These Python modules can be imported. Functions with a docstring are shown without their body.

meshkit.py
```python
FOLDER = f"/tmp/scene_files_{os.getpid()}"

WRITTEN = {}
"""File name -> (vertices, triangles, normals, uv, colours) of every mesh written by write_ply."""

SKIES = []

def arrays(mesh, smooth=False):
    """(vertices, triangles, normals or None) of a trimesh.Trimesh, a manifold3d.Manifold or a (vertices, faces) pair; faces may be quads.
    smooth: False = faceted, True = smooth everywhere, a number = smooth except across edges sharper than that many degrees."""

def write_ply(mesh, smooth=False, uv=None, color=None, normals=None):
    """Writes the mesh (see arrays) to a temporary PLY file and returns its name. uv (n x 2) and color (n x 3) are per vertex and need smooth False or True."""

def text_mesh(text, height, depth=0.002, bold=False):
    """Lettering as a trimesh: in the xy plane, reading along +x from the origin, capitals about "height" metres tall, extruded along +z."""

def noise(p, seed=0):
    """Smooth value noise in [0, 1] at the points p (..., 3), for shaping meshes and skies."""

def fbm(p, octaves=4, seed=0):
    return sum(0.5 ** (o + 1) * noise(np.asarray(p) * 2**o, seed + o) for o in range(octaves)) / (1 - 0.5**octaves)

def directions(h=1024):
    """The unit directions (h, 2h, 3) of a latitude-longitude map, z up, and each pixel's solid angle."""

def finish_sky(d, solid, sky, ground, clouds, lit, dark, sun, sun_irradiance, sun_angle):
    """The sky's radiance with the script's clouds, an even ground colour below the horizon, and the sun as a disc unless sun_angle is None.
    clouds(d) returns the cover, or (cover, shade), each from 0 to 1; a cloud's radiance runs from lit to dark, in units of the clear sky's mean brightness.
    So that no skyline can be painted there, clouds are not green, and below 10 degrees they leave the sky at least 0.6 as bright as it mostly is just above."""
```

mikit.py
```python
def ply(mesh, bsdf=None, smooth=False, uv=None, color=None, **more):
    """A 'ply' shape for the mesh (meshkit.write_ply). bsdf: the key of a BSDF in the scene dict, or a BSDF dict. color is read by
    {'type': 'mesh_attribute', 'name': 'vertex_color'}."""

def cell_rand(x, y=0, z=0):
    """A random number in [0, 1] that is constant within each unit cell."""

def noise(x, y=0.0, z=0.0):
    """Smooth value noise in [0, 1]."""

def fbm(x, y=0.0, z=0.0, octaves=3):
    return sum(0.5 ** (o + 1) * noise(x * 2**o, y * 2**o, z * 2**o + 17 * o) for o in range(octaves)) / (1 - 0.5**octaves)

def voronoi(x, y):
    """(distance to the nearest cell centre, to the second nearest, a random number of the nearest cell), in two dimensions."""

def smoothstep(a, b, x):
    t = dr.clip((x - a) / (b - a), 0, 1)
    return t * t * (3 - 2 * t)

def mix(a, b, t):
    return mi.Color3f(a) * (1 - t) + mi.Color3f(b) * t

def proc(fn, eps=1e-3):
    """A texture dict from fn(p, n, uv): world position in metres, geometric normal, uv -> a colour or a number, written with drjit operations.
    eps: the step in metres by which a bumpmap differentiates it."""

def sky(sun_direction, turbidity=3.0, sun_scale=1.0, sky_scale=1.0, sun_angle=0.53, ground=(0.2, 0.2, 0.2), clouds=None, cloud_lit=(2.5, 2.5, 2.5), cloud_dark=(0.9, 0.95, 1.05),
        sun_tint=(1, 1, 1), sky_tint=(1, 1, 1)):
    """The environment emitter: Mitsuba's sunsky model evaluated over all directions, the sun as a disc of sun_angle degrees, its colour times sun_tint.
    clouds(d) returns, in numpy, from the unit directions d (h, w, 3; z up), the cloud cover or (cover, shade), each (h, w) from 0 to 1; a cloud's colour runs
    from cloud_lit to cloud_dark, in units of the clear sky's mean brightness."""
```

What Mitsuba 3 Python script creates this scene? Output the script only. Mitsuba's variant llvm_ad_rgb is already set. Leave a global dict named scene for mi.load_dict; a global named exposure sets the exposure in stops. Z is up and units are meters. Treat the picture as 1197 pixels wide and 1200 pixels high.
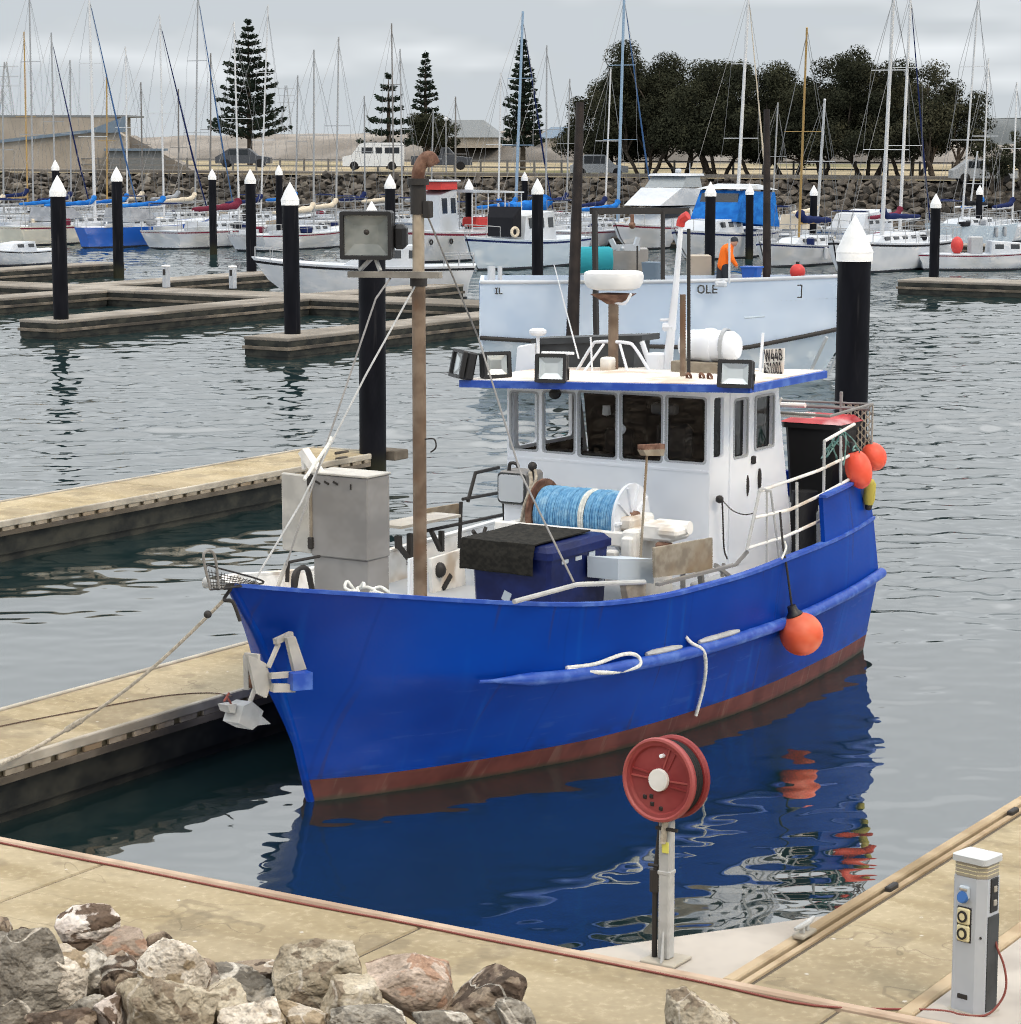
import math, random
import numpy as np, trimesh
import drjit as dr
import mitsuba as mi
import mikit, meshkit
from mikit import proc, fbm, noise, smoothstep, mix
from manifold3d import Manifold
from shapely.geometry import Polygon
from shapely.geometry import box as sbox

T = mi.ScalarTransform4f
PI = math.pi
scene, labels = {}, {}
# ------------------------------------------------------------------ camera, sky, exposure
CAM = np.array([0.0, 0.0, 6.0])
AIM = CAM + 10 * np.array([-0.52366, 0.83919, -0.14689])
scene['camera'] = {'type': 'perspective', 'fov': 23.044, 'fov_axis': 'x', 'near_clip': 0.1, 'far_clip': 20000.0,
                   'to_world': T().look_at(origin=CAM.tolist(), target=AIM.tolist(), up=[0, 0, 1])}
exposure = 2.42

def overcast(d):
    el = np.degrees(np.arcsin(np.clip(d[..., 2], -1, 1)))
    az = np.arctan2(d[..., 1], d[..., 0])
    # stratus seen edge on: cloud decks as noise on a flat layer overhead
    k = 1.0 / np.maximum(d[..., 2] + 0.10, 0.05)
    p = np.stack([d[..., 0] * k * 1.1, d[..., 1] * k * 1.1, np.zeros_like(el)], -1)
    n1 = meshkit.fbm(p * 1.3 + 3.1, 5, 4)
    n2 = meshkit.fbm(p * np.array([3.0, 3.0, 1]) + 9.7, 4, 9)
    # overcast sky brighter overhead; bright band above the horizon added to light the water
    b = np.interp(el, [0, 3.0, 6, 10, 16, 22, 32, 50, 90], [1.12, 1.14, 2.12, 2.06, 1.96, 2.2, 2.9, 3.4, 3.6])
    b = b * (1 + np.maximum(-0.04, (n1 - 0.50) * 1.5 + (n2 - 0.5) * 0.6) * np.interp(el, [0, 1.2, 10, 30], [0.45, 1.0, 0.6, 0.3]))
    return np.full_like(el, 0.98), np.clip((CLOUD_HI - b) / (CLOUD_HI - CLOUD_LO), 0, 1)

CLOUD_HI, CLOUD_LO = 4.0, 0.5
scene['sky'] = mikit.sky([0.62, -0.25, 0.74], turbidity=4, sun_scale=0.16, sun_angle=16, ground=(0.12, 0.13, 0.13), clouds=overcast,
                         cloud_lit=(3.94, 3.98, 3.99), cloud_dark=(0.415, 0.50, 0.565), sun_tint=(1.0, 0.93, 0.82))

# ------------------------------------------------------------------ materials
def rgb(*c):
    return {'type': 'rgb', 'value': list(c)}

def srgb(r, g, b):
    f = lambda x: (x / 255 / 12.92) if x < 10.3 else ((x / 255 + 0.055) / 1.055) ** 2.4
    return (f(r), f(g), f(b))

def diff(key, c):
    scene[key] = {'type': 'twosided', 'bsdf': {'type': 'diffuse', 'reflectance': rgb(*c)}}

def prin(key, c, rough=0.5, metal=0.0, spec=0.5, coat=0.0):
    base = c if isinstance(c, dict) else rgb(*c)
    b = {'type': 'principled', 'base_color': base, 'roughness': rough, 'metallic': metal, 'specular': spec}
    if coat:
        b['clearcoat'] = coat; b['clearcoat_gloss'] = 0.85
    scene[key] = {'type': 'twosided', 'bsdf': b}

def bumped(key, c, bump, scale, rough=0.6, spec=0.4, metal=0.0, eps=2e-3):
    base = c if isinstance(c, dict) else rgb(*c)
    scene[key] = {'type': 'twosided', 'bsdf': {'type': 'bumpmap', 'arbitrary': proc(bump, eps), 'scale': scale,
                  'bsdf': {'type': 'principled', 'base_color': base, 'roughness': rough, 'specular': spec, 'metallic': metal}}}

def mottled(a, b, f=6.0, lo=0.3, hi=0.7, c=None, f2=0.9):
    """colour fn: two tones by noise, with a third, broader tone."""
    def fn(p, n, uv):
        t = smoothstep(lo, hi, fbm(p.x * f, p.y * f, p.z * f, 4))
        col = mix(a, b, t)
        if c is not None:
            col = mix(col, c, smoothstep(0.5, 0.75, fbm(p.x * f2 + 7.3, p.y * f2, p.z * f2 + 1.7, 3)))
        return mi.Color3f(col)
    return proc(fn)

def concrete_fn(p, n, uv):
    a = fbm(p.x * 1.1 + 5.0, p.y * 3.2, 0.3, 4)
    b = fbm(p.x * 26.0, p.y * 26.0, p.z * 8, 3)
    c = fbm(p.x * 0.35, p.y * 0.5 + 11.0, 0.7, 3)
    col = mix((0.265, 0.217, 0.134), (0.355, 0.302, 0.204), smoothstep(0.28, 0.68, a))
    col = mix(col, (0.23, 0.19, 0.13), 0.5 * smoothstep(0.50, 0.72, c))
    col = mix(col, (0.43, 0.375, 0.275), 0.35 * smoothstep(0.55, 0.8, b))
    stain = smoothstep(0.60, 0.72, fbm(p.x * 2.3 + 40, p.y * 2.0, 4.0, 4))
    col = mix(col, (0.15, 0.125, 0.09), 0.42 * stain)
    w = fbm(p.x * 1.5, p.y * 1.5, 8.0, 3)
    crack = 1 - smoothstep(0.002, 0.009, dr.abs(fbm(p.x * 0.75 + 1.3 * w, p.y * 0.9 + 2.0, 3.0, 4) - 0.5))
    col = mix(col, (0.12, 0.10, 0.07), 0.40 * crack * smoothstep(0.42, 0.6, c))
    f1, f2, which = mikit.voronoi(p.x * 2.2, p.y * 2.2)                          # odd pale droppings
    spot = (1 - smoothstep(0.03, 0.07, f1 + 0.05 * b)) * smoothstep(0.80, 0.82, which)
    col = mix(col, (0.55, 0.54, 0.50), 0.75 * spot)
    return mi.Color3f(col * (0.86 + 0.28 * b))

def grit(p, n, uv):
    return fbm(p.x * 40, p.y * 40, p.z * 40, 2)

bumped('concrete_tan', proc(concrete_fn), grit, 0.006, rough=0.9, spec=0.15)
prin('concrete_grey', mottled((0.33, 0.305, 0.275), (0.42, 0.39, 0.35), 3.0, c=(0.29, 0.265, 0.235)), 0.9, spec=0.15)
prin('concrete_far', mottled((0.15, 0.138, 0.122), (0.225, 0.21, 0.187), 1.2, c=(0.12, 0.11, 0.096), f2=0.25), 0.95, spec=0.1)
prin('joint_dark', (0.10, 0.085, 0.065), 0.95, spec=0.1)
prin('timber_edge', mottled((0.31, 0.235, 0.15), (0.42, 0.335, 0.225), 5.0, c=(0.22, 0.165, 0.10)), 0.85, spec=0.2)
prin('coping_pink', mottled((0.36, 0.27, 0.20), (0.45, 0.35, 0.265), 5.0, c=(0.27, 0.19, 0.14)), 0.8, spec=0.2)
prin('whaler_pale', mottled((0.30, 0.275, 0.23), (0.42, 0.39, 0.33), 4.0, c=(0.22, 0.20, 0.165)), 0.85, spec=0.2)
prin('float_dark', mottled((0.012, 0.014, 0.014), (0.035, 0.036, 0.03), 3.0), 0.8, spec=0.25)
prin('whaler_dark', mottled((0.075, 0.065, 0.052), (0.16, 0.14, 0.115), 2.0, c=(0.05, 0.045, 0.04)), 0.85, spec=0.2)
def pile_fn(p, n, uv):
    a = fbm(p.x * 6, p.y * 6, p.z * 1.2, 3)
    col = mix((0.003, 0.0035, 0.006), (0.006, 0.0065, 0.010), smoothstep(0.3, 0.7, a))
    col = mix(col, (0.022, 0.022, 0.025), 0.5 * smoothstep(0.66, 0.76, fbm(p.x * 14, p.y * 14, p.z * 0.7, 3)))
    weed = 1 - smoothstep(0.25, 0.75, p.z + 0.4 * (a - 0.5))
    return mi.Color3f(mix(col, (0.018, 0.019, 0.012), weed))

prin('pile_black', proc(pile_fn), 0.5, spec=0.10)
prin('cap_white', mottled((0.66, 0.68, 0.69), (0.78, 0.79, 0.79), 3.0), 0.5)

def hull_fn(p, n, uv):
    broad = fbm(p.y * 0.8, p.z * 1.3, 2.0, 3)
    col = mix((0.0002, 0.028, 0.240), (0.0003, 0.042, 0.31), smoothstep(0.3, 0.7, broad))
    streak = fbm(p.y * 7.0 + p.x * 3, p.z * 0.8, 0.4, 3)                      # faintly chalky runs down the plates
    col = mix(col, (0.002, 0.075, 0.36), 0.5 * smoothstep(0.55, 0.8, streak) * smoothstep(0.05, 0.5, broad))
    u = p.y * 0.52 + 0.18                                                      # plate seams about two metres apart
    seam = 1 - smoothstep(0.003, 0.010, dr.abs(u - dr.floor(u) - 0.5))
    col = mix(col, (0.0003, 0.014, 0.15), 0.20 * seam)
    scuff = smoothstep(0.70, 0.78, fbm(p.y * 3.0, p.z * 26.0, 5.0, 4)) * (1 - smoothstep(0.8, 1.3, p.z))
    col = mix(col, (0.03, 0.09, 0.33), 0.30 * scuff)
    run = smoothstep(0.74, 0.84, fbm(p.y * 11.0 + 3.0, p.z * 0.55, 9.0, 3))
    col = mix(col, (0.03, 0.025, 0.06), 0.35 * run)                            # a few thin dirty runs
    low = (1 - smoothstep(0.22, 0.40, p.z)) * smoothstep(0.40, 0.68, fbm(p.y * 4.0, p.z * 6.0, 2.0, 3))
    return mi.Color3f(mix(col, (0.008, 0.02, 0.08), 0.45 * low))

def plating(p, n, uv):
    return fbm(p.y * 1.6, p.z * 1.8, p.x, 2) + 0.03 * fbm(p.y * 30, p.z * 30, 0.0, 2)

bumped('hull_blue', proc(hull_fn), plating, 0.008, rough=0.40, spec=0.10, eps=4e-3)
prin('trim_blue', mottled((0.012, 0.06, 0.36), (0.06, 0.14, 0.46), 9.0, lo=0.4, hi=0.8), 0.45)

def boot_fn(p, n, uv):
    a = fbm(p.y * 5.0, p.z * 3.0, 0.2, 4)
    drip = fbm(p.y * 16.0, p.z * 1.5, 3.0, 3)
    col = mix((0.070, 0.016, 0.014), (0.118, 0.032, 0.026), smoothstep(0.3, 0.7, a))
    col = mix(col, (0.16, 0.10, 0.08), 0.40 * smoothstep(0.66, 0.80, drip))
    low = 1.0 - smoothstep(0.02, 0.09, p.z + 0.05 * a)
    return mi.Color3f(mix(col, (0.035, 0.032, 0.022), low))

prin('boot_red', proc(boot_fn), 0.55, spec=0.35)
prin('paint_white', mottled((0.70, 0.74, 0.80), (0.78, 0.81, 0.85), 1.7, c=(0.62, 0.65, 0.70)), 0.42)
prin('paint_white_worn', mottled((0.62, 0.62, 0.60), (0.76, 0.75, 0.72), 5.0, c=(0.45, 0.38, 0.30), f2=3.0), 0.55)
prin('roof_white', mottled((0.62, 0.58, 0.53), (0.74, 0.72, 0.68), 2.5, c=(0.50, 0.38, 0.30), f2=2.6), 0.6)
prin('paint_grey', (0.33, 0.35, 0.37), 0.55)
prin('paint_dark_grey', mottled((0.028, 0.031, 0.034), (0.045, 0.05, 0.054), 5.0), 0.55)
prin('bluish_grey', (0.40, 0.46, 0.52), 0.55)
prin('steel_grey', mottled((0.178, 0.176, 0.174), (0.232, 0.230, 0.229), 4.0, c=(0.195, 0.182, 0.165)), 0.55)
prin('steel_light', mottled((0.34, 0.335, 0.315), (0.43, 0.42, 0.39), 6.0, c=(0.29, 0.26, 0.21)), 0.55)
prin('galvanised', mottled((0.34, 0.35, 0.35), (0.42, 0.43, 0.43), 9.0), 0.5)
prin('stainless', (0.62, 0.61, 0.58), 0.28, metal=0.85)
prin('rust_mast', mottled((0.115, 0.075, 0.048), (0.19, 0.14, 0.10), 6.0, c=(0.13, 0.07, 0.038), f2=3.0), 0.65)
prin('bare_mast', mottled((0.36, 0.29, 0.21), (0.50, 0.42, 0.32), 6.0), 0.35, metal=0.5)
prin('rusty', mottled((0.10, 0.05, 0.035), (0.21, 0.125, 0.09), 12.0), 0.8, spec=0.2)
prin('dark_metal', (0.028, 0.026, 0.025), 0.55, spec=0.3)
prin('black_plastic', (0.012, 0.012, 0.013), 0.45)
prin('black_rubber', (0.014, 0.014, 0.015), 0.7, spec=0.25)
prin('mat_black', mottled((0.010, 0.010, 0.009), (0.022, 0.021, 0.018), 30.0), 0.85, spec=0.2)
prin('bin_blue', mottled((0.003, 0.008, 0.060), (0.005, 0.014, 0.095), 6.0), 0.4, spec=0.3)
prin('rope_blue', mottled((0.11, 0.29, 0.50), (0.20, 0.42, 0.62), 30.0, c=(0.28, 0.48, 0.64), f2=9.0), 0.8, spec=0.2)
prin('rope_white', mottled((0.55, 0.57, 0.55), (0.74, 0.75, 0.72), 40.0), 0.85, spec=0.2)
prin('rope_tan', mottled((0.30, 0.27, 0.22), (0.46, 0.42, 0.35), 40.0), 0.9, spec=0.1)
prin('rope_green', mottled((0.08, 0.20, 0.18), (0.26, 0.40, 0.37), 20.0), 0.9, spec=0.1)
prin('buoy_orange', mottled((0.62, 0.085, 0.028), (0.78, 0.14, 0.06), 4.0, c=(0.72, 0.22, 0.12), f2=2.6), 0.42)
prin('fender_red', mottled((0.72, 0.075, 0.035), (0.82, 0.12, 0.06), 4.0), 0.42)
prin('float_yellow', (0.42, 0.36, 0.06), 0.5)
prin('reel_red', mottled((0.19, 0.024, 0.025), (0.25, 0.042, 0.042), 5.0, c=(0.24, 0.065, 0.06)), 0.55, spec=0.3)
prin('reel_red_rim', (0.30, 0.06, 0.056), 0.5)
prin('lid_red', mottled((0.30, 0.012, 0.018), (0.42, 0.03, 0.035), 6.0, c=(0.55, 0.32, 0.32), f2=3.5), 0.4)
prin('wood_grey', mottled((0.20, 0.172, 0.135), (0.31, 0.275, 0.22), 9.0, c=(0.23, 0.17, 0.11), f2=2.0), 0.85, spec=0.15)
prin('wood_handle', (0.42, 0.31, 0.20), 0.7)
prin('cream_plastic', (0.62, 0.56, 0.34), 0.5)
prin('lens_clear', (0.30, 0.27, 0.215), 0.15)
prin('socket_blue', (0.03, 0.12, 0.36), 0.4)
prin('pedestal_grey', mottled((0.37, 0.40, 0.44), (0.42, 0.45, 0.49), 2.0), 0.45)
prin('lamp_reflector', (0.62, 0.66, 0.66), 0.25, metal=0.75)
prin('cable_red', (0.20, 0.05, 0.04), 0.65)
prin('tag_yellow', (0.62, 0.60, 0.12), 0.5)
prin('interior_dark', (0.008, 0.0075, 0.0075), 0.8, spec=0.05)  # near black: shade of the closed cabin put into the colour
prin('text_black', (0.012, 0.012, 0.014), 0.6)
scene['glass'] = {'type': 'thindielectric', 'int_ior': 1.32}
prin('window_dark', (0.018, 0.022, 0.027), 0.12, spec=0.6)
prin('screen_grey', (0.42, 0.46, 0.50), 0.3)
# other boats
prin('gel_white', mottled((0.38, 0.42, 0.47), (0.48, 0.51, 0.55), 0.8, c=(0.33, 0.35, 0.36), f2=0.5), 0.4)  # white gelcoat, bluish grey of its shaded sides put into the colour
prin('gel_cream', mottled((0.46, 0.46, 0.40), (0.56, 0.56, 0.49), 0.8), 0.4)
prin('gel_blue', (0.01, 0.085, 0.40), 0.35)
prin('gel_pale_blue', mottled((0.40, 0.50, 0.64), (0.48, 0.57, 0.69), 0.7, c=(0.36, 0.45, 0.58), f2=0.4), 0.4)
prin('gel_grey_blue', (0.36, 0.44, 0.52), 0.4)
prin('gel_dark_green', (0.025, 0.045, 0.035), 0.4)
prin('antifoul_dark', (0.02, 0.025, 0.035), 0.7)
prin('canvas_blue', mottled((0.012, 0.10, 0.38), (0.02, 0.16, 0.50), 3.0), 0.9, spec=0.1)
prin('canvas_navy', (0.012, 0.02, 0.075), 0.9, spec=0.1)
prin('canvas_grey', mottled((0.24, 0.26, 0.29), (0.33, 0.35, 0.38), 3.0), 0.9, spec=0.1)
prin('canvas_maroon', (0.13, 0.022, 0.04), 0.9, spec=0.1)
prin('canvas_slate', (0.05, 0.11, 0.24), 0.9, spec=0.1)
prin('yacht_glass', (0.22, 0.25, 0.27), 0.25)
prin('cap_grey', (0.46, 0.48, 0.49), 0.5)
prin('cable_brown', (0.09, 0.055, 0.04), 0.7)
prin('bar_grey', mottled((0.16, 0.148, 0.13), (0.24, 0.225, 0.20), 8.0), 0.7)
prin('lamp_lens', mottled((0.15, 0.17, 0.165), (0.24, 0.26, 0.25), 5.0), 0.2, spec=0.6)
prin('canvas_teal', (0.03, 0.26, 0.32), 0.85, spec=0.1)
prin('canvas_cream', (0.55, 0.49, 0.39), 0.9, spec=0.1)
prin('canvas_black', (0.015, 0.016, 0.02), 0.9, spec=0.1)
prin('alloy_grey', (0.27, 0.285, 0.30), 0.5)
prin('alloy_white', (0.52, 0.54, 0.56), 0.4)
prin('alloy_dark', (0.16, 0.155, 0.15), 0.5)
prin('mast_wood', (0.34, 0.22, 0.075), 0.5)
prin('mast_blue', (0.20, 0.30, 0.42), 0.4)
prin('wire', (0.17, 0.18, 0.19), 0.5, metal=0.3)
prin('dark_boom', mottled((0.012, 0.009, 0.009), (0.024, 0.018, 0.016), 3.0), 0.55, spec=0.2)
prin('cloth_orange', (0.80, 0.16, 0.02), 0.8, spec=0.2)
prin('cloth_dark', (0.035, 0.04, 0.05), 0.9, spec=0.1)
prin('skin', (0.42, 0.25, 0.18), 0.6)
prin('paint_red', (0.50, 0.035, 0.03), 0.5)
prin('van_white', (0.66, 0.68, 0.68), 0.35)
prin('car_dark', (0.05, 0.055, 0.065), 0.3)
prin('car_silver', (0.30, 0.32, 0.34), 0.3)
# land
prin('ground_dry', mottled((0.15, 0.13, 0.088), (0.25, 0.215, 0.15), 0.35, c=(0.10, 0.10, 0.055), f2=0.06), 0.95, spec=0.05)
prin('sand', mottled((0.165, 0.152, 0.138), (0.225, 0.21, 0.193), 0.25, c=(0.125, 0.116, 0.106), f2=0.1), 0.95, spec=0.05)
prin('wall_beige', mottled((0.27, 0.245, 0.21), (0.33, 0.30, 0.26), 0.5), 0.9, spec=0.1)
prin('shed_grey', (0.15, 0.165, 0.175), 0.6)
prin('shed_blue', (0.12, 0.17, 0.23), 0.6)
prin('hill_far', mottled((0.085, 0.095, 0.10), (0.12, 0.13, 0.135), 0.004), 0.95, spec=0.05)
prin('bark', mottled((0.05, 0.04, 0.032), (0.10, 0.085, 0.07), 5.0), 0.95, spec=0.05)
diff('leaf_dark', (0.030, 0.033, 0.022))
diff('leaf_mid', (0.044, 0.047, 0.030))
diff('leaf_olive', (0.062, 0.062, 0.040))
diff('pine_leaf', (0.026, 0.038, 0.028))
diff('pine_leaf_light', (0.042, 0.060, 0.036))
for k, (a, b, c) in {'stone_brown': ((0.080, 0.072, 0.062), (0.142, 0.128, 0.112), (0.055, 0.050, 0.045)),
                     'stone_tan': ((0.125, 0.112, 0.094), (0.20, 0.182, 0.155), (0.085, 0.076, 0.066)),
                     'stone_grey': ((0.065, 0.06, 0.054), (0.125, 0.115, 0.105), (0.045, 0.042, 0.04))}.items():
    prin(k, mottled(a, b, 2.0, c=c, f2=0.7), 0.95, spec=0.08)

def rock_fn(a, b, c, vein=0.0, f=5.0, band=0.0):
    def fn(p, n, uv):
        w = fbm(p.x * 3.0, p.y * 3.0, p.z * 3.0, 3)
        t = fbm(p.x * f + 2 * w, p.y * f, p.z * f * (1 + 2 * band) + 2.5 * w, 5)
        col = mix(a, b, smoothstep(0.42, 0.58, t))
        s = fbm(p.x * 9.0 + 31, p.y * 9.0, p.z * 9.0 + 3.0 * w, 5)
        col = mix(col, c, smoothstep(0.55, 0.60, s))
        if vein:
            v = dr.abs(fbm(p.x * 2.1 + 9, p.y * 2.1 + w, p.z * 2.1 + 2 * w, 3) - 0.5)
            col = mix(col, (0.56, 0.53, 0.47), vein * (1 - smoothstep(0.006, 0.016, v)))
        g = fbm(p.x * 22 + 5 * w, p.y * 22, p.z * 22, 4)                           # dark pits and cracks
        col = mix(col, (0.06, 0.052, 0.043), 0.45 * smoothstep(0.64, 0.74, g))
        fine = fbm(p.x * 95, p.y * 95, p.z * 95, 2)
        return mi.Color3f(col * (0.7 + 0.6 * fine))
    return proc(fn)

def rock_bump(p, n, uv):
    return dr.abs(fbm(p.x * 9, p.y * 9, p.z * 9, 5) - 0.5) * 1.4 + 0.35 * fbm(p.x * 45, p.y * 45, p.z * 45, 3)

bumped('rock_grey', rock_fn((0.18, 0.165, 0.14), (0.31, 0.29, 0.25), (0.12, 0.11, 0.093), 0.8), rock_bump, 0.06, rough=0.9, spec=0.15)
bumped('rock_tan', rock_fn((0.29, 0.25, 0.185), (0.43, 0.385, 0.30), (0.21, 0.17, 0.125), 0.4), rock_bump, 0.06, rough=0.9, spec=0.15)
bumped('rock_pink', rock_fn((0.28, 0.225, 0.18), (0.43, 0.355, 0.295), (0.33, 0.215, 0.155)), rock_bump, 0.06, rough=0.9, spec=0.15)
bumped('rock_white', rock_fn((0.46, 0.41, 0.37), (0.66, 0.62, 0.57), (0.13, 0.095, 0.072), 0.0, 4.0), rock_bump, 0.06, rough=0.9, spec=0.15)
bumped('rock_brown', rock_fn((0.12, 0.09, 0.07), (0.26, 0.21, 0.16), (0.075, 0.058, 0.046), 0.6, 4.0, 1.5), rock_bump, 0.06, rough=0.9, spec=0.15)
bumped('rock_cream', rock_fn((0.44, 0.39, 0.32), (0.62, 0.57, 0.49), (0.30, 0.24, 0.165), 0.5, 5.0, 1.0), rock_bump, 0.06, rough=0.9, spec=0.15)

scene['water_surface'] = {'type': 'blendbsdf', 'weight': 0.024,
                          'mirror': {'type': 'plastic', 'int_ior': 4.1, 'diffuse_reflectance': rgb(0.0, 0.0, 0.0), 'nonlinear': False},
                          'murk': {'type': 'diffuse', 'reflectance': rgb(0.20, 0.52, 0.56)}}

# ------------------------------------------------------------------ mesh helpers
def mk(v, f):
    v, f = np.asarray(v, float), np.asarray(f, int)
    if f.ndim == 2 and f.shape[1] == 4:
        f = np.vstack([f[:, [0, 1, 2]], f[:, [0, 2, 3]]])
    return trimesh.Trimesh(v, f, process=False)

def cat(ms):
    return trimesh.util.concatenate([m for m in ms if m is not None])

def man(m):
    mm = m.to_mesh()
    return trimesh.Trimesh(mm.vert_properties[:, :3], mm.tri_verts, process=False)

def hull_of(pts):
    return man(Manifold.hull_points(np.asarray(pts, np.float64)))

def box(c, s, ch=0.0, rz=0.0, rx=0.0, ry=0.0):
    """a box of size s about c, edges chamfered by ch."""
    h = np.asarray(s, float) / 2
    ch = min(ch, 0.45 * min(s))
    if ch <= 0:
        m = trimesh.creation.box(extents=s)
    else:
        pts = []
        for a in (-1, 1):
            for b in (-1, 1):
                for d in (-1, 1):
                    q = h * (a, b, d)
                    for k in range(3):
                        e = np.array([ch, ch, ch]); e[k] = 0
                        pts.append(q - e * (a, b, d))
        m = hull_of(pts)
    if rx or ry or rz:
        m = m.copy()
        m.apply_transform(trimesh.transformations.euler_matrix(rx, ry, rz, 'sxyz'))
    m.apply_translation(c)
    return m

def bounds(lo, hi, ch=0.0):
    lo, hi = np.asarray(lo, float), np.asarray(hi, float)
    return box((lo + hi) / 2, hi - lo, ch)

def tube(pts, r, n=8, caps=True):
    pts = np.asarray(pts, float)
    k = len(pts)
    r = np.broadcast_to(np.asarray(r, float), (k,))
    t = np.gradient(pts, axis=0) if k > 2 else np.repeat([pts[1] - pts[0]], 2, 0)
    t /= np.linalg.norm(t, axis=1, keepdims=True) + 1e-12
    a = np.cross(t[0], [0, 0, 1] if abs(t[0][2]) < 0.9 else [1, 0, 0]); a /= np.linalg.norm(a)
    ang = np.arange(n) * 2 * PI / n
    V = []
    for i in range(k):
        a = a - t[i] * (a @ t[i]); a /= np.linalg.norm(a) + 1e-12
        b = np.cross(t[i], a)
        V.append(pts[i] + r[i] * (np.cos(ang)[:, None] * a + np.sin(ang)[:, None] * b))
    V = np.vstack(V)
    F = []
    for i in range(k - 1):
        for j in range(n):
            j2 = (j + 1) % n
            F.append((i * n + j, i * n + j2, (i + 1) * n + j2)); F.append((i * n + j, (i + 1) * n + j2, (i + 1) * n + j))
    if caps:
        o = len(V)
        V = np.vstack([V, pts[:1], pts[-1:]])
        for j in range(n):
            j2 = (j + 1) % n
            F.append((o, j2, j)); F.append((o + 1, (k - 1) * n + j, (k - 1) * n + j2))
    return trimesh.Trimesh(V, np.array(F), process=False)

def curve(pts, m=8):
    """Catmull-Rom through the points, m steps a span."""
    p = np.asarray(pts, float)
    p = np.vstack([2 * p[0] - p[1], p, 2 * p[-1] - p[-2]])
    out = []
    for i in range(1, len(p) - 2):
        for t in np.linspace(0, 1, m, endpoint=False):
            out.append(0.5 * (2 * p[i] + (p[i + 1] - p[i - 1]) * t + (2 * p[i - 1] - 5 * p[i] + 4 * p[i + 1] - p[i + 2]) * t * t
                              + (3 * p[i] - p[i - 1] - 3 * p[i + 1] + p[i + 2]) * t ** 3))
    out.append(p[-2])
    return np.array(out)

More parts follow.
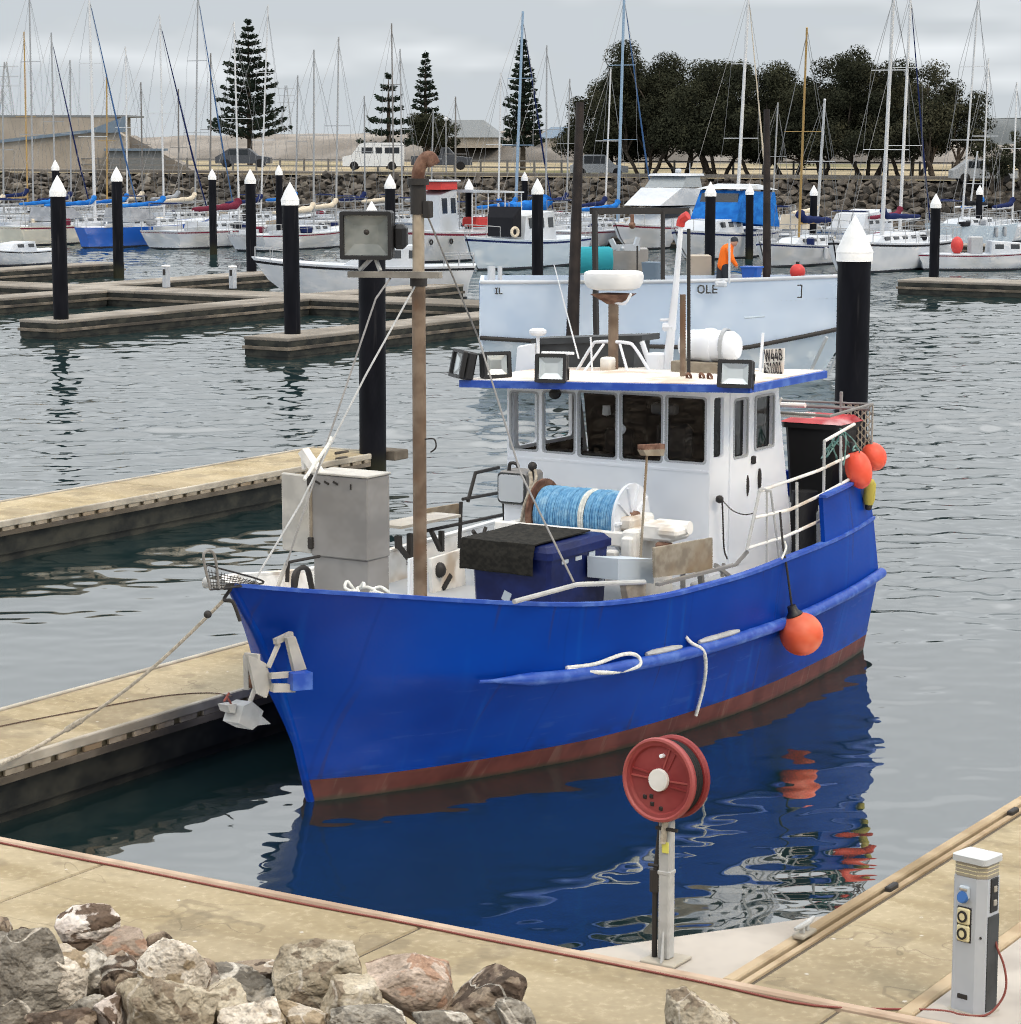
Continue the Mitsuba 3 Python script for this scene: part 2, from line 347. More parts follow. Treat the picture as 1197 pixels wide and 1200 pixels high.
def bar(a, b, w, h):
    """a square-section bar from a to b."""
    a, b = np.asarray(a, float), np.asarray(b, float)
    t = (b - a) / np.linalg.norm(b - a)
    x = np.cross(t, [0, 0, 1] if abs(t[2]) < 0.95 else [0, 1, 0]); x /= np.linalg.norm(x)
    y = np.cross(x, t)
    v = [q + sx * x * w / 2 + sy * y * h / 2 for q in (a, b) for sx, sy in ((-1, -1), (1, -1), (1, 1), (-1, 1))]
    return hull_of(v)

def frame_to(m, o, x, y, z=None):
    """the mesh's own x, y, z axes laid along the given ones, at o."""
    x, y = np.asarray(x, float), np.asarray(y, float)
    x = x / np.linalg.norm(x); y = y - x * (x @ y); y /= np.linalg.norm(y)
    z = np.cross(x, y)
    m = m.copy()
    M = np.eye(4); M[:3, 0], M[:3, 1], M[:3, 2], M[:3, 3] = x, y, z, o
    m.apply_transform(M)
    return m

def lathe(prof, n=24, axis=(0, 0, 1), o=(0, 0, 0)):
    """a profile of (radius, height) turned about the axis through o."""
    prof = np.asarray(prof, float)
    ang = np.arange(n) * 2 * PI / n
    V = np.vstack([np.stack([r * np.cos(ang), r * np.sin(ang), np.full(n, z)], 1) for r, z in prof])
    F = []
    for i in range(len(prof) - 1):
        for j in range(n):
            j2 = (j + 1) % n
            F += [(i * n + j, i * n + j2, (i + 1) * n + j2), (i * n + j, (i + 1) * n + j2, (i + 1) * n + j)]
    m = trimesh.Trimesh(V, np.array(F), process=False)
    z = np.asarray(axis, float); z /= np.linalg.norm(z)
    x = np.cross([0, 1, 0] if abs(z[1]) < 0.9 else [1, 0, 0], z); x /= np.linalg.norm(x)
    return frame_to(m, o, x, np.cross(z, x))

def prism(poly, h):
    if not isinstance(poly, Polygon):
        poly = Polygon(poly)
    return trimesh.creation.extrude_polygon(poly, h, engine='earcut')

def roundrect(x0, y0, x1, y1, r):
    return sbox(x0 + r, y0 + r, x1 - r, y1 - r).buffer(r, quad_segs=4)

def ball(c, r, sub=2, scale=(1, 1, 1)):
    m = trimesh.creation.icosphere(subdivisions=sub, radius=r)
    m.apply_scale(scale); m.apply_translation(c)
    return m

def moved(m, d):
    m = m.copy(); m.apply_translation(d); return m

# ------------------------------------------------------------------ naming
used = set()
def numbered(base):
    k, i = base, 0
    while k in used:
        i += 1
        k = '%s_%03d' % (base, i)
    used.add(k)
    return k

offset = {}
def thing(name, label, cat_, group=None, at=(0, 0, 0), mesh=None, mat=None, smooth=False, kind=None):
    k = numbered(name)
    labels[k] = {'label': label, 'category': cat_}
    if group: labels[k]['group'] = group
    if kind: labels[k]['kind'] = kind
    offset[k] = np.asarray(at, float)
    if mesh is not None:
        scene[k] = mikit.ply(moved(mesh, at), mat, smooth=smooth)
    return k

def part(parent, name, mesh, mat, smooth=False, label=None, kind=None):
    k = numbered(parent + '__' + name)
    scene[k] = mikit.ply(moved(mesh, offset[parent.split('__')[0]]), mat, smooth=smooth)
    if label or kind:
        labels[k] = {}
        if label: labels[k]['label'] = label
        if kind: labels[k]['kind'] = kind
    return k

def struct(name, mesh, mat, smooth=False, kind='structure', label=None):
    k = numbered(name)
    scene[k] = mikit.ply(mesh, mat, smooth=smooth)
    labels[k] = {'kind': kind}
    if label: labels[k]['label'] = label
    offset[k] = np.zeros(3)
    return k

RIGHT = np.array([0.84839, 0.52938, 0.0])       # directions of the view, for things that stand square to it
AWAY = np.array([-0.52938, 0.84839, 0.0])

# ------------------------------------------------------------------ water
def water():
    rng = np.random.default_rng(5)
    rows = [13.0]
    while rows[-1] < 200:
        rows.append(rows[-1] + 0.05 * (rows[-1] / 15) ** 0.6)
    r = np.array(rows); nc = 424
    t = np.linspace(-1, 1, nc)
    R, Tt = np.meshgrid(r, t, indexing='ij')
    half = 2.6 + 0.226 * R
    x = Tt * half
    X = RIGHT[0] * x + AWAY[0] * R; Y = RIGHT[1] * x + AWAY[1] * R
    # short wind ripples, calmer in the lee of the near walkway; the basin beyond is more ruffled
    ruffle = np.clip((Y - 17.0) / 22.0, 0, 1)
    patch = meshkit.fbm(np.stack([X * 0.16, Y * 0.16, 0 * X], -1), 3, 2)
    patch = np.clip((patch - 0.25) * 2.0, 0.45, 1.2)
    Z = np.zeros_like(X)
    wind = math.atan2(AWAY[1], AWAY[0]) + 0.35
    for i in range(84):
        band = 0 if i < 32 else (1 if i < 68 else 2)
        lam = (rng.uniform(0.18, 0.42), rng.uniform(0.38, 0.95), 0.9 * (3.0 ** rng.random()))[band]
        ang = wind + rng.normal(0, (0.75, 1.0, 0.40)[band])
        k = 2 * PI / lam
        dx, dy = math.cos(ang), math.sin(ang)
        slope = (0.0130, 0.0135, 0.0115)[band]
        ph = rng.random() * 2 * PI
        cell = 0.05 * (R / 15) ** 0.6
        res = np.clip((lam / cell - 2.6) / 2.0, 0, 1)
        warp = meshkit.noise(np.stack([X / (lam * 4), Y / (lam * 4), 0 * X + i], -1), i)
        calm = (0.60 + 0.40 * ruffle, 0.26 + 0.74 * np.clip(ruffle * 1.6, 0, 1), 0.08 + 0.92 * np.clip(ruffle * 2.4, 0, 1))[band]
        slope = slope * (1 + 1.7 * np.clip((R - 26) / 24, 0, 1))
        Z += res * calm * patch * slope / k * np.sin(k * (dx * X + dy * Y) + ph + 5 * warp)
    fade = np.clip((1 - np.abs(Tt)) * 12, 0, 1) * np.clip((200 - R) / 20, 0, 1) * np.clip((R - 13) / 0.5, 0, 1)
    Z *= fade
    V = np.stack([X, Y, Z], -1).reshape(-1, 3)
    n0, n1 = X.shape
    idx = np.arange(n0 * n1).reshape(n0, n1)
    F = np.stack([idx[:-1, :-1], idx[:-1, 1:], idx[1:, 1:], idx[1:, :-1]], -1).reshape(-1, 4)
    # the sheet goes on flat all round
    ring = [idx[0, 0], idx[0, -1], idx[-1, -1], idx[-1, 0]]
    far = np.array([[60, -40, 0], [600, 130, 0], [-60, 700, 0], [-700, 150, 0]], float)
    far = np.array([V[ring[0]] + np.array([-60, -60, 0]), V[ring[1]] + np.array([60, -60, 0]), [900, 600, 0], [-700, 600, 0]], float)
    far[0] = RIGHT * -200 + AWAY * -20; far[1] = RIGHT * 200 + AWAY * -20; far[2] = RIGHT * 900 + AWAY * 1500; far[3] = RIGHT * -900 + AWAY * 1500
    o = len(V)
    V = np.vstack([V, far])
    F = np.vstack([F, [[o, o + 1, ring[1], ring[0]], [o + 1, o + 2, ring[2], ring[1]], [o + 2, o + 3, ring[3], ring[2]], [o + 3, o, ring[0], ring[3]]]])
    struct('water', mk(V, F), 'water_surface', smooth=True, label='calm grey green harbour water with small ripples')
water()
struct('seabed', bounds((-400, -60, -4.2), (400, 500, -4.0)), 'float_dark')

# ------------------------------------------------------------------ near walkway, fingers and gusset
DECK = 0.59
walk = struct('walkway', bounds((-40, 12.0, -0.1), (20, 13.90, DECK - 0.012)), 'joint_dark', label='tan concrete floating walkway along the bottom of the photo')
xs = [-40, -33.8, -27.6, -21.4, -15.2, -12.31, -9.42, -6.25, -3.1, 0.1, 6.3, 12.5, 20]
for a, b in zip(xs[:-1], xs[1:]):
    part(walk, 'slab', bounds((a + 0.012, 11.6, 0.05), (b - 0.012, 13.915, DECK), 0.012), 'concrete_tan')
part(walk, 'coping', bounds((-40, 13.925, 0.30), (20, 14.02, DECK + 0.022), 0.015), 'coping_pink')
part(walk, 'float', bounds((-40, 12.0, -0.5), (20, 13.80, 0.29)), 'float_dark')

rf = struct('right_finger', bounds((-7.02, 14.06, -0.1), (-5.0, 30, DECK - 0.012)), 'joint_dark', label='tan concrete finger pontoon on the right with timber edge strips')
ys = [14.04, 19.6, 25.2, 30.0]
for a, b in zip(ys[:-1], ys[1:]):
    part(rf, 'slab', bounds((-6.93, a, 0.1), (-5.92, b - 0.02, DECK), 0.012), 'concrete_tan')
    part(rf, 'grey_slab', bounds((-5.80, a, 0.1), (-4.3, b - 0.02, DECK + 0.01), 0.012), 'concrete_grey')
part(rf, 'joint_strip', bounds((-5.915, 14.04, 0.1), (-5.805, 30, DECK + 0.02), 0.01), 'timber_edge')
part(rf, 'timber_strip', bounds((-7.01, 14.04, 0.1), (-6.96, 30, DECK + 0.008), 0.004), 'timber_edge')
part(rf, 'outer_timber_strip', bounds((-7.14, 14.04, 0.1), (-7.05, 30, DECK + 0.012), 0.01), 'timber_edge')
part(rf, 'float', bounds((-7.05, 14.1, -0.5), (-4.5, 29.9, 0.09)), 'float_dark')
for y in (16.45, 18.9, 21.0):
    part(rf, 'edge_bracket', box((-6.99, y, DECK + 0.02), (0.05, 0.16, 0.05), 0.01), 'dark_metal')

gus = struct('corner_gusset', prism([(-8.3, 14.03), (-7.17, 14.03), (-7.17, 15.70), (-7.40, 15.36), (-7.75, 14.86), (-8.08, 14.36)], DECK - 0.02), 'concrete_grey', label='pale grey triangular corner deck between walkway and right finger')

def finger(name, x0, x1, y0, y1, label, label_mat=('concrete_tan', 'whaler_pale'), slots=True, root=None):
    """a finger pontoon: deck slabs, pale edge lip, slotted fascia below it, dark floats."""
    f = struct(name, bounds((x0 + 0.1, y0, 0.1), (x1 - 0.1, y1, DECK - 0.014)), 'float_dark', label=label)
    n = max(1, int(round((y1 - y0) / 5.4)))
    for i in range(n):
        a = y0 + (y1 - y0) * i / n; b = y0 + (y1 - y0) * (i + 1) / n
        part(f, 'slab', bounds((x0 + 0.07, a + 0.008, 0.44), (x1 - 0.07, b - 0.008, DECK), 0.01), label_mat[0])
    for side, xa, xb in (('edge_lip', x1 - 0.065, x1), ('edge_lip', x0, x0 + 0.065)):
        part(f, side, bounds((xa, y0, DECK - 0.075), (xb, y1, DECK + 0.018), 0.01), label_mat[1])
    if slots:
        part(f, 'lower_waler', bounds((x1 - 0.05, y0, 0.385), (x1 - 0.008, y1, 0.455), 0.006), 'whaler_dark')  # darker than the lip: shade under the edge put into the colour
        y = y0 + 0.1
        while y < y1 - 0.4:                                   # fascia blocks with dark gaps between them
            part(f, 'fascia_block', bounds((x1 - 0.045, y, 0.457), (x1 - 0.012, y + 0.245, DECK - 0.078), 0.004), 'wood_grey')
            y += 0.345
    part(f, 'float', bounds((x0 + 0.14, y0 + 0.1, -0.45), (x1 - 0.14, y1 - 0.1, 0.23)), 'float_dark')
    part(f, 'end_lip', bounds((x0 + 0.07, y1 + 0.002, DECK - 0.1), (x1 - 0.07, y1 + 0.07, DECK + 0.018), 0.01), label_mat[1])
    return f

finger('middle_finger', -16.62, -15.13, 14.04, 21.8, 'tan concrete finger pontoon with slotted pale edge beside the blue boat bow')
struct('middle_finger_end', bounds((-16.62, 21.9, -0.3), (-15.5, 32.6, DECK)), 'concrete_tan')
f1 = finger('left_finger', -26.42, -24.92, 14.04, 35.7, 'tan concrete finger pontoon ending at the large black pile left of the mast')
part(f1, 'pile_bracket', bounds((-25.5, 35.78, 0.45), (-24.7, 36.2, 0.62), 0.02), 'whaler_dark')

# far pontoons on the left
def far_pontoon(name, x0, x1, y0, y1, label):
    f = struct(name, bounds((x0 + 0.03, y0 + 0.03, 0.06), (x1 - 0.03, y1 - 0.03, DECK - 0.10)), 'float_dark', label=label)
    long_x = (x1 - x0) > (y1 - y0)
    n = max(1, int(round(max(x1 - x0, y1 - y0) / 7)))
    for i in range(n):
        if long_x:
            a, b = x0 + (x1 - x0) * i / n, x0 + (x1 - x0) * (i + 1) / n
            part(f, 'slab', bounds((a + 0.01, y0, DECK - 0.095), (b - 0.01, y1, DECK), 0.02), 'concrete_far')
        else:
            a, b = y0 + (y1 - y0) * i / n, y0 + (y1 - y0) * (i + 1) / n
            part(f, 'slab', bounds((x0, a + 0.01, DECK - 0.095), (x1, b - 0.01, DECK), 0.02), 'concrete_far')
    part(f, 'waler', bounds((x0 - 0.03, y0 - 0.03, 0.24), (x1 + 0.03, y1 + 0.03, 0.33), 0.01), 'whaler_dark')
    part(f, 'float', bounds((x0 + 0.05, y0 + 0.05, -0.5), (x1 - 0.05, y1 - 0.05, 0.055)), 'float_dark')
    return f
far_pontoon('far_walkway', -95, -38.5, 69.9, 72.3, 'long grey floating walkway crossing behind the two capped piles')
far_pontoon('far_finger', -53.3, -51.75, 57.0, 69.86, 'grey finger pontoon ending at the tall capped pile nearest the left edge')
far_pontoon('far_finger', -43.3, -41.75, 55.3, 69.86, 'grey finger pontoon ending at the capped pile behind the bow cabinet')
far_pontoon('far_finger', -62.3, -60.9, 57.0, 69.86, 'grey finger pontoon cut off by the left edge of the photo')
far_pontoon('far_finger', -64.6, -63.0, 72.34, 84.6, 'grey finger pontoon behind the far walkway with the third capped pile')
far_pontoon('far_finger', -75.7, -74.1, 72.34, 86.2, 'grey finger pontoon farthest left with a slim capped pile at its end')
far_pontoon('far_finger', -53.6, -52.0, 72.34, 80.0, 'short grey finger pontoon beside the grey half cabin boat')
far_pontoon('east_pontoon', -39.2, -30.0, 91.4, 94.0, 'grey floating pontoon end on the right below the moored white yachts')
far_pontoon('sailboat_walkway', -120, -20, 124.0, 126.2, 'distant grey walkway among the moored sailing boats')

# ------------------------------------------------------------------ land behind the harbour
def land():
    gx = np.linspace(-420, 240, 100); gy = np.concatenate([np.linspace(156.5, 200, 24), np.linspace(205, 900, 40)])
    X, Y = np.meshgrid(gx, gy, indexing='ij')
    Z = 3.45 + 0.25 * (meshkit.fbm(np.stack([X * 0.08, Y * 0.08, 0 * X], -1), 3, 1) - 0.5) + np.clip((Y - 158) / 600, 0, 1) * 0.4
    Z = np.where(Y < 157, 3.35, Z)
    n0, n1 = X.shape
    idx = np.arange(n0 * n1).reshape(n0, n1)
    F = np.stack([idx[:-1, :-1], idx[1:, :-1], idx[1:, 1:], idx[:-1, 1:]], -1).reshape(-1, 4)
    struct('shore_ground', mk(np.stack([X, Y, Z], -1).reshape(-1, 3), F), 'ground_dry', smooth=True, label='dry grass and dirt shore above the rock wall')
land()
struct('shore_path', bounds((-420, 157.5, 3.2), (240, 159.3, 3.62), 0.03), 'sand', label='pale path along the top of the rock wall')

def mound(name, cx, cy, rx, ry, h, seed, mat, label, base=3.3, power=1.4, kind='structure'):
    n = 48
    u = np.linspace(-1, 1, n)
    X, Y = np.meshgrid(u, u, indexing='ij')
    r = np.clip(1 - (np.abs(X) ** 3 + np.abs(Y) ** 2), 0, 1) ** (1 / power)
    Z = base - 0.3 + h * r * (0.75 + 0.5 * meshkit.fbm(np.stack([X * 5, Y * 3, 0 * X + seed], -1), 4, seed))
    idx = np.arange(n * n).reshape(n, n)
    F = np.stack([idx[:-1, :-1], idx[1:, :-1], idx[1:, 1:], idx[:-1, 1:]], -1).reshape(-1, 4)
    struct(name, mk(np.stack([cx + X * rx, cy + Y * ry, Z], -1).reshape(-1, 3), F), mat, smooth=True, label=label)
mound('sand_mound', -165, 262, 80, 18, 3.5, 3, 'sand', 'long pale mound of sand behind the dry bank', base=3.6)
mound('sand_mound', -60, 280, 60, 18, 3.2, 8, 'sand', 'pale mound of sand seen between the dark tree trunks', base=3.6)
def far_hill():
    q = (-3094.393, 8789.611, -18.257)
    n = 40
    u = np.linspace(-1, 1, n)
    V, F = [], []
    for i, t in enumerate(u):
        h = 95 * max(0, 1 - t * t) * (0.75 + 0.4 * meshkit.fbm(np.array([[t * 4, 0.3, 0.1]]), 4, 3)[0])
        c = np.array(q) + RIGHT * t * 900
        V += [[c[0], c[1], -5], [c[0] + AWAY[0] * 300, c[1] + AWAY[1] * 300, h], [c[0] + AWAY[0] * 700, c[1] + AWAY[1] * 700, -5]]
        if i:
            a = 3 * i
            F += [[a - 3, a, a + 1, a - 2], [a - 2, a + 1, a + 2, a - 1]]
    struct('hills', mk(V, F), 'hill_far', smooth=True, label='faint distant hills at the right edge of the horizon')
far_hill()

# ------------------------------------------------------------------ rock seawall: stones one by one
def stone_mesh(rng, c, r, flat=0.75, n=13):
    p = rng.normal(size=(n, 3)); p /= np.linalg.norm(p, axis=1, keepdims=True)
    p *= rng.uniform(0.75, 1.1, (n, 1))
    s = r * np.array([rng.uniform(0.85, 1.3), rng.uniform(0.8, 1.1), flat * rng.uniform(0.8, 1.15)])
    a = rng.random() * 2 * PI
    p = p * s
    p[:, :2] = p[:, :2] @ np.array([[math.cos(a), -math.sin(a)], [math.sin(a), math.cos(a)]])
    return hull_of(p + c)

def seawall():
    rng = np.random.default_rng(11)
    w = thing('rock_seawall', 'brown rock seawall behind the moored sailing boats', 'seawall',
              mesh=mk([(-420, 150.5, -0.8), (240, 150.5, -0.8), (240, 156.9, 3.2), (-420, 156.9, 3.2), (-420, 158, -0.8), (240, 158, -0.8)],
                      [(0, 1, 2, 3), (3, 2, 5, 4), (0, 3, 4, 4), (1, 5, 2, 2)]), mat='stone_grey')
    front, rest = [], []
    for row in range(12):
        t = (row + 0.3) / 12
        x = -152.0
        while x < -42:
            r = rng.uniform(0.30, 0.54)
            y = 150.5 + 6.2 * t + rng.normal(0, 0.10); z = -0.7 + 4.0 * t + rng.normal(0, 0.10)
            front.append((np.array([x, y - 0.15, z + 0.05]), r)); x += r * 1.55
    # the largest in view as parts, the rest joined
    vis = [s for s in front if s[0][2] > 0.9]
    vis.sort(key=lambda s: -s[1] / (200 + s[0][0] + 150))
    keep = {id(s[0]) for s in vis[:300]}
    for c, r in front:
        m = stone_mesh(rng, c, r)
        mat = rng.choice(['stone_brown', 'stone_tan', 'stone_grey'], p=[0.5, 0.25, 0.25])
        if id(c) in keep:
            part(w, 'stone', m, str(mat))
        else:
            rest.append(m)
    part(w, 'small_stones', cat(rest), 'stone_brown', kind='stuff')
seawall()

# ------------------------------------------------------------------ trees
def leaf_cloud(rng, centers, radii, per, size, flat=0.8):
    """many small leaf sprays through the volume of the clumps."""
    V, F = [], []
    k = 0
    for c, r in zip(centers, radii):
        n = int(per * r * r)
        d = rng.normal(size=(n, 3)); d /= np.linalg.norm(d, axis=1, keepdims=True)
        rad = r * rng.random((n, 1)) ** 0.45
        p = c + d * rad * np.array([1, 1, flat])
        nn = d * (rad / r) + rng.normal(0, 0.33, (n, 3)); nn /= np.linalg.norm(nn, axis=1, keepdims=True)   # leaves face outwards
        a = np.cross(nn, rng.normal(size=(n, 3))); a /= np.linalg.norm(a, axis=1, keepdims=True)
        b = np.cross(nn, a)
        s = size * rng.uniform(0.6, 1.5, (n, 1))
        q = np.stack([p - a * s, p + b * s * 0.55, p + a * s, p - b * s * 0.55], 1)
        V.append(q.reshape(-1, 3))
        F.append((np.arange(n) * 4 + k)[:, None] + np.array([0, 1, 2, 3])); k += 4 * n
    return mk(np.vstack(V), np.vstack(F))

def limb(rng, a, b, r0, r1, wob=0.12, n=6):
    a, b = np.asarray(a, float), np.asarray(b, float)
    t = np.linspace(0, 1, n)[:, None]
    L = np.linalg.norm(b - a)
    p = a + (b - a) * t + rng.normal(0, wob * L / n, (n, 3)) * np.sin(PI * t)
    return tube(p, np.linspace(r0, r1, n), 6)

def broad_tree(base, h, w, seed, label, leaf=('leaf_dark', 'leaf_mid'), trunk_h=0.19, stems=3, dens=1.0):
    """several leaning stems under one crown of leaf clumps with an uneven outline."""
    rng = np.random.default_rng(seed)
    t = thing('shore_tree', label, 'tree', 'dark trees on the shore', at=base)
    wood, cs, rs = [], [], []
    for s in range(stems):
        a = 2 * PI * (s + rng.random()) / stems
        foot = np.array([math.cos(a), math.sin(a), 0]) * 0.5 * rng.random()
        fork = foot + np.array([math.cos(a) * w * 0.15, math.sin(a) * w * 0.15, h * trunk_h * rng.uniform(0.85, 1.15)])
        wood.append(limb(rng, foot - [0, 0, 0.4], fork, 0.17, 0.12))
        for j in range(7):
            b = a + rng.normal(0, 0.9)
            up = rng.uniform(0.12, 0.95)
            tip = np.array([math.cos(b) * w * 0.45 * math.sqrt(max(0.05, 1 - (2 * up - 0.75) ** 2)), math.sin(b) * w * 0.45, h * (trunk_h + (0.93 - trunk_h) * up)])
            wood.append(limb(rng, fork, tip, 0.085, 0.02))
            for q in range(4):
                cs.append(fork + (tip - fork) * rng.uniform(0.50, 1.05) + rng.normal(0, 0.35, 3)); rs.append(rng.uniform(0.6, 1.2) * w / 7.0)
    part(t, 'trunk', cat(wood), 'bark', kind='stuff')
    cs, rs = np.array(cs), np.array(rs)
    low = cs[:, 2] < h * (trunk_h + 0.07)
    cs[low, 2] += h * 0.06
    half = rng.random(len(cs)) < 0.55
    part(t, 'crown', leaf_cloud(rng, cs[half], rs[half], 620 * dens, 0.080), leaf[0])
    part(t, 'outer_crown', leaf_cloud(rng, cs[~half], rs[~half] * 1.05, 620 * dens, 0.076), leaf[1])
    return t

# (trunk foot, height, width, stems, look)
SHORE = [
    ((-93.021, 163.14, 3.368), 7.4, 7.8, 3, 'dark bushy tree with a rounded crown, leftmost of the dark shore trees'),
    ((-87.723, 159.29, 3.332), 9.2, 8.3, 3, 'tall dark tree behind the blue mast, its crown the highest on the left'),
    ((-87.536, 164.141, 3.148), 8.6, 7.6, 3, 'dark tree behind the white motor yacht with crowded trunks'),
    ((-82.511, 160.121, 3.121), 9.2, 8.3, 4, 'broad dark tree behind the boat with the blue canopy'),
    ((-79.342, 159.711, 3.095), 9.0, 7.6, 3, 'dark tree behind the white mast with two crosstrees'),
    ((-79.112, 164.599, 2.968), 7.2, 6.6, 3, 'lower dark tree filling the dip in the skyline behind the wooden mast'),
    ((-74.304, 160.447, 2.952), 8.8, 7.8, 3, 'dark tree just right of the wooden mast'),
    ((-70.96, 160.146, 2.929), 9.6, 8.5, 4, 'tallest dark tree with olive leaf tufts, left of the twin white masts'),
    ((-67.772, 159.748, 2.907), 9.0, 8.1, 3, 'open dark tree behind the twin white masts showing leaning trunks'),
    ((-65.325, 158.898, 2.944), 8.6, 7.8, 3, 'airy dark tree with sky gaps, rightmost of the tall dark shore trees'),
]
for i, (b, h, w, st, lab) in enumerate(SHORE):
    broad_tree(b, h, w * (0.86 if i > 7 else 1), 40 + i, lab, stems=st, dens=0.75 if i > 7 else 1.0, leaf=('leaf_dark', 'leaf_olive' if i in (0, 7, 8, 9) else 'leaf_mid'))
broad_tree((-59.171, 153.249, 3.197), 2.3, 2.0, 71, 'small round green bush tree near the right edge beyond the boats', stems=2, trunk_h=0.2, leaf=('leaf_dark', 'leaf_mid'))
broad_tree((-56.887, 152.316, 3.338), 3.2, 2.0, 72, 'dark bush tree cut by the right edge of the photo', stems=2, trunk_h=0.3)
broad_tree((-115.158, 172.223, 4.826), 3.6, 4.2, 73, 'low dark bush beside the narrow conifer', stems=2, trunk_h=0.1)

def conifer(base, h, w, whorls, label, seed, droop=0.0, start=0.14, per=6, gap=0.0, leaf='pine_leaf', dens=24):
    """a tall island pine: straight trunk, level whorls of branches with flat plumes that turn up at the tip."""
    rng = np.random.default_rng(seed)
    t = thing('island_pine', label, 'tree', at=base)
    part(t, 'trunk', tube([(0, 0, -0.5), (0, 0, h * 0.5), (0, 0, h * 0.99)], [0.24, 0.15, 0.02], 8), 'bark')
    wood, V = [], []
    for k in range(whorls):
        f = k / (whorls - 1)
        z = h * (start + (0.985 - start) * f)
        L = w / 2 * (1 - f) ** 0.85 * rng.uniform(0.86, 1.08) + 0.12
        a0 = rng.random() * 2 * PI
        for j in range(per):
            if rng.random() < gap: continue
            a = a0 + j * 2 * PI / per + rng.normal(0, 0.12)
            l = L * rng.uniform(0.70, 1.10); dz = rng.normal(0, 0.07)
            d = np.array([math.cos(a), math.sin(a), 0]); side = np.array([-d[1], d[0], 0])
            s = np.linspace(0, 1, 5)
            path = np.array([0, 0, z + dz]) + d * l * s[:, None] + np.array([0, 0, 1]) * (l * (-droop * s + (droop * 0.6 + 0.16) * s ** 2.2))[:, None]
            wood.append(tube(path, np.linspace(0.05, 0.012, 5), 4))
            n = max(14, int(dens * 1.7 * l))
            q = rng.random(n) ** 0.7
            c = np.stack([np.interp(q, s, path[:, m]) for m in range(3)], 1)
            wd = 0.18 + 0.36 * np.sin(PI * np.clip(q * 0.85 + 0.1, 0, 1)) * min(1, l / 1.6)
            off = rng.uniform(-1, 1, (n, 1)) * wd[:, None] * side
            ln = rng.uniform(0.14, 0.28, (n, 1))
            ax = d * 0.7 + side * np.sign((off * side).sum(1, keepdims=True)) * 0.6 + np.array([0, 0, 1]) * rng.uniform(-0.15, 0.5, (n, 1))
            nb = np.cross(ax, [0, 0, 1.0]) * 0.22
            p0 = c + off + np.array([0, 0, 1]) * rng.normal(0.05, 0.085, (n, 1))
            V.append(np.stack([p0 - ax * ln * 0.3, p0 + nb * ln + np.array([0, 0, 0.03]), p0 + ax * ln, p0 - nb * ln - np.array([0, 0, 0.03])], 1).reshape(-1, 3))
            # an upright leaf so that the plume has some height from the side
            V.append(np.stack([p0 - ax * ln * 0.3, p0 + [0, 0, 0.08], p0 + ax * ln, p0 - [0, 0, 0.05]], 1).reshape(-1, 3))
    part(t, 'branches', cat(wood), 'bark', kind='stuff')
    V = np.vstack(V)
    part(t, 'crown', mk(V, np.arange(len(V)).reshape(-1, 4)), leaf)
    return t
conifer((-127.684, 164.335, 4.411), 11.2, 7.2, 16, 'tall symmetrical conical pine with level branch tiers, left of centre', 5, droop=-0.12, start=0.16, per=7)
conifer((-112.255, 162.024, 4.292), 6.6, 5.0, 7, 'sparse young pine with a few drooping tiers behind the van', 6, droop=0.10, start=0.20, per=5, dens=30)
conifer((-118.326, 176.187, 4.726), 8.3, 3.2, 14, 'narrow pine with a slim pointed crown right of the young pine', 7, droop=-0.30, start=0.10, per=6, gap=0.15)
conifer((-106.05, 171.823, 4.113), 9.7, 3.9, 18, 'tall slim dense pine standing alone at the centre', 8, droop=-0.15, start=0.14, per=7)

# ------------------------------------------------------------------ far buildings
def gable_shed(name, base, w, d, eave, ridge, mat, label, yaw=0.35):
    b = thing(name, label, 'shed', at=base)
    R = trimesh.transformations.rotation_matrix(yaw, [0, 0, 1])
    wall = bounds((-w / 2, -d / 2, -0.5), (w / 2, d / 2, eave)); wall.apply_transform(R)
    part(b, 'wall', wall, 'wall_beige')
    o = 0.35
    roof = mk([(-w / 2 - o, -d / 2 - o, eave - 0.1), (w / 2 + o, -d / 2 - o, eave - 0.1), (w / 2 - w * 0.22, 0, ridge), (-w / 2 + w * 0.22, 0, ridge),
               (w / 2 + o, d / 2 + o, eave - 0.1), (-w / 2 - o, d / 2 + o, eave - 0.1)],
              [(0, 1, 2, 3), (4, 5, 3, 2), (0, 3, 5, 5), (1, 4, 2, 2), (0, 5, 4, 1)])
    roof.apply_transform(R)
    part(b, 'roof', roof, mat)
    return b
gable_shed('storage_shed', (-159.655, 245.884, 5.609), 8.0, 6, 0.8, 2.7, 'shed_grey', 'low grey hipped shed roof behind the sand between two pines')
gable_shed('storage_shed', (-150.353, 251.688, 5.609), 3.6, 5, 0.7, 1.9, 'shed_blue', 'small blue grey shed roof right of the slim pine')

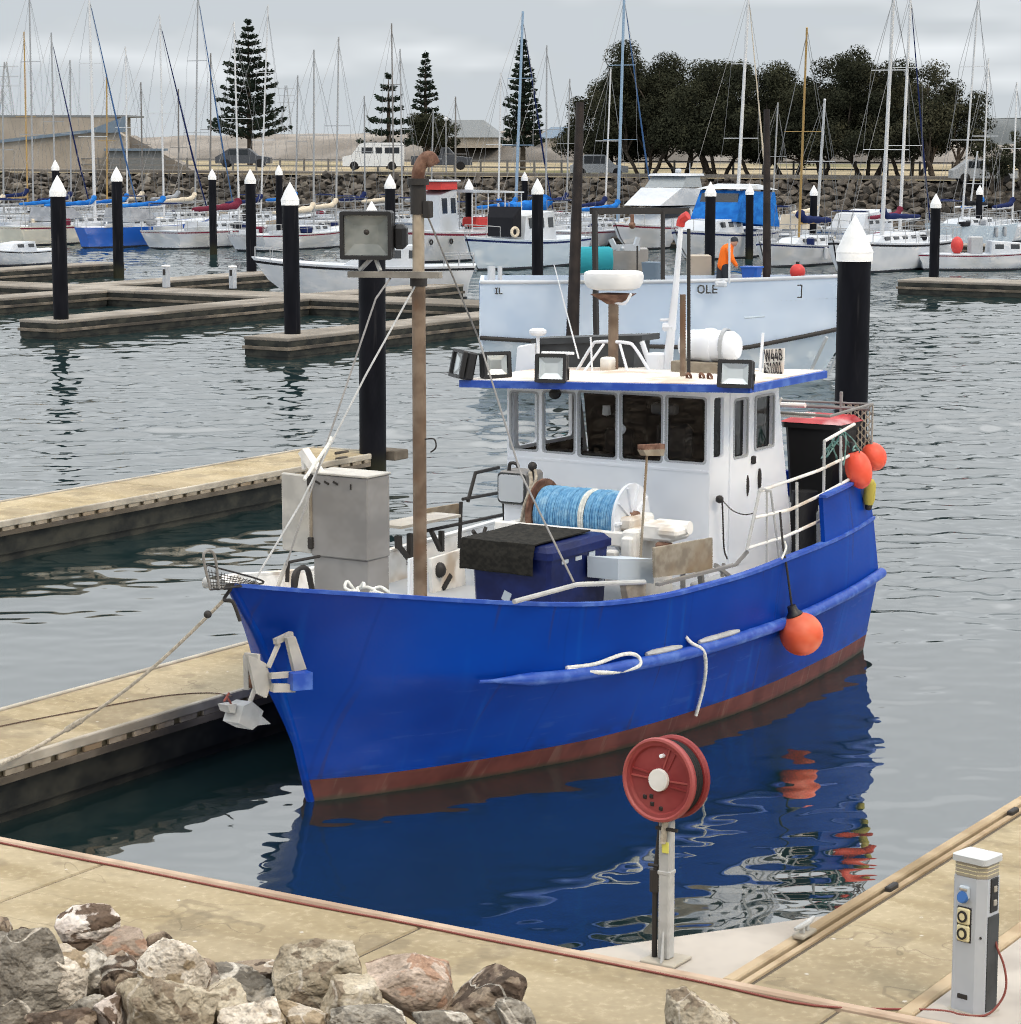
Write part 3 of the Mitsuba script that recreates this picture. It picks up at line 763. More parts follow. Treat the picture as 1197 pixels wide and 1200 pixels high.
def hangar():
    q = np.array((-148.247, 163.369, 4.117)); q[2] = 3.4
    b = thing('boat_hangar', 'long beige building with a blue edged sloping roof at the left', 'building', at=q)
    P = lambda x, y, z: RIGHT * x + AWAY * y + np.array([0, 0, z])
    k = 215 / 2936.0
    def slab(x0, x1, y0, y1, z0, z1):
        return hull_of([P(x, y, z) for x in (x0, x1) for y in (y0, y1) for z in (z0, z1)])
    part(b, 'wall', slab(-9, 5.4, 0, 9, -0.5, 4.55), 'wall_beige')
    part(b, 'parapet', slab(-9.05, 6.6, -0.06, 9.1, 4.552, 4.72), 'shed_grey')
    part(b, 'annex_wall', hull_of([P(x, y, z) for x, z in ((-9, -0.5), (6.5, -0.5), (6.5, 2.9), (5.6, 3.5), (-9, 1.8)) for y in (-2.2, -0.1)]), 'wall_beige')
    part(b, 'roof_beam', bar(P(-9, -2.4, 1.95), P(5.0, -2.4, 3.5), 0.25, 0.26), 'shed_blue')
    part(b, 'roof_fin', hull_of([P(x, y, z) for x, z in ((3.2, 3.32), (6.8, 4.65), (6.8, 3.3), (5.2, 3.2)) for y in (-2.6, -2.3)]), 'shed_blue')
    for x in (-7.2, -5.6):
        part(b, 'window', slab(x, x + 1.1, -0.08, -0.02, 3.1, 4.0), 'window_dark')
    part(b, 'ramp_wall', hull_of([P(x, y, z) for x, z in ((6.6, -0.5), (13, -0.5), (9.0, 0.9), (7.5, 1.9), (6.6, 3.0)) for y in (0, 4)]), 'sand')
    part(b, 'low_store', slab(5.4, 9.8, -3.4, -2.3, -0.5, 1.7), 'shed_grey')
    part(b, 'low_store_roof', slab(5.0, 10.2, -3.8, -2.2, 1.702, 1.9), 'shed_blue')
hangar()

def fence_line():
    """a dark rail fence on the bank, its posts one by one."""
    f = thing('bank_fence', 'low dark rail fence on the dry bank behind the masts', 'fence')
    for z in (0.45, 0.95):
        part(f, 'rail', bar((-150, 163, 3.5 + z), (-40, 163, 3.5 + z), 0.06, 0.10), 'alloy_dark')
    x = -150
    while x < -40:
        part(f, 'post', bounds((x - 0.06, 162.94, 3.2), (x + 0.06, 163.06, 4.55)), 'alloy_dark'); x += 2.4
fence_line()

def vehicle(name, label, base, yaw, L, Wd, Hh, body, kind):
    v = thing(name, label, kind, at=base)
    R = trimesh.transformations.rotation_matrix(yaw, [0, 0, 1])
    def pp(nm, m, mat):
        m = m.copy(); m.apply_transform(R); part(v, nm, m, mat)
    if kind == 'van':
        prof = [(-L / 2, 0.3), (L / 2, 0.3), (L / 2, 1.0), (L / 2 - 0.7, 1.15), (L / 2 - 1.3, Hh - 0.1), (L / 2 - 1.6, Hh), (-L / 2 + 0.15, Hh), (-L / 2, Hh - 0.2)]
        wins = [(L / 2 - 2.3, 1.25, L / 2 - 1.45, Hh - 0.35), (-L / 2 + 1.6, 1.25, L / 2 - 2.5, Hh - 0.35), (-L / 2 + 0.3, 1.25, -L / 2 + 1.4, Hh - 0.35)]
    elif kind == 'utility vehicle':
        prof = [(-L / 2, 0.35), (L / 2, 0.35), (L / 2, 0.9), (L / 2 - 1.2, 1.05), (L / 2 - 1.8, Hh), (0, Hh), (-0.2, 1.05), (-L / 2, 1.05)]
        wins = [(0.15, 1.1, L / 2 - 1.75, Hh - 0.12)]
    else:
        prof = [(-L / 2, 0.3), (L / 2, 0.3), (L / 2, 0.75), (L / 2 - 1.0, 0.9), (L / 2 - 1.7, Hh), (-L / 2 + 1.1, Hh), (-L / 2 + 0.3, 0.95), (-L / 2, 0.8)]
        wins = [(-L / 2 + 1.0, 0.95, L / 2 - 1.7, Hh - 0.1)]
    m = prism(prof, Wd); m = frame_to(m, (0, Wd / 2, 0), (1, 0, 0), (0, 0, 1))
    pp('body', m, body)
    for a, z0, c, z1 in wins:
        for y in (-Wd / 2 - 0.012, Wd / 2 + 0.012):
            pp('window', box(((a + c) / 2, y, (z0 + z1) / 2), (c - a, 0.02, z1 - z0)), 'window_dark')
    for sx in (-1, 1):
        for sy in (-1, 1):
            pp('wheel', lathe([(0, -0.1), (0.30, -0.1), (0.33, -0.05), (0.33, 0.05), (0.30, 0.1), (0, 0.1)], 14, (0, 1, 0), (sx * L * 0.31, sy * (Wd / 2 - 0.06), 0.33)), 'black_rubber')
YR = math.atan2(RIGHT[1], RIGHT[0])
vehicle('parked_van', 'white passenger van parked on the bank near the young pine', (-110.32, 157.181, 3.76), YR + PI, 4.6, 1.9, 2.05, 'van_white', 'van')
vehicle('parked_utility_vehicle', 'dark utility vehicle parked right of the white van', (-105.928, 159.921, 3.76), YR, 4.6, 1.8, 1.7, 'car_dark', 'utility vehicle')
vehicle('parked_car', 'dark grey car parked under the conical pine', (-119.93, 153.598, 3.93), YR, 4.2, 1.75, 1.45, 'car_dark', 'car')
vehicle('parked_car', 'silver car parked on the bank left of the dark trees', (-91.752, 159.164, 3.363), YR, 4.2, 1.75, 1.6, 'car_silver', 'car')
vehicle('parked_car', 'pale car half hidden by masts at the right of the bank', (-60.948, 155.725, 3.254), YR, 4.2, 1.75, 1.5, 'car_silver', 'car')

def pylon(base, h, label, w=1.6):
    p = thing('power_pylon', label, 'pylon', at=base)
    P = lambda x, y, z: RIGHT * x + AWAY * y + np.array([0, 0, z])
    ms = []
    for sx in (-1, 1):
        for sy in (-1, 1):
            ms.append(bar(P(sx * w, sy * w, 0), P(sx * 0.3, sy * 0.3, h), 0.16, 0.16))
        for i in range(6):
            a, b = i / 6, (i + 1) / 6
            ms.append(bar(P(sx * (w - (w - .3) * a), -(w - (w - .3) * a), h * a), P(-sx * (w - (w - .3) * b), -(w - (w - .3) * b), h * b), 0.10, 0.10))
    part(p, 'tower', cat(ms), 'alloy_grey')
    for z in (0.7, 0.82, 0.94):
        part(p, 'crossarm', bar(P(-h * 0.16, 0, h * z), P(h * 0.16, 0, h * z), 0.14, 0.14), 'alloy_grey')
pylon((-493.829, 525.922, 5.528), 22.0, 'faint lattice power pylon on the left skyline', 2.4)
pylon((-549.882, 729.249, 5.394), 20.0, 'faint lattice power pylon right of the conical pine', 2.2)
for u_, lab in ((1.0, 'slim pale lamp post on the bank between the pines'),):
    lp = thing('lamp_post', lab, 'lamp post', at=(-104.546, 158.415, 3.847))
    part(lp, 'pole', tube([(0, 0, -0.3), (0, 0, 3.6)], [0.06, 0.04], 8), 'alloy_grey')
    part(lp, 'lantern', ball((0, 0, 3.7), 0.16, 2), 'alloy_white')

# ------------------------------------------------------------------ the blue fishing boat (local x to port, y aft from the stem, z up)
BOAT = np.array([-13.39, 18.01, 0.0])
fb = thing('fishing_boat', 'blue steel fishing boat with white wheelhouse moored in the foreground', 'fishing boat', at=BOAT)
from scipy.interpolate import PchipInterpolator as PCH
WL_P = PCH([0, 0.42, 0.96, 1.86, 2.87, 4.17, 5.9, 7.5, 9.0], [0.03, 0.33, 0.62, 1.01, 1.38, 1.62, 1.74, 1.66, 1.48])
RB_P = PCH([-0.47, -0.3, 0.1, 0.91, 1.7, 2.53, 3.69, 4.7, 5.9, 7.3, 8.62], [0.03, 0.27, 0.72, 1.27, 1.56, 1.73, 1.87, 1.93, 1.93, 1.90, 1.82])
RB_Z = PCH([-0.47, 0.1, 0.91, 1.7, 2.53, 3.69, 4.7, 5.9, 7.3, 8.62], [1.20, 1.155, 1.10, 1.03, 0.985, 0.94, 0.92, 0.905, 0.945, 1.03])
SH_P = PCH([-1.12, -0.97, -0.7, -0.09, 0.68, 1.64, 2.45, 3.58, 4.75, 6.2, 6.87, 8.58], [0.035, 0.17, 0.42, 0.89, 1.30, 1.63, 1.80, 1.94, 2.01, 2.00, 1.97, 1.76])
SH_Z = PCH([-1.12, -0.7, -0.09, 0.68, 1.64, 2.45, 3.58, 4.75, 6.2, 6.87, 8.58], [2.17, 2.095, 2.00, 1.87, 1.72, 1.625, 1.57, 1.57, 1.605, 1.615, 1.66])
def level(kind, n=70):
    """a lengthwise line of the port side."""
    t = np.linspace(0, 1, n) ** 1.25
    if kind == 'keel':
        s = 0.12 + t * (8.9 - 0.12); return np.stack([np.interp(s, [0.12, 2, 5, 8.9], [0.02, 0.75, 1.35, 1.15]), s, np.full(n, -0.55)], 1)
    if kind == 'wl':
        s = t * 9.0; return np.stack([WL_P(s), s, np.zeros(n)], 1)
    if kind == 'rub':
        s = -0.47 + t * (8.62 + 0.47); return np.stack([RB_P(s), s, RB_Z(s)], 1)
    s = -1.12 + t * (8.58 + 1.12); return np.stack([SH_P(s), s, SH_Z(s)], 1)
KEEL, WLN, RUB, SHE = (level(k) for k in ('keel', 'wl', 'rub', 'sheer'))
def between(a, b, t, bow=0.0):
    """a line between two others; bow hollows the flare forward."""
    q = a + (b - a) * t
    n = len(q)
    h = np.sin(PI * t) * bow * np.clip(1 - np.linspace(0, 1, n) * 1.8, 0, 1)
    q[:, 0] = np.maximum(q[:, 0] - h, 0.02)
    return q
REDT = WLN + (RUB - WLN) * (0.215 / RUB[:, 2:3])
def skin(lines, both=True):
    n = len(lines[0]); V, F = np.vstack(lines), []
    for i in range(len(lines) - 1):
        for j in range(n - 1):
            F.append((i * n + j, i * n + j + 1, (i + 1) * n + j + 1, (i + 1) * n + j))
    F = np.array(F)
    if both:
        M = V * [-1, 1, 1]
        F2 = F[:, ::-1] + len(V)
        V, F = np.vstack([V, M]), np.vstack([F, F2])
    return mk(V, F)
topside = [between(REDT, RUB, t, 0.03) for t in np.linspace(0, 1, 7)] + [between(RUB, SHE, t, 0.05) for t in np.linspace(0, 1, 9)[1:]]
def stern_fill(lines):
    P = np.array([l[-1] for l in lines]); n = len(P)
    V = np.vstack([P, P * [-1, 1, 1]])
    return mk(V, [(i, i + 1, n + i + 1, n + i) for i in range(n - 1)])
def stem_fill(lines):
    P = np.array([l[0] for l in lines]); n = len(P)
    V = np.vstack([P, P * [-1, 1, 1]])
    return mk(V, [(i, n + i, n + i + 1, i + 1) for i in range(n - 1)])
part(fb, 'hull', cat([skin(topside), stern_fill(topside), stem_fill(topside)]), 'hull_blue', smooth=32)
red = [KEEL, between(KEEL, WLN, 0.6), WLN, between(WLN, REDT, 0.5), REDT]
part(fb, 'boot_band', cat([skin(red), stern_fill(red), stem_fill(red)]), 'boot_red', smooth=32, label='dull red boot band along the waterline')
inner = SHE * [1, 1, 1] - np.array([0.07, 0, 0]); inner[:, 0] = np.maximum(inner[:, 0], 0.0)
low = between(SHE, RUB, 0.48, 0.05) - np.array([0.09, 0, 0]); low[:, 0] = np.maximum(low[:, 0], 0); low[:, 1] += 0.06 * np.clip(1 - np.linspace(0, 1, 70) * 6, 0, 1)
part(fb, 'bulwark_lining', skin([inner, low]), 'paint_white_worn', smooth=30)
dk = low.copy(); mid = low * [0, 1, 1]
part(fb, 'deck', skin([low, mid]), 'paint_grey', smooth=30)
cap = SHE.copy(); cap[:, 0] -= 0.02; cap[:, 2] += 0.012
def ribbon(line, w, h):
    """a flat rail laid along a line: w across, h thick."""
    a = line + [-w / 2, 0, h / 2]; b = line + [w / 2, 0, h / 2]; c = line + [w / 2, 0, -h / 2]; d = line + [-w / 2, 0, -h / 2]
    n = len(line); V = np.vstack([a, b, c, d]); F = []
    for k in range(4):
        for j in range(n - 1):
            F.append((k * n + j, k * n + j + 1, ((k + 1) % 4) * n + j + 1, ((k + 1) % 4) * n + j))
    F += [(0, n, 2 * n, 3 * n), (n - 1, 4 * n - 1, 3 * n - 1, 2 * n - 1)]
    return mk(V, F)
for sgn in (1, -1):
    part(fb, 'gunwale', ribbon(cap * [sgn, 1, 1], 0.085, 0.035), 'trim_blue' if sgn > 0 else 'paint_white_worn')
    s = np.linspace(0.85, 8.60, 60)
    rl = np.stack([RB_P(np.minimum(s, 8.62)) + 0.045, s, RB_Z(np.minimum(s, 8.62))], 1)
    rad = np.clip((s - 0.85) / 0.5, 0.25, 1) * 0.062
    part(fb, 'rub_rail', tube(rl * [sgn, 1, 1], rad, 10), 'trim_blue', smooth=50)
part(fb, 'stem_bar', tube([(0, -1.13, 2.17), (0, -0.80, 1.72), (0, -0.49, 1.20), (0, -0.26, 0.70), (0, -0.02, 0.0), (0, 0.1, -0.5)], 0.04, 8), 'hull_blue', smooth=50)
# welded pads above the rub rail, and a small fitting on the bow
for a, b in ((3.02, 3.62), (3.95, 4.75)):
    pts = np.array([(RB_P(x) + 0.03, x, RB_Z(x) + 0.075) for x in np.linspace(a, b, 6)])
    part(fb, 'steel_pad', tube(pts, [0.02, 0.035, 0.035, 0.035, 0.035, 0.02], 6), 'galvanised')
part(fb, 'drain_boss', ball((1.02, 1.02, 0.72), 0.035, 2), 'trim_blue', smooth=True)
# raised stern bulwark
SB0, SB1 = 6.80, 8.58
s = np.linspace(SB0, SB1, 14)
bot = np.stack([SH_P(s), s, SH_Z(s) + 0.0], 1); top = np.stack([SH_P(s) - 0.04 - 0.05 * (s - SB0) / (SB1 - SB0), s - 0.04 * (s > SB0 + .01), 2.125 + 0.02 * (s - SB0)], 1)
def plate(a, b, th):
    n = len(a); o = np.array([th, 0, 0]); V = np.vstack([a, b, a - o, b - o]); F = []
    for j in range(n - 1):
        F += [(j, j + 1, n + j + 1, n + j), (2 * n + j, 3 * n + j, 3 * n + j + 1, 2 * n + j + 1), (n + j, n + j + 1, 3 * n + j + 1, 3 * n + j)]
    F += [(0, n, 3 * n, 2 * n), (n - 1, 3 * n - 1, 4 * n - 1, 2 * n - 1)]
    return mk(V, F)
for sgn in (1, -1):
    part(fb, 'stern_bulwark', plate(bot * [sgn, 1, 1], top * [sgn, 1, 1], 0.05 * sgn), 'hull_blue', smooth=32)
    part(fb, 'bulwark_cap', ribbon(top * [sgn, 1, 1] + [0, 0, 0.02], 0.09, 0.03), 'trim_blue')
part(fb, 'transom_bulwark', hull_of([(x * w, 8.57 - d, z) for x in (-1, 1) for d in (0, 0.05) for w, z in ((1.74, 1.62), (1.63, 2.15))]), 'hull_blue')
# foredeck steelwork: stowed anchor bracket at the stem
q = 0.20
part(fb, 'roller_cheek', hull_of([(0.22, -1.052, 1.537), (0.22, -1.195, 1.593), (0.22, -1.083, 1.24), (0.22, -0.939, 1.167), (0.22, -0.863, 1.29), (0.22, -0.932, 1.471)] + [np.array(v) - [0.03, 0, 0] for v in ((0.22, -1.052, 1.537), (0.22, -1.195, 1.593), (0.22, -1.083, 1.24), (0.22, -0.939, 1.167), (0.22, -0.863, 1.29), (0.22, -0.932, 1.471))]), 'steel_light')
part(fb, 'roller_guard', hull_of([np.array(v) + d for v in ((0.08, -1.005, 1.514), (0.12, -0.923, 1.488), (0.12, -0.93, 1.23), (0.08, -0.999, 1.253)) for d in ([0, 0, 0], [-0.03, 0, 0])]), 'rusty')
part(fb, 'roller_frame', cat([bar((0.05, -1.002, 1.54), (0.05, -0.997, 1.234), 0.05, 0.03), bar((0.05, -1.014, 1.542), (0.22, -1.039, 1.55), 0.03, 0.05), bar((0.24, -0.934, 1.443), (0.24, -0.783, 1.629), 0.035, 0.03), bar((0.25, -0.925, 1.366), (0.32, -0.659, 1.341), 0.05, 0.05), bar((0.25, -0.903, 1.255), (0.34, -0.701, 1.228), 0.07, 0.07), bar((0.24, -0.832, 1.653), (0.26, -0.622, 1.688), 0.05, 0.05)]), 'steel_light')
part(fb, 'wear_plate', hull_of([np.array(v) + d for v in ((0.34, -0.79, 1.687), (0.36, -0.693, 1.688), (0.36, -0.536, 1.369), (0.34, -0.685, 1.371)) for d in ([0, 0, 0], [-0.05, 0.02, 0])]), 'steel_light')
part(fb, 'roller_box', hull_of([np.array(v) + d for v in ((0.4, -0.79, 1.374), (0.5, -0.637, 1.373), (0.5, -0.64, 1.22), (0.4, -0.793, 1.222)) for d in ([0, 0, 0], [-0.1, 0.05, 0])]), 'trim_blue')
# bow basket: bent tube hoop with wire sides
hoop = curve([(0.08, -1.518, 2.213), (0.08, -1.602, 2.483), (0.08, -1.566, 2.544), (0.08, -1.497, 2.535), (0.08, -1.441, 2.461), (0.08, -1.402, 2.196)], 5)
part(fb, 'bow_basket_hoop', tube(hoop, 0.013, 7), 'steel_grey', smooth=40)
bk = part(fb, 'bow_basket', cat([tube(curve([(0.08, -1.518, 2.206), (0.08, -1, 2.164), (0.08, -0.782, 2.154), (0.08, -0.879, 2.207), (0.08, -1.397, 2.373), (0.08, -1.57, 2.413), (0.08, -1.518, 2.206)], 3), 0.009, 6)]), 'dark_metal', smooth=40)
wires = []
A, B = np.array((0.08, -1.57, 2.398)), np.array((0.08, -1.518, 2.213)); C, E = np.array((0.08, -0.831, 2.169)), np.array((0.08, -0.976, 2.161))
for t in np.linspace(0.04, 0.94, 16): wires.append(tube([A + (C - A) * t, B + (E - B) * t], 0.0035, 4))
for t in np.linspace(0.15, 0.85, 5): wires.append(tube([A + (B - A) * t, C + (E - C) * t], 0.0035, 4))
part(fb, 'basket_mesh', cat(wires), 'dark_metal', kind='stuff')
part(fb, 'bow_roller', lathe([(0, -0.09), (0.05, -0.09), (0.038, -0.03), (0.038, 0.03), (0.05, 0.09), (0, 0.09)], 14, (1, 0, 0), (-0.04, -1.321, 2.217)), 'galvanised', smooth=40)
part(fb, 'roller_arm', bar((0, -1.349, 2.195), (0, -1.066, 2.159), 0.05, 0.05), 'dark_metal')
part(fb, 'pipe_hoop', tube(curve([(0.35, -0.708, 2.085), (0.35, -0.693, 2.234), (0.33, -0.578, 2.276), (0.3, -0.413, 2.234), (0.28, -0.326, 2.05)], 5), 0.020, 8), 'dark_metal', smooth=50)
part(fb, 'pipe_hoop', tube(curve([(0.1, -0.352, 2.006), (0.1, -0.284, 2.197), (0.05, -0.115, 2.184), (0, 0.026, 1.97)], 5), 0.018, 8), 'dark_metal', smooth=50)
part(fb, 'bow_post', cat([tube([(0.1, -0.463, 2.116), (0.1, -0.446, 2.305)], 0.02, 7), tube([(0.1, -0.446, 2.29), (0.1, 0.026, 2.277)], 0.014, 7)]), 'dark_metal')
part(fb, 'bow_post', tube([(0.1, -0.601, 2.09), (0.1, -0.471, 2.286)], 0.018, 7), 'steel_light')

# bow cabinet
CS = 0.30
cab = part(fb, 'steel_cabinet', box((0.12, CS + 0.18, 2.60), (0.64, 0.36, 0.76), 0.012), 'steel_grey')
part(fb, 'cabinet_pedestal', box((0.12, CS + 0.19, 1.90), (0.62, 0.33, 0.64), 0.01), 'steel_grey')
part(cab, 'lid', box((0.12, CS + 0.18, 2.99), (0.66, 0.38, 0.02), 0.005), 'steel_light')
dr_ = box((-0.375, CS + 0.03, 2.60), (0.36, 0.05, 0.72), 0.01, rz=-0.14)
part(cab, 'door', dr_, 'steel_light', label='cabinet door hinged open to the left, coloured lighter to look lit')  # lighter steel: the light its tilt catches is put into the colour
for z in (2.34, 2.92):
    part(cab, 'hinge', box((-0.19, CS - 0.005, z), (0.05, 0.06, 0.11), 0.008), 'dark_metal')
part(cab, 'edge_strip', box((-0.19, CS - 0.002, 2.62), (0.025, 0.03, 0.46), 0.004), 'wood_grey')
part(cab, 'vent', cat([box((x, CS - 0.004, 2.905 + 0.004 * i), (0.055, 0.01, 0.018), 0, ry=0.4) for i, x in enumerate((-0.11, -0.01, 0.09))] + [box((0.26, CS - 0.004, 2.89), (0.012, 0.01, 0.05))]), 'dark_metal')
part(fb, 'cabinet_arm', cat([bar((-0.31, 0.35, 3.18), (-0.128, 0.35, 2.971), 0.10, 0.07), bar((-0.327, 0.36, 3.162), (-0.31, 0.36, 3.005), 0.03, 0.03)]), 'paint_white_worn')

# bow mast with lamp, crossbar and bent pipe head
MS, MP = 1.87, -0.05
mast = part(fb, 'mast', tube([(MP, MS, 1.35), (MP, MS, 4.70)], 0.066, 18), 'rust_mast', smooth=40)
part(mast, 'upper_tube', tube([(MP, MS, 4.72), (MP, MS, 5.33)], 0.057, 18), 'bare_mast', smooth=40, label='bare pale upper length of the mast')
part(mast, 'head_fitting', cat([tube([(MP, MS, 5.30), (MP, MS, 5.62)], 0.075, 14), tube([(MP, MS, 5.58), (MP, MS, 5.64)], 0.105, 14), box((MP + 0.11, MS, 5.35), (0.08, 0.08, 0.16), 0.01)]), 'dark_metal', smooth=40)
part(mast, 'collar', tube([(MP, MS, 4.62), (MP, MS, 4.74)], 0.082, 14), 'dark_metal', smooth=40)
part(mast, 'bent_pipe', tube(curve([(MP, MS, 5.64), (MP + 0.01, MS, 5.72), (MP + 0.05, MS + 0.02, 5.81), (MP + 0.11, MS + 0.04, 5.84), (MP + 0.15, MS + 0.05, 5.77)], 5), 0.062, 12), 'rusty', smooth=50)
part(mast, 'crossbar', bar((MP - 0.72, MS - 0.13, 4.72), (MP + 0.34, MS - 0.13, 4.74), 0.06, 0.06), 'bar_grey')
part(mast, 'mast_hook', tube(curve([(MP + 0.05, MS, 3.15), (MP + 0.17, MS, 3.16), (MP + 0.19, MS, 3.08), (MP + 0.13, MS, 3.03)], 4), 0.008, 6), 'dark_metal')
def floodlight(parent, c, w, h, yaw, pitch, depth=0.10, bracket=True):
    """a square lamp: housing, reflector behind glass, bracket."""
    R = trimesh.transformations.euler_matrix(pitch, 0, yaw, 'sxyz')
    def put(m): m = m.copy(); m.apply_transform(R); m.apply_translation(c); return m
    fr = prism(roundrect(-w / 2, -h / 2, w / 2, h / 2, 0.02).difference(roundrect(-w / 2 + .035, -h / 2 + .035, w / 2 - .035, h / 2 - .035, 0.01)), 0.05)
    fr = frame_to(fr, (0, -depth / 2, 0), (1, 0, 0), (0, 0, 1))
    k = part(parent, 'floodlight', put(cat([fr, box((0, 0.02, 0), (w, depth, h), 0.02)])), 'black_plastic')
    return k, put
def flood_parts(k, put, w, h, depth=0.10, mat='lamp_reflector'):
    x, z, y = w / 2 - 0.04, h / 2 - 0.04, -depth / 2 + 0.018
    part(k, 'reflector', put(cat([mk([(-x, y - .028, -z), (x, y - .028, -z), (x * .55, y, -z * .45), (-x * .55, y, -z * .45)], [(0, 1, 2, 3)]), mk([(-x, y - .028, z), (-x * .55, y, z * .5), (x * .55, y, z * .5), (x, y - .028, z)], [(0, 1, 2, 3)]),
         mk([(-x, y - .028, -z), (-x * .55, y, -z * .45), (-x * .55, y, z * .5), (-x, y - .028, z)], [(0, 1, 2, 3)]), mk([(x, y - .028, -z), (x, y - .028, z), (x * .55, y, z * .5), (x * .55, y, -z * .45)], [(0, 1, 2, 3)]),
         mk([(-x * .55, y, -z * .45), (x * .55, y, -z * .45), (x * .55, y, z * .5), (-x * .55, y, z * .5)], [(0, 1, 2, 3)])])), mat)
    part(k, 'glass', put(mk([(-x, -depth / 2 - 0.025, -z), (x, -depth / 2 - 0.025, -z), (x, -depth / 2 - 0.025, z), (-x, -depth / 2 - 0.025, z)], [(0, 1, 2, 3)])), 'glass')
k, put = floodlight(fb, (MP - 0.52, MS - 0.10, 5.10), 0.50, 0.46, 0.45, 0.02, 0.16)
flood_parts(k, put, 0.50, 0.46, 0.16, 'lamp_lens')
part(k, 'bulb', put(ball((0, -0.04, 0.03), 0.035, 2)), 'dark_metal')
part(k, 'housing', put(cat([box((0.02, 0.14, 0), (0.36, 0.16, 0.34), 0.05), box((0.30, 0.1, -0.02), (0.14, 0.18, 0.24), 0.04)])), 'black_plastic')
part(mast, 'lamp_bracket', cat([bar((MP - 0.60, MS - 0.12, 4.76), (MP - 0.45, MS - 0.1, 4.90), 0.05, 0.03), bar((MP - 0.36, MS - 0.12, 4.76), (MP - 0.44, MS - 0.1, 4.90), 0.03, 0.03)]), 'galvanised')

# wires of the mast
def wire(pts, r, mat, label=None):
    return part(fb, 'stay', tube(pts, r, 6), mat, label=label)
wire([(0.05, -0.914, 2.141), (0.05, -0.18, 2.782), (0.02, 0.882, 3.845), (MP, MS, 4.68)], 0.010, 'galvanised')
wire([(0.15, -0.538, 2.285), (0.1, -0.091, 2.898), (0, 1.085, 4.543), (MP - 0.3, MS, 4.72)], 0.010, 'steel_grey')
wire([(MP + 0.1, MS, 5.3), (-0.358, 3.4, 4.019), (0.85, 2.273, 2.831), (1.78, 1.702, 1.948)], 0.010, 'steel_grey')
part(fb, 'stay_rope', tube([(0.12, -0.218, 3.007), (0.1, 0.188, 3.286), (0.1, 0.228, 3.344)], 0.016, 7), 'rope_white')

# wheelhouse: walls with real openings, glass, near-black inside for shade
WF, WA, WH = 5.46, 7.02, 1.30
Zb = 1.22
def wall(outer, holes, o, x, y, th):
    p = Polygon(outer)
    for h in holes: p = p.difference(h)
    return frame_to(prism(p, th), o, x, y)
FW = [(-1.26, 2.60, -0.90, 3.25), (-0.835, 2.60, -0.425, 3.27), (-0.385, 2.58, 0.10, 3.29), (0.14, 2.58, 0.66, 3.30), (0.70, 2.60, 1.185, 3.30)]
def win_poly(w, r=0.035): return roundrect(w[0], w[1], w[2], w[3], r)
wh = part(fb, 'wheelhouse', wall([(-1.3, Zb), (1.235, Zb), (1.235, 3.43), (-1.3, 3.36)], [win_poly(w) for w in FW], (0, WF + 0.06, 0), (1, 0, 0), (0, 0, 1), 0.06), 'paint_white')
# port side: canted corner, door with a window, after window
cA, cB = np.array([1.235, WF, 0]), np.array([1.30, 5.72, 0])
cx = (cB - cA) / np.linalg.norm(cB - cA); cl = np.linalg.norm(cB - cA)
part(wh, 'corner_wall', wall([(0, Zb), (cl, Zb), (cl, 3.43), (0, 3.43)], [roundrect(0.06, 2.66, cl - 0.05, 3.30, 0.03)], cA - np.array([cx[1], -cx[0], 0]) * 0.05, cx, (0, 0, 1), 0.05), 'paint_white')
SW = [(5.86, 2.62, 6.20, 3.25), (6.38, 2.66, 6.84, 3.24)]
side_out = [(5.72, Zb), (7.42, Zb), (7.30, 1.86), (7.10, 2.65), (6.93, 3.43), (5.72, 3.43)]
part(wh, 'port_wall', wall(side_out, [win_poly(SW[0]), win_poly(SW[1])], (WH - 0.05, 0, 0), (0, 1, 0), (0, 0, 1), 0.05), 'paint_white')
part(wh, 'starboard_wall', wall([(WF + 0.061, Zb), (7.42, Zb), (7.1, 2.65), (6.93, 3.38), (WF + 0.061, 3.38)], [roundrect(5.62, 2.62, 6.05, 3.24, 0.05), roundrect(6.2, 2.62, 6.8, 3.24, 0.05)], (-WH, 0, 0), (0, 1, 0), (0, 0, 1), 0.05), 'paint_white')
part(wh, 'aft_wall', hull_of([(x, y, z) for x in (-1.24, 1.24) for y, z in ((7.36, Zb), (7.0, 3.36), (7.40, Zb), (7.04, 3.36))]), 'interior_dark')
def pane_mesh(w, o, x, y):
    m = prism(win_poly(w, 0.04), 0.004)
    return frame_to(m, o, x, y)
for w in FW:
    k = part(wh, 'front_window', frame_to(prism(roundrect(w[0] - .010, w[1] - .010, w[2] + .010, w[3] + .010, 0.042).difference(win_poly((w[0] + .012, w[1] + .012, w[2] - .012, w[3] - .012))), 0.010), (0, WF + 0.004, 0), (1, 0, 0), (0, 0, 1)), 'paint_grey')
    part(wh, 'window_pane', mk([(w[0], WF + 0.03, w[1]), (w[2], WF + 0.03, w[1]), (w[2], WF + 0.03, w[3]), (w[0], WF + 0.03, w[3])], [(0, 1, 2, 3)]), 'glass')
for w in SW:
    part(wh, 'side_window', frame_to(prism(roundrect(w[0] - .010, w[1] - .010, w[2] + .010, w[3] + .010, 0.042).difference(win_poly((w[0] + .012, w[1] + .012, w[2] - .012, w[3] - .012))), 0.020), (WH, 0, 0), (0, 1, 0), (0, 0, 1)), 'paint_grey')
    part(wh, 'window_pane', mk([(WH - 0.03, w[0], w[1]), (WH - 0.03, w[2], w[1]), (WH - 0.03, w[2], w[3]), (WH - 0.03, w[0], w[3])], [(0, 1, 2, 3)]), 'glass')
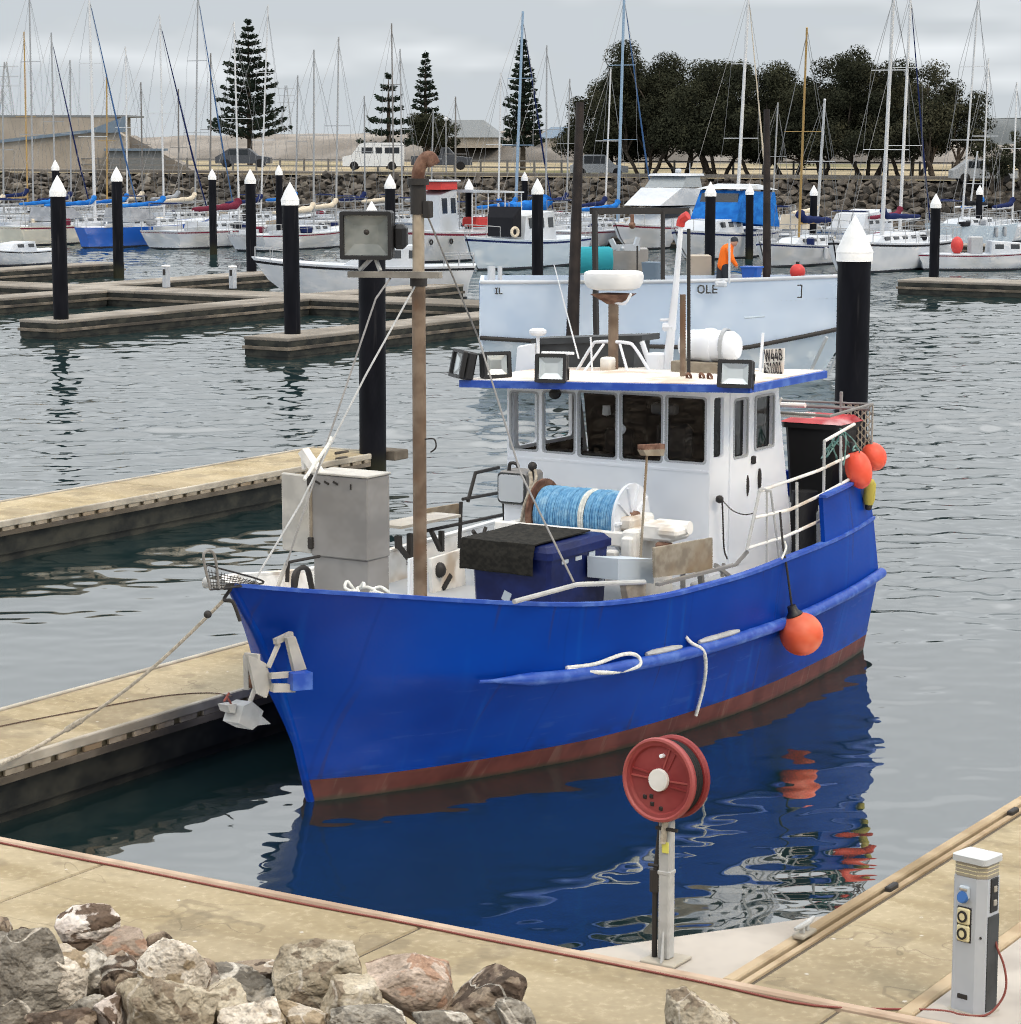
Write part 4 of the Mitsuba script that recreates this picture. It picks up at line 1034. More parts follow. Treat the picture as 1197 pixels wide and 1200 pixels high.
part(wh, 'window_pane', mk([cA + cx * 0.05 + [-.03, .01, 2.65], cA + cx * (cl - .04) + [-.03, .01, 2.65], cA + cx * (cl - .04) + [-.03, .01, 3.31], cA + cx * 0.05 + [-.03, .01, 3.31]], [(0, 1, 2, 3)]), 'glass')
for a, b in ((5.62, 6.05), (6.2, 6.8)):
    part(wh, 'window_pane', mk([(-WH + 0.03, a, 2.62), (-WH + 0.03, b, 2.62), (-WH + 0.03, b, 3.24), (-WH + 0.03, a, 3.24)], [(0, 1, 2, 3)]), 'glass')
# door: proud edge, lock, two long dark vents
part(wh, 'door', wall([(5.775, 1.45), (6.285, 1.45), (6.27, 3.36), (5.775, 3.36)], [roundrect(5.845, 2.605, 6.215, 3.265, 0.05)], (WH + 0.001, 0, 0), (0, 1, 0), (0, 0, 1), 0.014), 'paint_white')
part(wh, 'door_handle', box((WH + 0.03, 6.31, 2.56), (0.04, 0.06, 0.09), 0.01), 'black_plastic')
for y, z in ((6.20, 2.29), (6.50, 2.33)):
    part(wh, 'door_vent', ball((WH + 0.014, y, z), 0.12, 2, (0.16, 0.25, 1.0)), 'dark_metal', smooth=True)
for nm, (a, b, c, d) in (('shade_lining', (WH - 0.075, 5.75, WH - 0.055, 7.0)), ('shade_lining', (-WH + 0.055, 5.53, -WH + 0.075, 7.0))):
    part(wh, nm, bounds((a, b, 1.3), (c, d, 2.58)), 'interior_dark')  # near-black sheets added so the cabin reads as shaded through the glass
part(wh, 'shade_lining', bounds((-1.24, WF + 0.062, 1.3), (1.2, WF + 0.075, 2.56)), 'interior_dark')
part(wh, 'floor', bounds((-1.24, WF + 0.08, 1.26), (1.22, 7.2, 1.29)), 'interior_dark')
part(wh, 'wall_hook', cat([tube(curve([(1.33, 5.452, 2.251), (1.36, 5.513, 2.2), (1.36, 5.566, 1.716), (1.36, 5.65, 1.565)], 4), 0.009, 6), ball((1.33, 5.511, 2.226), 0.045, 1)]), 'dark_metal')
part(fb, 'deck_hose', tube(curve([(1.34, 5.552, 2.212), (1.5, 5.479, 2.124), (1.7, 5.362, 2.109), (1.84, 5.32, 2.143)], 5), 0.006, 6), 'dark_metal')
part(wh, 'dashboard', bounds((-1.0, WF + 0.10, 2.2), (1.2, WF + 0.55, 2.57), 0.03), 'interior_dark')
part(wh, 'chart_screen', box((-0.1, WF + 0.42, 2.72), (0.36, 0.06, 0.28), 0.02), 'interior_dark')
part(wh, 'radio', box((0.42, WF + 0.5, 3.1), (0.30, 0.12, 0.12), 0.02), 'paint_dark_grey')
part(wh, 'seat_back', box((0.30, WF + 0.95, 2.62), (0.44, 0.12, 0.55), 0.05), 'black_rubber')
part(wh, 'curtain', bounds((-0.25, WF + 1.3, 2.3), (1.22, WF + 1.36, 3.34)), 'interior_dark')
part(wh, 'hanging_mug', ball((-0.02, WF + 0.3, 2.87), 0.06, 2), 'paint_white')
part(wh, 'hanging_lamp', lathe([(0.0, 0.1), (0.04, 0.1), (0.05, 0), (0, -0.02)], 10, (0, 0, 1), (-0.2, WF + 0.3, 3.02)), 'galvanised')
part(wh, 'ceiling_shade_lining', bounds((-1.24, WF + 0.07, 3.30), (1.22, 6.9, 3.32)), 'interior_dark')  # dark sheet added to hold the shade under the roof
part(wh, 'kick_rail', bounds((-1.29, WF - 0.012, 2.50), (1.23, WF - 0.001, 2.525)), 'paint_white')

# roof
RZ = lambda x, zz: zz + 0.028 * x
rq = [(-1.50, 4.82), (1.88, 5.06), (1.84, 7.02), (-1.50, 7.05)]
roof = part(fb, 'roof', hull_of([(x * 0.985, y + (0.02 if y < 6 else -0.02), RZ(x, 3.385 + dz)) for x, y in rq for dz in (0.012, 0.075)] + [(0.1, 6.0, 3.50)]), 'roof_white')
edge = []
for (x0, y0), (x1, y1) in zip(rq, rq[1:] + rq[:1]):
    edge.append(bar((x0, y0, RZ(x0, 3.412)), (x1, y1, RZ(x1, 3.412)), 0.035, 0.078))
part(roof, 'edge_trim', cat(edge), 'trim_blue', label='blue edge strip round the wheelhouse roof')
def on_roof(x, y): return RZ(x, 3.46)
k, put = floodlight(fb, (1.76, 5.02, 3.62), 0.36, 0.29, 0.25, -0.12); flood_parts(k, put, 0.36, 0.29)
part(k, 'bracket', put(cat([bar((-0.19, 0, 0), (-0.15, 0.1, -0.17), 0.02, 0.02), bar((0.19, 0, 0), (0.15, 0.1, -0.17), 0.02, 0.02)])), 'dark_metal')
k, put = floodlight(fb, (-0.40, 4.93, 3.58), 0.34, 0.31, 0.35, -0.12); flood_parts(k, put, 0.34, 0.31)
part(k, 'bracket', put(cat([bar((-0.18, 0, 0), (-0.15, 0.1, -0.17), 0.02, 0.02), bar((0.18, 0, 0), (0.16, 0.1, -0.17), 0.02, 0.02)])), 'dark_metal')
k, put = floodlight(fb, (-1.50, 4.90, 3.57), 0.36, 0.31, -0.65, -0.2); flood_parts(k, put, 0.36, 0.31)
k, put = floodlight(fb, (-1.21, 5.06, 3.57), 0.32, 0.29, 0.95, -0.1); flood_parts(k, put, 0.32, 0.29)
# radar: brown post with white tripod, dome and bracket
RS, RP = 6.2, -0.37
rad = part(fb, 'radar_post', tube([(RP, RS, 3.40), (RP, RS, 4.26)], 0.058, 14), 'rust_mast', smooth=40)
part(rad, 'tripod_leg', tube(curve([(RP - 0.44, RS - 0.05, 3.44), (RP - 0.26, RS - 0.03, 3.72), (RP - 0.18, RS - 0.02, 3.775), (RP + 0.18, RS - 0.02, 3.78), (RP + 0.30, RS - 0.03, 3.72), (RP + 0.52, RS - 0.05, 3.44)], 4), 0.019, 8), 'paint_white', smooth=50)
for dx, dy in ((-0.24, -0.25), (0.34, -0.25)):
    part(rad, 'tripod_leg', tube([(RP + dx * 0.35, RS - 0.06, 3.76), (RP + dx, RS + dy, 3.44)], 0.016, 8), 'paint_white', smooth=50)
part(rad, 'foot_block', box((RP, RS - 0.12, 3.52), (0.14, 0.14, 0.20), 0.02), 'paint_white_worn')
dome = lathe([(0, 0), (0.22, 0.0), (0.29, 0.025), (0.325, 0.075), (0.335, 0.15), (0.325, 0.19), (0.29, 0.205), (0, 0.212)], 30, (0, 0, 1), (RP + 0.0, RS, 4.36))
part(rad, 'radar_dome', dome, 'cap_white', smooth=35)
part(rad, 'dome_bracket', cat([hull_of([(RP + sx * w, RS + sy * w, z) for sx in (-1, 1) for sy in (-1, 1) for w, z in ((0.19, 4.315), (0.05, 4.20))]), ]), 'rusty')
part(rad, 'cable', tube(curve([(RP + 0.28, RS - 0.1, 4.33), (RP + 0.20, RS - 0.1, 4.22), (RP + 0.06, RS - 0.06, 4.22)], 4), 0.015, 6), 'paint_white')
# second mast (thin dark pole), antennas
pole = part(fb, 'aerial_mast', tube([(0.828, 5.6, 3.42), (0.818, 5.6, 4.376)], 0.032, 10), 'rust_mast', smooth=40)
part(pole, 'upper_pole', tube([(0.741, 5.9, 3.484), (0.722, 5.9, 5.06)], 0.020, 8), 'dark_metal')
ant = part(fb, 'aerial', tube([(0.198, 6.4, 3.436), (0.305, 6.4, 4.412), (0.361, 6.4, 5.094)], [0.058, 0.036, 0.026], 10), 'paint_white', smooth=40)
part(ant, 'crosspiece', cat([tube([(0.117, 6.4, 4.029), (0.288, 6.4, 4.045)], 0.02, 6), tube([(0.161, 6.4, 3.955), (0.289, 6.4, 3.96)], 0.05, 8)]), 'paint_white')
part(ant, 'red_top', tube(curve([(0.351, 6.4, 5.066), (0.371, 6.4, 5.141), (0.445, 6.4, 5.188)], 3), 0.05, 8), 'paint_red')
part(fb, 'whip_aerial', tube([(-0.697, 6, 3.595), (-1.021, 6, 4.628)], [0.010, 0.005], 6), 'paint_white')
part(fb, 'whip_aerial', tube([(-0.52, 6, 3.414), (-0.545, 6, 3.839)], [0.012, 0.010], 6), 'paint_white')
gps = part(fb, 'gps_aerial', lathe([(0, 0), (0.07, 0.0), (0.10, 0.03), (0.10, 0.06), (0.06, 0.08), (0, 0.085)], 16, (0, 0, 1), (-1.231, 6, 3.83)), 'paint_white', smooth=35)
part(gps, 'stalk', tube([(-1.219, 6, 3.379), (-1.231, 6, 3.83)], 0.02, 8), 'paint_white')
part(fb, 'hatch_rail', tube([(-1.114, 5.9, 3.65), (-0.704, 5.9, 3.659)], 0.018, 6), 'paint_white')
part(fb, 'vent_box', hull_of([(-1.784, 6.4, 3.28), (-1.75, 6.4, 3.645), (-1.509, 6.4, 3.705), (-1.508, 6.4, 3.294), (-1.936, 6.7, 3.288), (-1.901, 6.7, 3.638), (-1.657, 6.7, 3.678), (-1.657, 6.7, 3.302)]), 'paint_white')
part(fb, 'roof_locker', hull_of([np.array(v) + d for v in ((-1.612, 6.55, 3.69), (-0.289, 6.55, 3.785), (-0.307, 6.55, 3.381), (-1.519, 6.55, 3.321)) for d in ([0, 0, 0], [0, 0.35, 0])]), 'paint_dark_grey')
part(fb, 'locker_lid', hull_of([np.array(v) + d for v in ((-1.628, 6.5, 3.732), (-0.174, 6.5, 3.831), (-0.173, 6.5, 3.764), (-1.627, 6.5, 3.663)) for d in ([0, 0, 0.012], [0, 0.42, 0.012])]), 'paint_dark_grey')
part(fb, 'locker_stand', tube([(-0.146, 6.45, 3.778), (0.01, 6.45, 3.404)], 0.03, 8), 'paint_white')
part(fb, 'roof_box', box((0.10, 6.35, 3.56), (0.18, 0.2, 0.22), 0.02), 'paint_white')
raft = part(fb, 'life_raft', lathe([(0, -0.33), (0.12, -0.33), (0.165, -0.27), (0.175, -0.05), (0.19, -0.045), (0.19, 0.045), (0.175, 0.05), (0.165, 0.27), (0.12, 0.33), (0, 0.33)], 22, (1, 0.1, 0), (0.84, 6.2, 3.79)), 'paint_white', smooth=35, label='white life raft canister lying on a timber cradle')
part(raft, 'strap', lathe([(0.196, -0.02), (0.196, 0.02), (0.18, 0.02), (0.18, -0.02)], 22, (1, 0.1, 0), (1.02, 6.22, 3.79)), 'paint_grey')
part(raft, 'cradle', bounds((0.45, 6.02, 3.47), (1.12, 6.40, 3.62), 0.01), 'wood_grey')
for i, (x, y) in enumerate(((0.98, 5.42), (1.12, 5.45), (1.24, 5.40), (-1.2, 5.3))):
    part(fb, 'deck_ring', lathe([(0.03, 0), (0.05, 0.02), (0.03, 0.04), (0.015, 0.02), (0.03, 0)], 10, (0.3, 1, 0.3), (x, y, on_roof(x, y) + 0.03)), 'rusty')
# registration board on the roof
sb = part(fb, 'number_board', hull_of([np.array(v) + d for v in ((1.424, 6.35, 3.768), (1.658, 6.35, 3.788), (1.644, 6.35, 3.437), (1.399, 6.35, 3.407)) for d in ([0, 0, 0], [0, 0.02, 0])]), 'roof_white', label='white board with two rows of black characters')
bo = np.array((1.415, 6.34, 3.408)); bx_ = np.array((1.648, 6.34, 3.438)) - bo; bw = np.linalg.norm(bx_); by_ = np.array((1.429, 6.34, 3.769)) - bo
for txt, vv in (('W448', 0.62), ('431001', 0.22)):
    m = meshkit.text_mesh(txt, 0.125, 0.004, bold=True)
    e = m.extents[0]; m.apply_scale([bw * 0.9 / e, 1, 1])
    part(sb, 'lettering', frame_to(m, bo + bx_ * 0.05 + by_ * vv + [0, -0.006, 0], bx_, by_), 'text_black')
part(fb, 'sign_pole', tube([(1.368, 6.35, 3.442), (1.401, 6.35, 3.942)], [0.022, 0.016], 8), 'paint_white')
part(fb, 'horn', ball((-0.62, WF - 0.10, 3.26), 0.06, 2, (1, 1.5, 1)), 'black_plastic', smooth=True)
part(fb, 'side_lamp', box((1.36, 6.85, 3.36), (0.06, 0.10, 0.08), 0.02), 'black_plastic')
# winch drum full of blue line in front of the wheelhouse
DC, DS = np.array([0.30, 4.45, 2.10]), 4.45
wf = part(fb, 'winch_frame', cat([bounds((-0.58, 4.05, 1.88), (1.02, 4.12, 2.03), 0.015), bounds((-0.62, 4.1, 1.25), (-0.50, 4.85, 1.98), 0.02), bounds((0.98, 4.02, 1.3), (1.14, 4.85, 2.06), 0.02)]), 'paint_white_worn')
drum = part(fb, 'rope_drum', tube([DC + [-0.52, 0, 0], DC + [0.62, 0, 0]], 0.10, 14), 'rusty')
rp = []
for i in range(40):
    x = -0.47 + 0.0245 * i
    R_ = 0.285 + 0.012 * math.sin(i * 1.7) + 0.006 * math.sin(i * 5.1)
    rp += [(R_ - 0.016, x - 0.012), (R_, x - 0.004), (R_, x + 0.004), (R_ - 0.016, x + 0.012)]
split = 4 * 22
ax = (1, 0, 0)
part(drum, 'blue_line', lathe(rp[:split], 40, ax, DC), 'rope_blue', smooth=20)
part(drum, 'pale_line', lathe([(r + 0.006, x) for r, x in rp[split:split + 12]], 40, ax, DC), 'rope_white', smooth=20)
part(drum, 'blue_line', lathe(rp[split + 12:], 40, ax, DC), 'rope_blue', smooth=20)
def flange(x, th, r, mat):
    k = part(drum, 'flange', lathe([(0.05, -th), (r, -th), (r, th), (0.05, th)], 36, ax, DC + [x, 0, 0]), mat, smooth=30)
    for i in range(10):
        a = 2 * PI * i / 10
        part(drum, 'flange_rib', bar(DC + [x + th + 0.012, 0.06 * math.cos(a), 0.06 * math.sin(a)], DC + [x + th + 0.012, (r - .02) * math.cos(a), (r - .02) * math.sin(a)], 0.028, 0.025), mat)
flange(0.545, 0.016, 0.385, 'paint_white'); 
part(drum, 'flange', lathe([(0.05, -.012), (0.36, -.012), (0.36, .012), (0.05, .012)], 36, ax, DC + [-0.51, 0, 0]), 'rusty', smooth=30)
part(fb, 'winch_motor', cat([bounds((0.66, 4.2, 2.02), (1.0, 4.7, 2.16), 0.03), bounds((1.15, 4.1, 1.96), (1.52, 4.5, 2.14), 0.03), bounds((1.36, 4.05, 2.02), (1.60, 4.35, 2.12), 0.03), tube([(1.16, 4.3, 2.08), (1.62, 4.3, 2.10)], 0.07, 10)]), 'paint_white_worn')
part(fb, 'winch_leg', cat([bounds((1.0, 3.96, 1.3), (1.12, 4.06, 2.0), 0.02), bounds((0.82, 3.95, 1.5), (0.95, 4.05, 1.85), 0.02)]), 'paint_white_worn')
part(fb, 'hydraulic_valve', cat([box((1.42, 4.12, 1.90), (0.16, 0.12, 0.12), 0.02), tube([(1.44, 4.1, 1.95), (1.55, 4.0, 1.82)], 0.02, 6)]), 'rusty')
# grey hauler control box and its post
hb = part(fb, 'hauler_box', box((-0.66, 4.72, 2.31), (0.38, 0.34, 0.36), 0.03), 'steel_grey')
part(hb, 'panel_frame', frame_to(prism(roundrect(-0.175, -0.165, 0.175, 0.165, 0.045), 0.010), (-0.67, 4.549, 2.31), (1, 0, 0), (0, 0, 1)), 'paint_dark_grey')
part(hb, 'front_panel', frame_to(prism(roundrect(-0.155, -0.145, 0.155, 0.145, 0.04), 0.012), (-0.67, 4.538, 2.31), (1, 0, 0), (0, 0, 1)), 'screen_grey', label='pale rounded front panel of the grey control box')
part(hb, 'hook', tube(curve([(-0.74, 4.6, 2.49), (-0.72, 4.6, 2.57), (-0.64, 4.6, 2.57), (-0.62, 4.6, 2.53)], 4), 0.02, 6), 'dark_metal')
part(fb, 'hauler_post', bounds((-0.82, 4.62, 1.25), (-0.50, 4.85, 2.13), 0.01), 'paint_white')
part(fb, 'hose_bundle', cat([tube(curve([(-0.44, 4.55, 2.50), (-0.40, 4.5, 2.36), (-0.46, 4.45, 2.1), (-0.42, 4.4, 1.95)], 5), 0.022, 6), tube(curve([(-0.42, 4.6, 2.55), (-0.34, 4.5, 2.42), (-0.42, 4.42, 2.2), (-0.46, 4.4, 1.98)], 5), 0.016, 6)]), 'rope_tan')
part(fb, 'valve_knob', cat([ball((-0.43, 4.58, 2.56), 0.05, 1), tube([(-0.45, 4.6, 2.4), (-0.43, 4.58, 2.56)], 0.02, 6)]), 'dark_metal')
# starboard rails and sorting table seen through the mast
P_ = -1.5
part(fb, 'starboard_rail', cat([tube([(-1.5, 4.962, 2.049), (-1.5, 5.12, 2.354), (-1.5, 5.598, 2.359)], 0.022, 7), tube([(-1.5, 4.859, 2.09), (-1.5, 5.652, 2.072)], 0.02, 7), tube([(-1.5, 4.149, 1.833), (-1.5, 5.706, 1.812)], 0.02, 7), tube([(-1.5, 4.787, 1.558), (-1.5, 4.824, 2.066)], 0.022, 7), tube([(-1.5, 5.724, 1.741), (-1.5, 5.688, 2.135)], 0.02, 7)]), 'dark_metal')
tb = part(fb, 'sorting_table', hull_of([np.array(v) + d for v in ((-1.3, 3.372, 1.97), (-1.3, 4.517, 1.951)) for d in ([0, 0, 0], [0, 0, 0.03], [-0.35, 0, 0], [-0.35, 0, 0.03])]), 'steel_light')
part(tb, 'side_board', hull_of([np.array(v) + d for v in ((-1.65, 4.175, 1.91), (-1.65, 4.209, 2.037), (-1.65, 5.019, 2.012), (-1.65, 5.019, 1.859)) for d in ([0, 0, 0], [-0.03, 0, 0])]), 'wood_grey')
for m in ([bar((-1.4, 4.281, 1.823), (-1.4, 4.279, 1.599), 0.05, 0.05), bar((-1.4, 4.082, 1.85), (-1.4, 4.263, 1.611), 0.04, 0.04), bar((-1.4, 3.676, 1.876), (-1.4, 3.672, 1.537), 0.05, 0.05), bar((-1.4, 3.467, 1.768), (-1.4, 3.657, 1.604), 0.05, 0.04), bar((-1.4, 3.453, 1.879), (-1.4, 3.467, 1.749), 0.06, 0.06), bar((-1.4, 3.756, 1.865), (-1.4, 3.738, 1.592), 0.04, 0.04)]):
    part(tb, 'leg', m, 'dark_metal')
part(fb, 'fish_chute', hull_of([np.array(v) + d for v in ((-1.1, 3.632, 1.634), (-1.1, 4.259, 1.656), (-1.1, 4.307, 1.211), (-1.1, 3.661, 1.255)) for d in ([0, 0, 0], [-0.04, 0, 0])]), 'paint_white_worn', label='white worn steel plate with dark openings')
part(fb, 'chute_opening', cat([ball((-1.09, 3.778, 1.495), 0.07, 2, (1, 1, 1.2)), bar((-1.09, 3.842, 1.283), (-1.09, 3.991, 1.408), 0.03, 0.05)]).apply_translation([0.0, 0, 0]), 'dark_metal')
part(fb, 'white_panel', hull_of([np.array(v) + d for v in ((-1.2, 3.38, 1.661), (-1.2, 3.556, 1.663), (-1.2, 3.567, 1.223), (-1.2, 3.376, 1.253)) for d in ([0, 0, 0], [-0.03, 0, 0])]), 'paint_white')
part(fb, 'cleat', cat([tube([(-0.9, 4.135, 1.884), (-0.9, 4.27, 1.755), (-0.9, 4.286, 1.725)], 0.022, 6), tube([(-0.9, 4.389, 1.888), (-0.9, 4.286, 1.725)], 0.022, 6), tube([(-0.9, 4.286, 1.651), (-0.9, 4.287, 1.753)], 0.04, 7)]), 'dark_metal')
# port rail across the fore part, small blocks, weathered board
part(fb, 'port_bar', tube([(1.62, 0.912, 1.871), (1.72, 1.867, 1.893), (1.8, 3.024, 1.751)], 0.024, 8), 'galvanised', smooth=40)
part(fb, 'bar_bracket', hull_of([np.array(v) + d for v in ((1.78, 2.687, 1.783), (1.78, 3.094, 1.739), (1.78, 3.08, 1.572), (1.78, 2.74, 1.608)) for d in ([0, 0, 0], [-0.07, 0, 0])]), 'wood_grey', label='rust streaked block under the bar end')
part(fb, 'locker_face', hull_of([np.array(v) + d for v in ((1.45, 3.118, 1.934), (1.45, 3.85, 1.829), (1.45, 3.854, 1.576), (1.45, 3.121, 1.721)) for d in ([0, 0, 0], [-0.35, 0, 0])]), 'bluish_grey')
bd = part(fb, 'splash_board', hull_of([np.array(v) + d for v in ((1.66, 3.481, 2.012), (1.66, 4.725, 1.946), (1.66, 4.734, 1.606), (1.66, 3.504, 1.709)) for d in ([0, 0, 0], [-0.03, 0, 0])]), 'wood_grey', label='weathered grey brown plywood board at the port side')
part(fb, 'side_tray', cat([bar((1.72, 3.431, 1.657), (1.78, 4.982, 1.635), 0.05, 0.03), bar((1.78, 5.021, 1.629), (1.84, 5.173, 1.757), 0.03, 0.03), bar((1.6, 4.192, 1.645), (1.6, 4.195, 1.486), 0.04, 0.04), bar((1.6, 4.564, 1.625), (1.6, 4.605, 1.477), 0.05, 0.05), bar((1.6, 4.907, 1.629), (1.6, 5.242, 1.453), 0.04, 0.04), bar((1.6, 5.101, 1.62), (1.6, 5.065, 1.48), 0.03, 0.03)]), 'steel_grey')
part(fb, 'deck_step', bounds((1.30, 4.9, 1.2), (1.7, 5.6, 1.42), 0.02), 'paint_grey')
# port rails aft
R1 = [((1.86, 5.113, 1.776), (1.86, 5.383, 2.354)), ((1.86, 5.564, 2.35), (1.86, 5.591, 1.536)), ((1.86, 5.655, 2.339), (1.86, 5.887, 1.594)), ((1.84, 6.33, 2.351), (1.84, 6.371, 1.58)), ((1.82, 7.064, 2.15), (1.82, 7.062, 2.72)), ((1.8, 7.561, 2.089), (1.8, 7.532, 2.728))]
for i, p in enumerate(R1):
    part(fb, 'rail_post', tube(list(p), 0.013 if i in (1, 2) else 0.018, 8), 'galvanised', smooth=40)
for pts in ([(1.86, 5.432, 2.366), (1.83, 6.921, 2.414), (1.78, 7.817, 2.476)], [(1.86, 5.281, 2.096), (1.85, 6.161, 2.075), (1.83, 6.977, 2.133), (1.78, 7.945, 2.218)], [(1.86, 5.112, 1.794), (1.85, 6.046, 1.794), (1.83, 7.011, 1.853)], [(1.82, 7.062, 2.72), (1.76, 7.984, 2.817)]):
    part(fb, 'hand_rail', tube(pts, 0.019, 8), 'paint_white_worn', smooth=50)
part(fb, 'rail_bend', tube(curve([(1.86, 5.383, 2.354), (1.86, 5.432, 2.384), (1.86, 5.594, 2.346)], 3), 0.02, 8), 'galvanised')
# after deck: engine casing, gas bottle, net cage, gantry arm
part(fb, 'engine_casing', bounds((0.2, 7.5, 1.2), (1.62, 8.45, 1.86), 0.03), 'paint_grey')
part(fb, 'exhaust_drum', tube([(1.38, 7.50, 1.30), (1.38, 7.52, 2.08)], [0.17, 0.15], 14), 'black_plastic', smooth=40)
cg = part(fb, 'net_cage', cat([tube([(1.75, 8.5, 2.1), (1.75, 8.5, 3.0), (0.1, 8.5, 2.97)], 0.014, 7), tube([(1.36, 8.5, 2.4), (1.36, 8.5, 3.12)], 0.02, 7), tube([(1.75, 8.5, 3.0), (1.72, 7.4, 2.96), (0.9, 7.3, 2.98)], 0.018, 7), tube([(0.0, 8.5, 2.92), (1.72, 8.5, 2.94)], 0.022, 7)]), 'steel_grey', smooth=40)
nt = []
for i in range(9):
    a = 1.40 + 0.36 * i / 8
    nt.append(tube([(a, 8.5, 2.35), (a + 0.0, 8.5, 2.98)], 0.006, 4))
for i in range(-9, 10):
    for sg in (1, -1):
        z0 = 2.35 + 0.09 * i
        p0, p1 = np.array([1.38, 8.5, z0]), np.array([1.74, 8.5, z0 + sg * 0.36])
        if sg < 0: p0, p1 = np.array([1.38, 8.5, z0 + 0.36]), np.array([1.74, 8.5, z0])
        t0, t1 = 0.0, 1.0
        dz = p1[2] - p0[2]
        for lo in (2.35,):
            if dz > 0: t0 = max(t0, (lo - p0[2]) / dz); t1 = min(t1, (2.98 - p0[2]) / dz)
            else: t1 = min(t1, (lo - p0[2]) / dz); t0 = max(t0, (2.98 - p0[2]) / dz)
        if t1 - t0 > 0.05: nt.append(tube([p0 + (p1 - p0) * t0, p0 + (p1 - p0) * t1], 0.006, 4))
part(cg, 'netting', cat(nt), 'rope_tan')
part(fb, 'after_frame', cat([tube([(-1.2, 8.3, 2.0), (-1.2, 8.3, 2.9), (1.0, 8.3, 2.96)], 0.03, 8), bar((-0.4, 7.5, 2.92), (1.5, 7.45, 2.95), 0.10, 0.05), tube([(0.6, 7.5, 2.97), (0.72, 7.5, 3.14)], 0.014, 6), tube([(1.0, 7.5, 2.97), (1.08, 7.5, 3.12)], 0.014, 6)]), 'paint_white_worn')

# ------------------------------------------------------------------ loose things on and around the fishing boat
def on_boat(name, label, cat_, group=None):
    return thing(name, label, cat_, group, at=BOAT)
t = on_boat('fish_bin', 'large deep blue plastic fish bin on the foredeck under a black mat', 'bin')
bin_ = trimesh.creation.box(extents=(1, 1, 1))
def tapered(lo0, hi0, lo1, hi1, z0, z1, ch=0.04):
    pts = []
    for (lx, ly), (hx, hy), z in ((lo0, hi0, z0), (lo1, hi1, z1)):
        for x, y, sx, sy in ((lx, ly, 1, 1), (hx, ly, -1, 1), (lx, hy, 1, -1), (hx, hy, -1, -1)):
            pts += [(x + sx * ch, y, z), (x, y + sy * ch, z)]
    return hull_of(pts)
BN = ((0.16, 2.42), (1.03, 3.52))
part(t, 'body', tapered((0.20, 2.46), (1.05, 3.56), (0.17, 2.43), (1.08, 3.59), 1.28, 2.0), 'bin_blue')
part(t, 'rim', tapered((0.14, 2.40), (1.11, 3.62), (0.14, 2.40), (1.11, 3.62), 1.98, 2.05), 'bin_blue')
part(t, 'lid', tapered((0.15, 2.41), (1.10, 3.61), (0.19, 2.45), (1.06, 3.57), 2.051, 2.10), 'bin_blue')
for y in (2.72, 2.98, 3.24):
    part(t, 'print_mark', box((1.083, y, 1.93), (0.006, 0.12, 0.04 + 0.02 * (y > 3))), 'bluish_grey')
part(t, 'print_mark', box((0.58, 2.446, 1.58), (0.09, 0.008, 0.10), rx=0.0, ry=0.4), 'bluish_grey')
part(t, 'drain_plug', tube([(1.05, 3.44, 1.62), (1.095, 3.44, 1.62)], 0.035, 10), 'paint_white')
# black mat draped over the bin: top sheet that folds down the front
rng = np.random.default_rng(3)
gx, gy = np.linspace(0.09, 0.93, 26), np.linspace(0, 1.38, 36)
V = []
for v in gy:
    for x in gx:
        if v < 1.02: p = [x, 3.48 - v, 2.112]
        else: p = [x, 2.46 - 0.05 - 0.045 * min(1, (v - 1.02) * 6), 2.112 - (v - 1.02) * 0.82 - 0.0]
        V.append(p)
V = np.array(V)
V[:, 2] += 0.018 * (meshkit.fbm(V * [5, 5, 5], 3, 4) - 0.4) + 0.006
V[:, 1] += np.where(V[:, 2] < 2.05, 0.03 * (meshkit.fbm(V * [6, 1, 3], 3, 7) - 0.5), 0)
n0, n1 = len(gy), len(gx); idx = np.arange(n0 * n1).reshape(n0, n1)
F = np.stack([idx[:-1, :-1], idx[:-1, 1:], idx[1:, 1:], idx[1:, :-1]], -1).reshape(-1, 4)
V2 = V - [0, 0, 0.0]; V2[:, 2] += 0.012; V2[:, 1] -= 0.012
bd_ = np.concatenate([idx[0], idx[:, -1], idx[-1, ::-1], idx[::-1, 0]])
o = len(V)
side = [(bd_[i], bd_[(i + 1) % len(bd_)], bd_[(i + 1) % len(bd_)] + o, bd_[i] + o) for i in range(len(bd_))]
thing('rubber_mat', 'black mat draped over the blue fish bin and hanging down its front', 'mat', at=BOAT, mesh=mk(np.vstack([V, V2]), np.vstack([F, F[:, ::-1] + o, side])), mat='mat_black', smooth=50)

t = on_boat('deck_broom', 'long handled broom standing head up in front of the wheelhouse', 'broom')
part(t, 'handle', tube([(1.3, 3.807, 1.516), (1.3, 3.963, 2.872)], 0.013, 8), 'wood_grey')
part(t, 'head', hull_of([np.array(v) + d for v in ((1.3, 3.82, 2.982), (1.3, 4.285, 2.943), (1.3, 4.286, 2.89), (1.3, 3.82, 2.93)) for d in ([-.03, 0, 0], [.03, 0, 0])]), 'rusty')
part(t, 'bristles', hull_of([np.array(v) + d for v in ((1.3, 3.82, 2.93), (1.3, 4.286, 2.89), (1.3, 4.251, 2.824), (1.3, 3.892, 2.862)) for d in ([-.035, 0, 0], [.035, 0, 0])]), 'wood_grey')

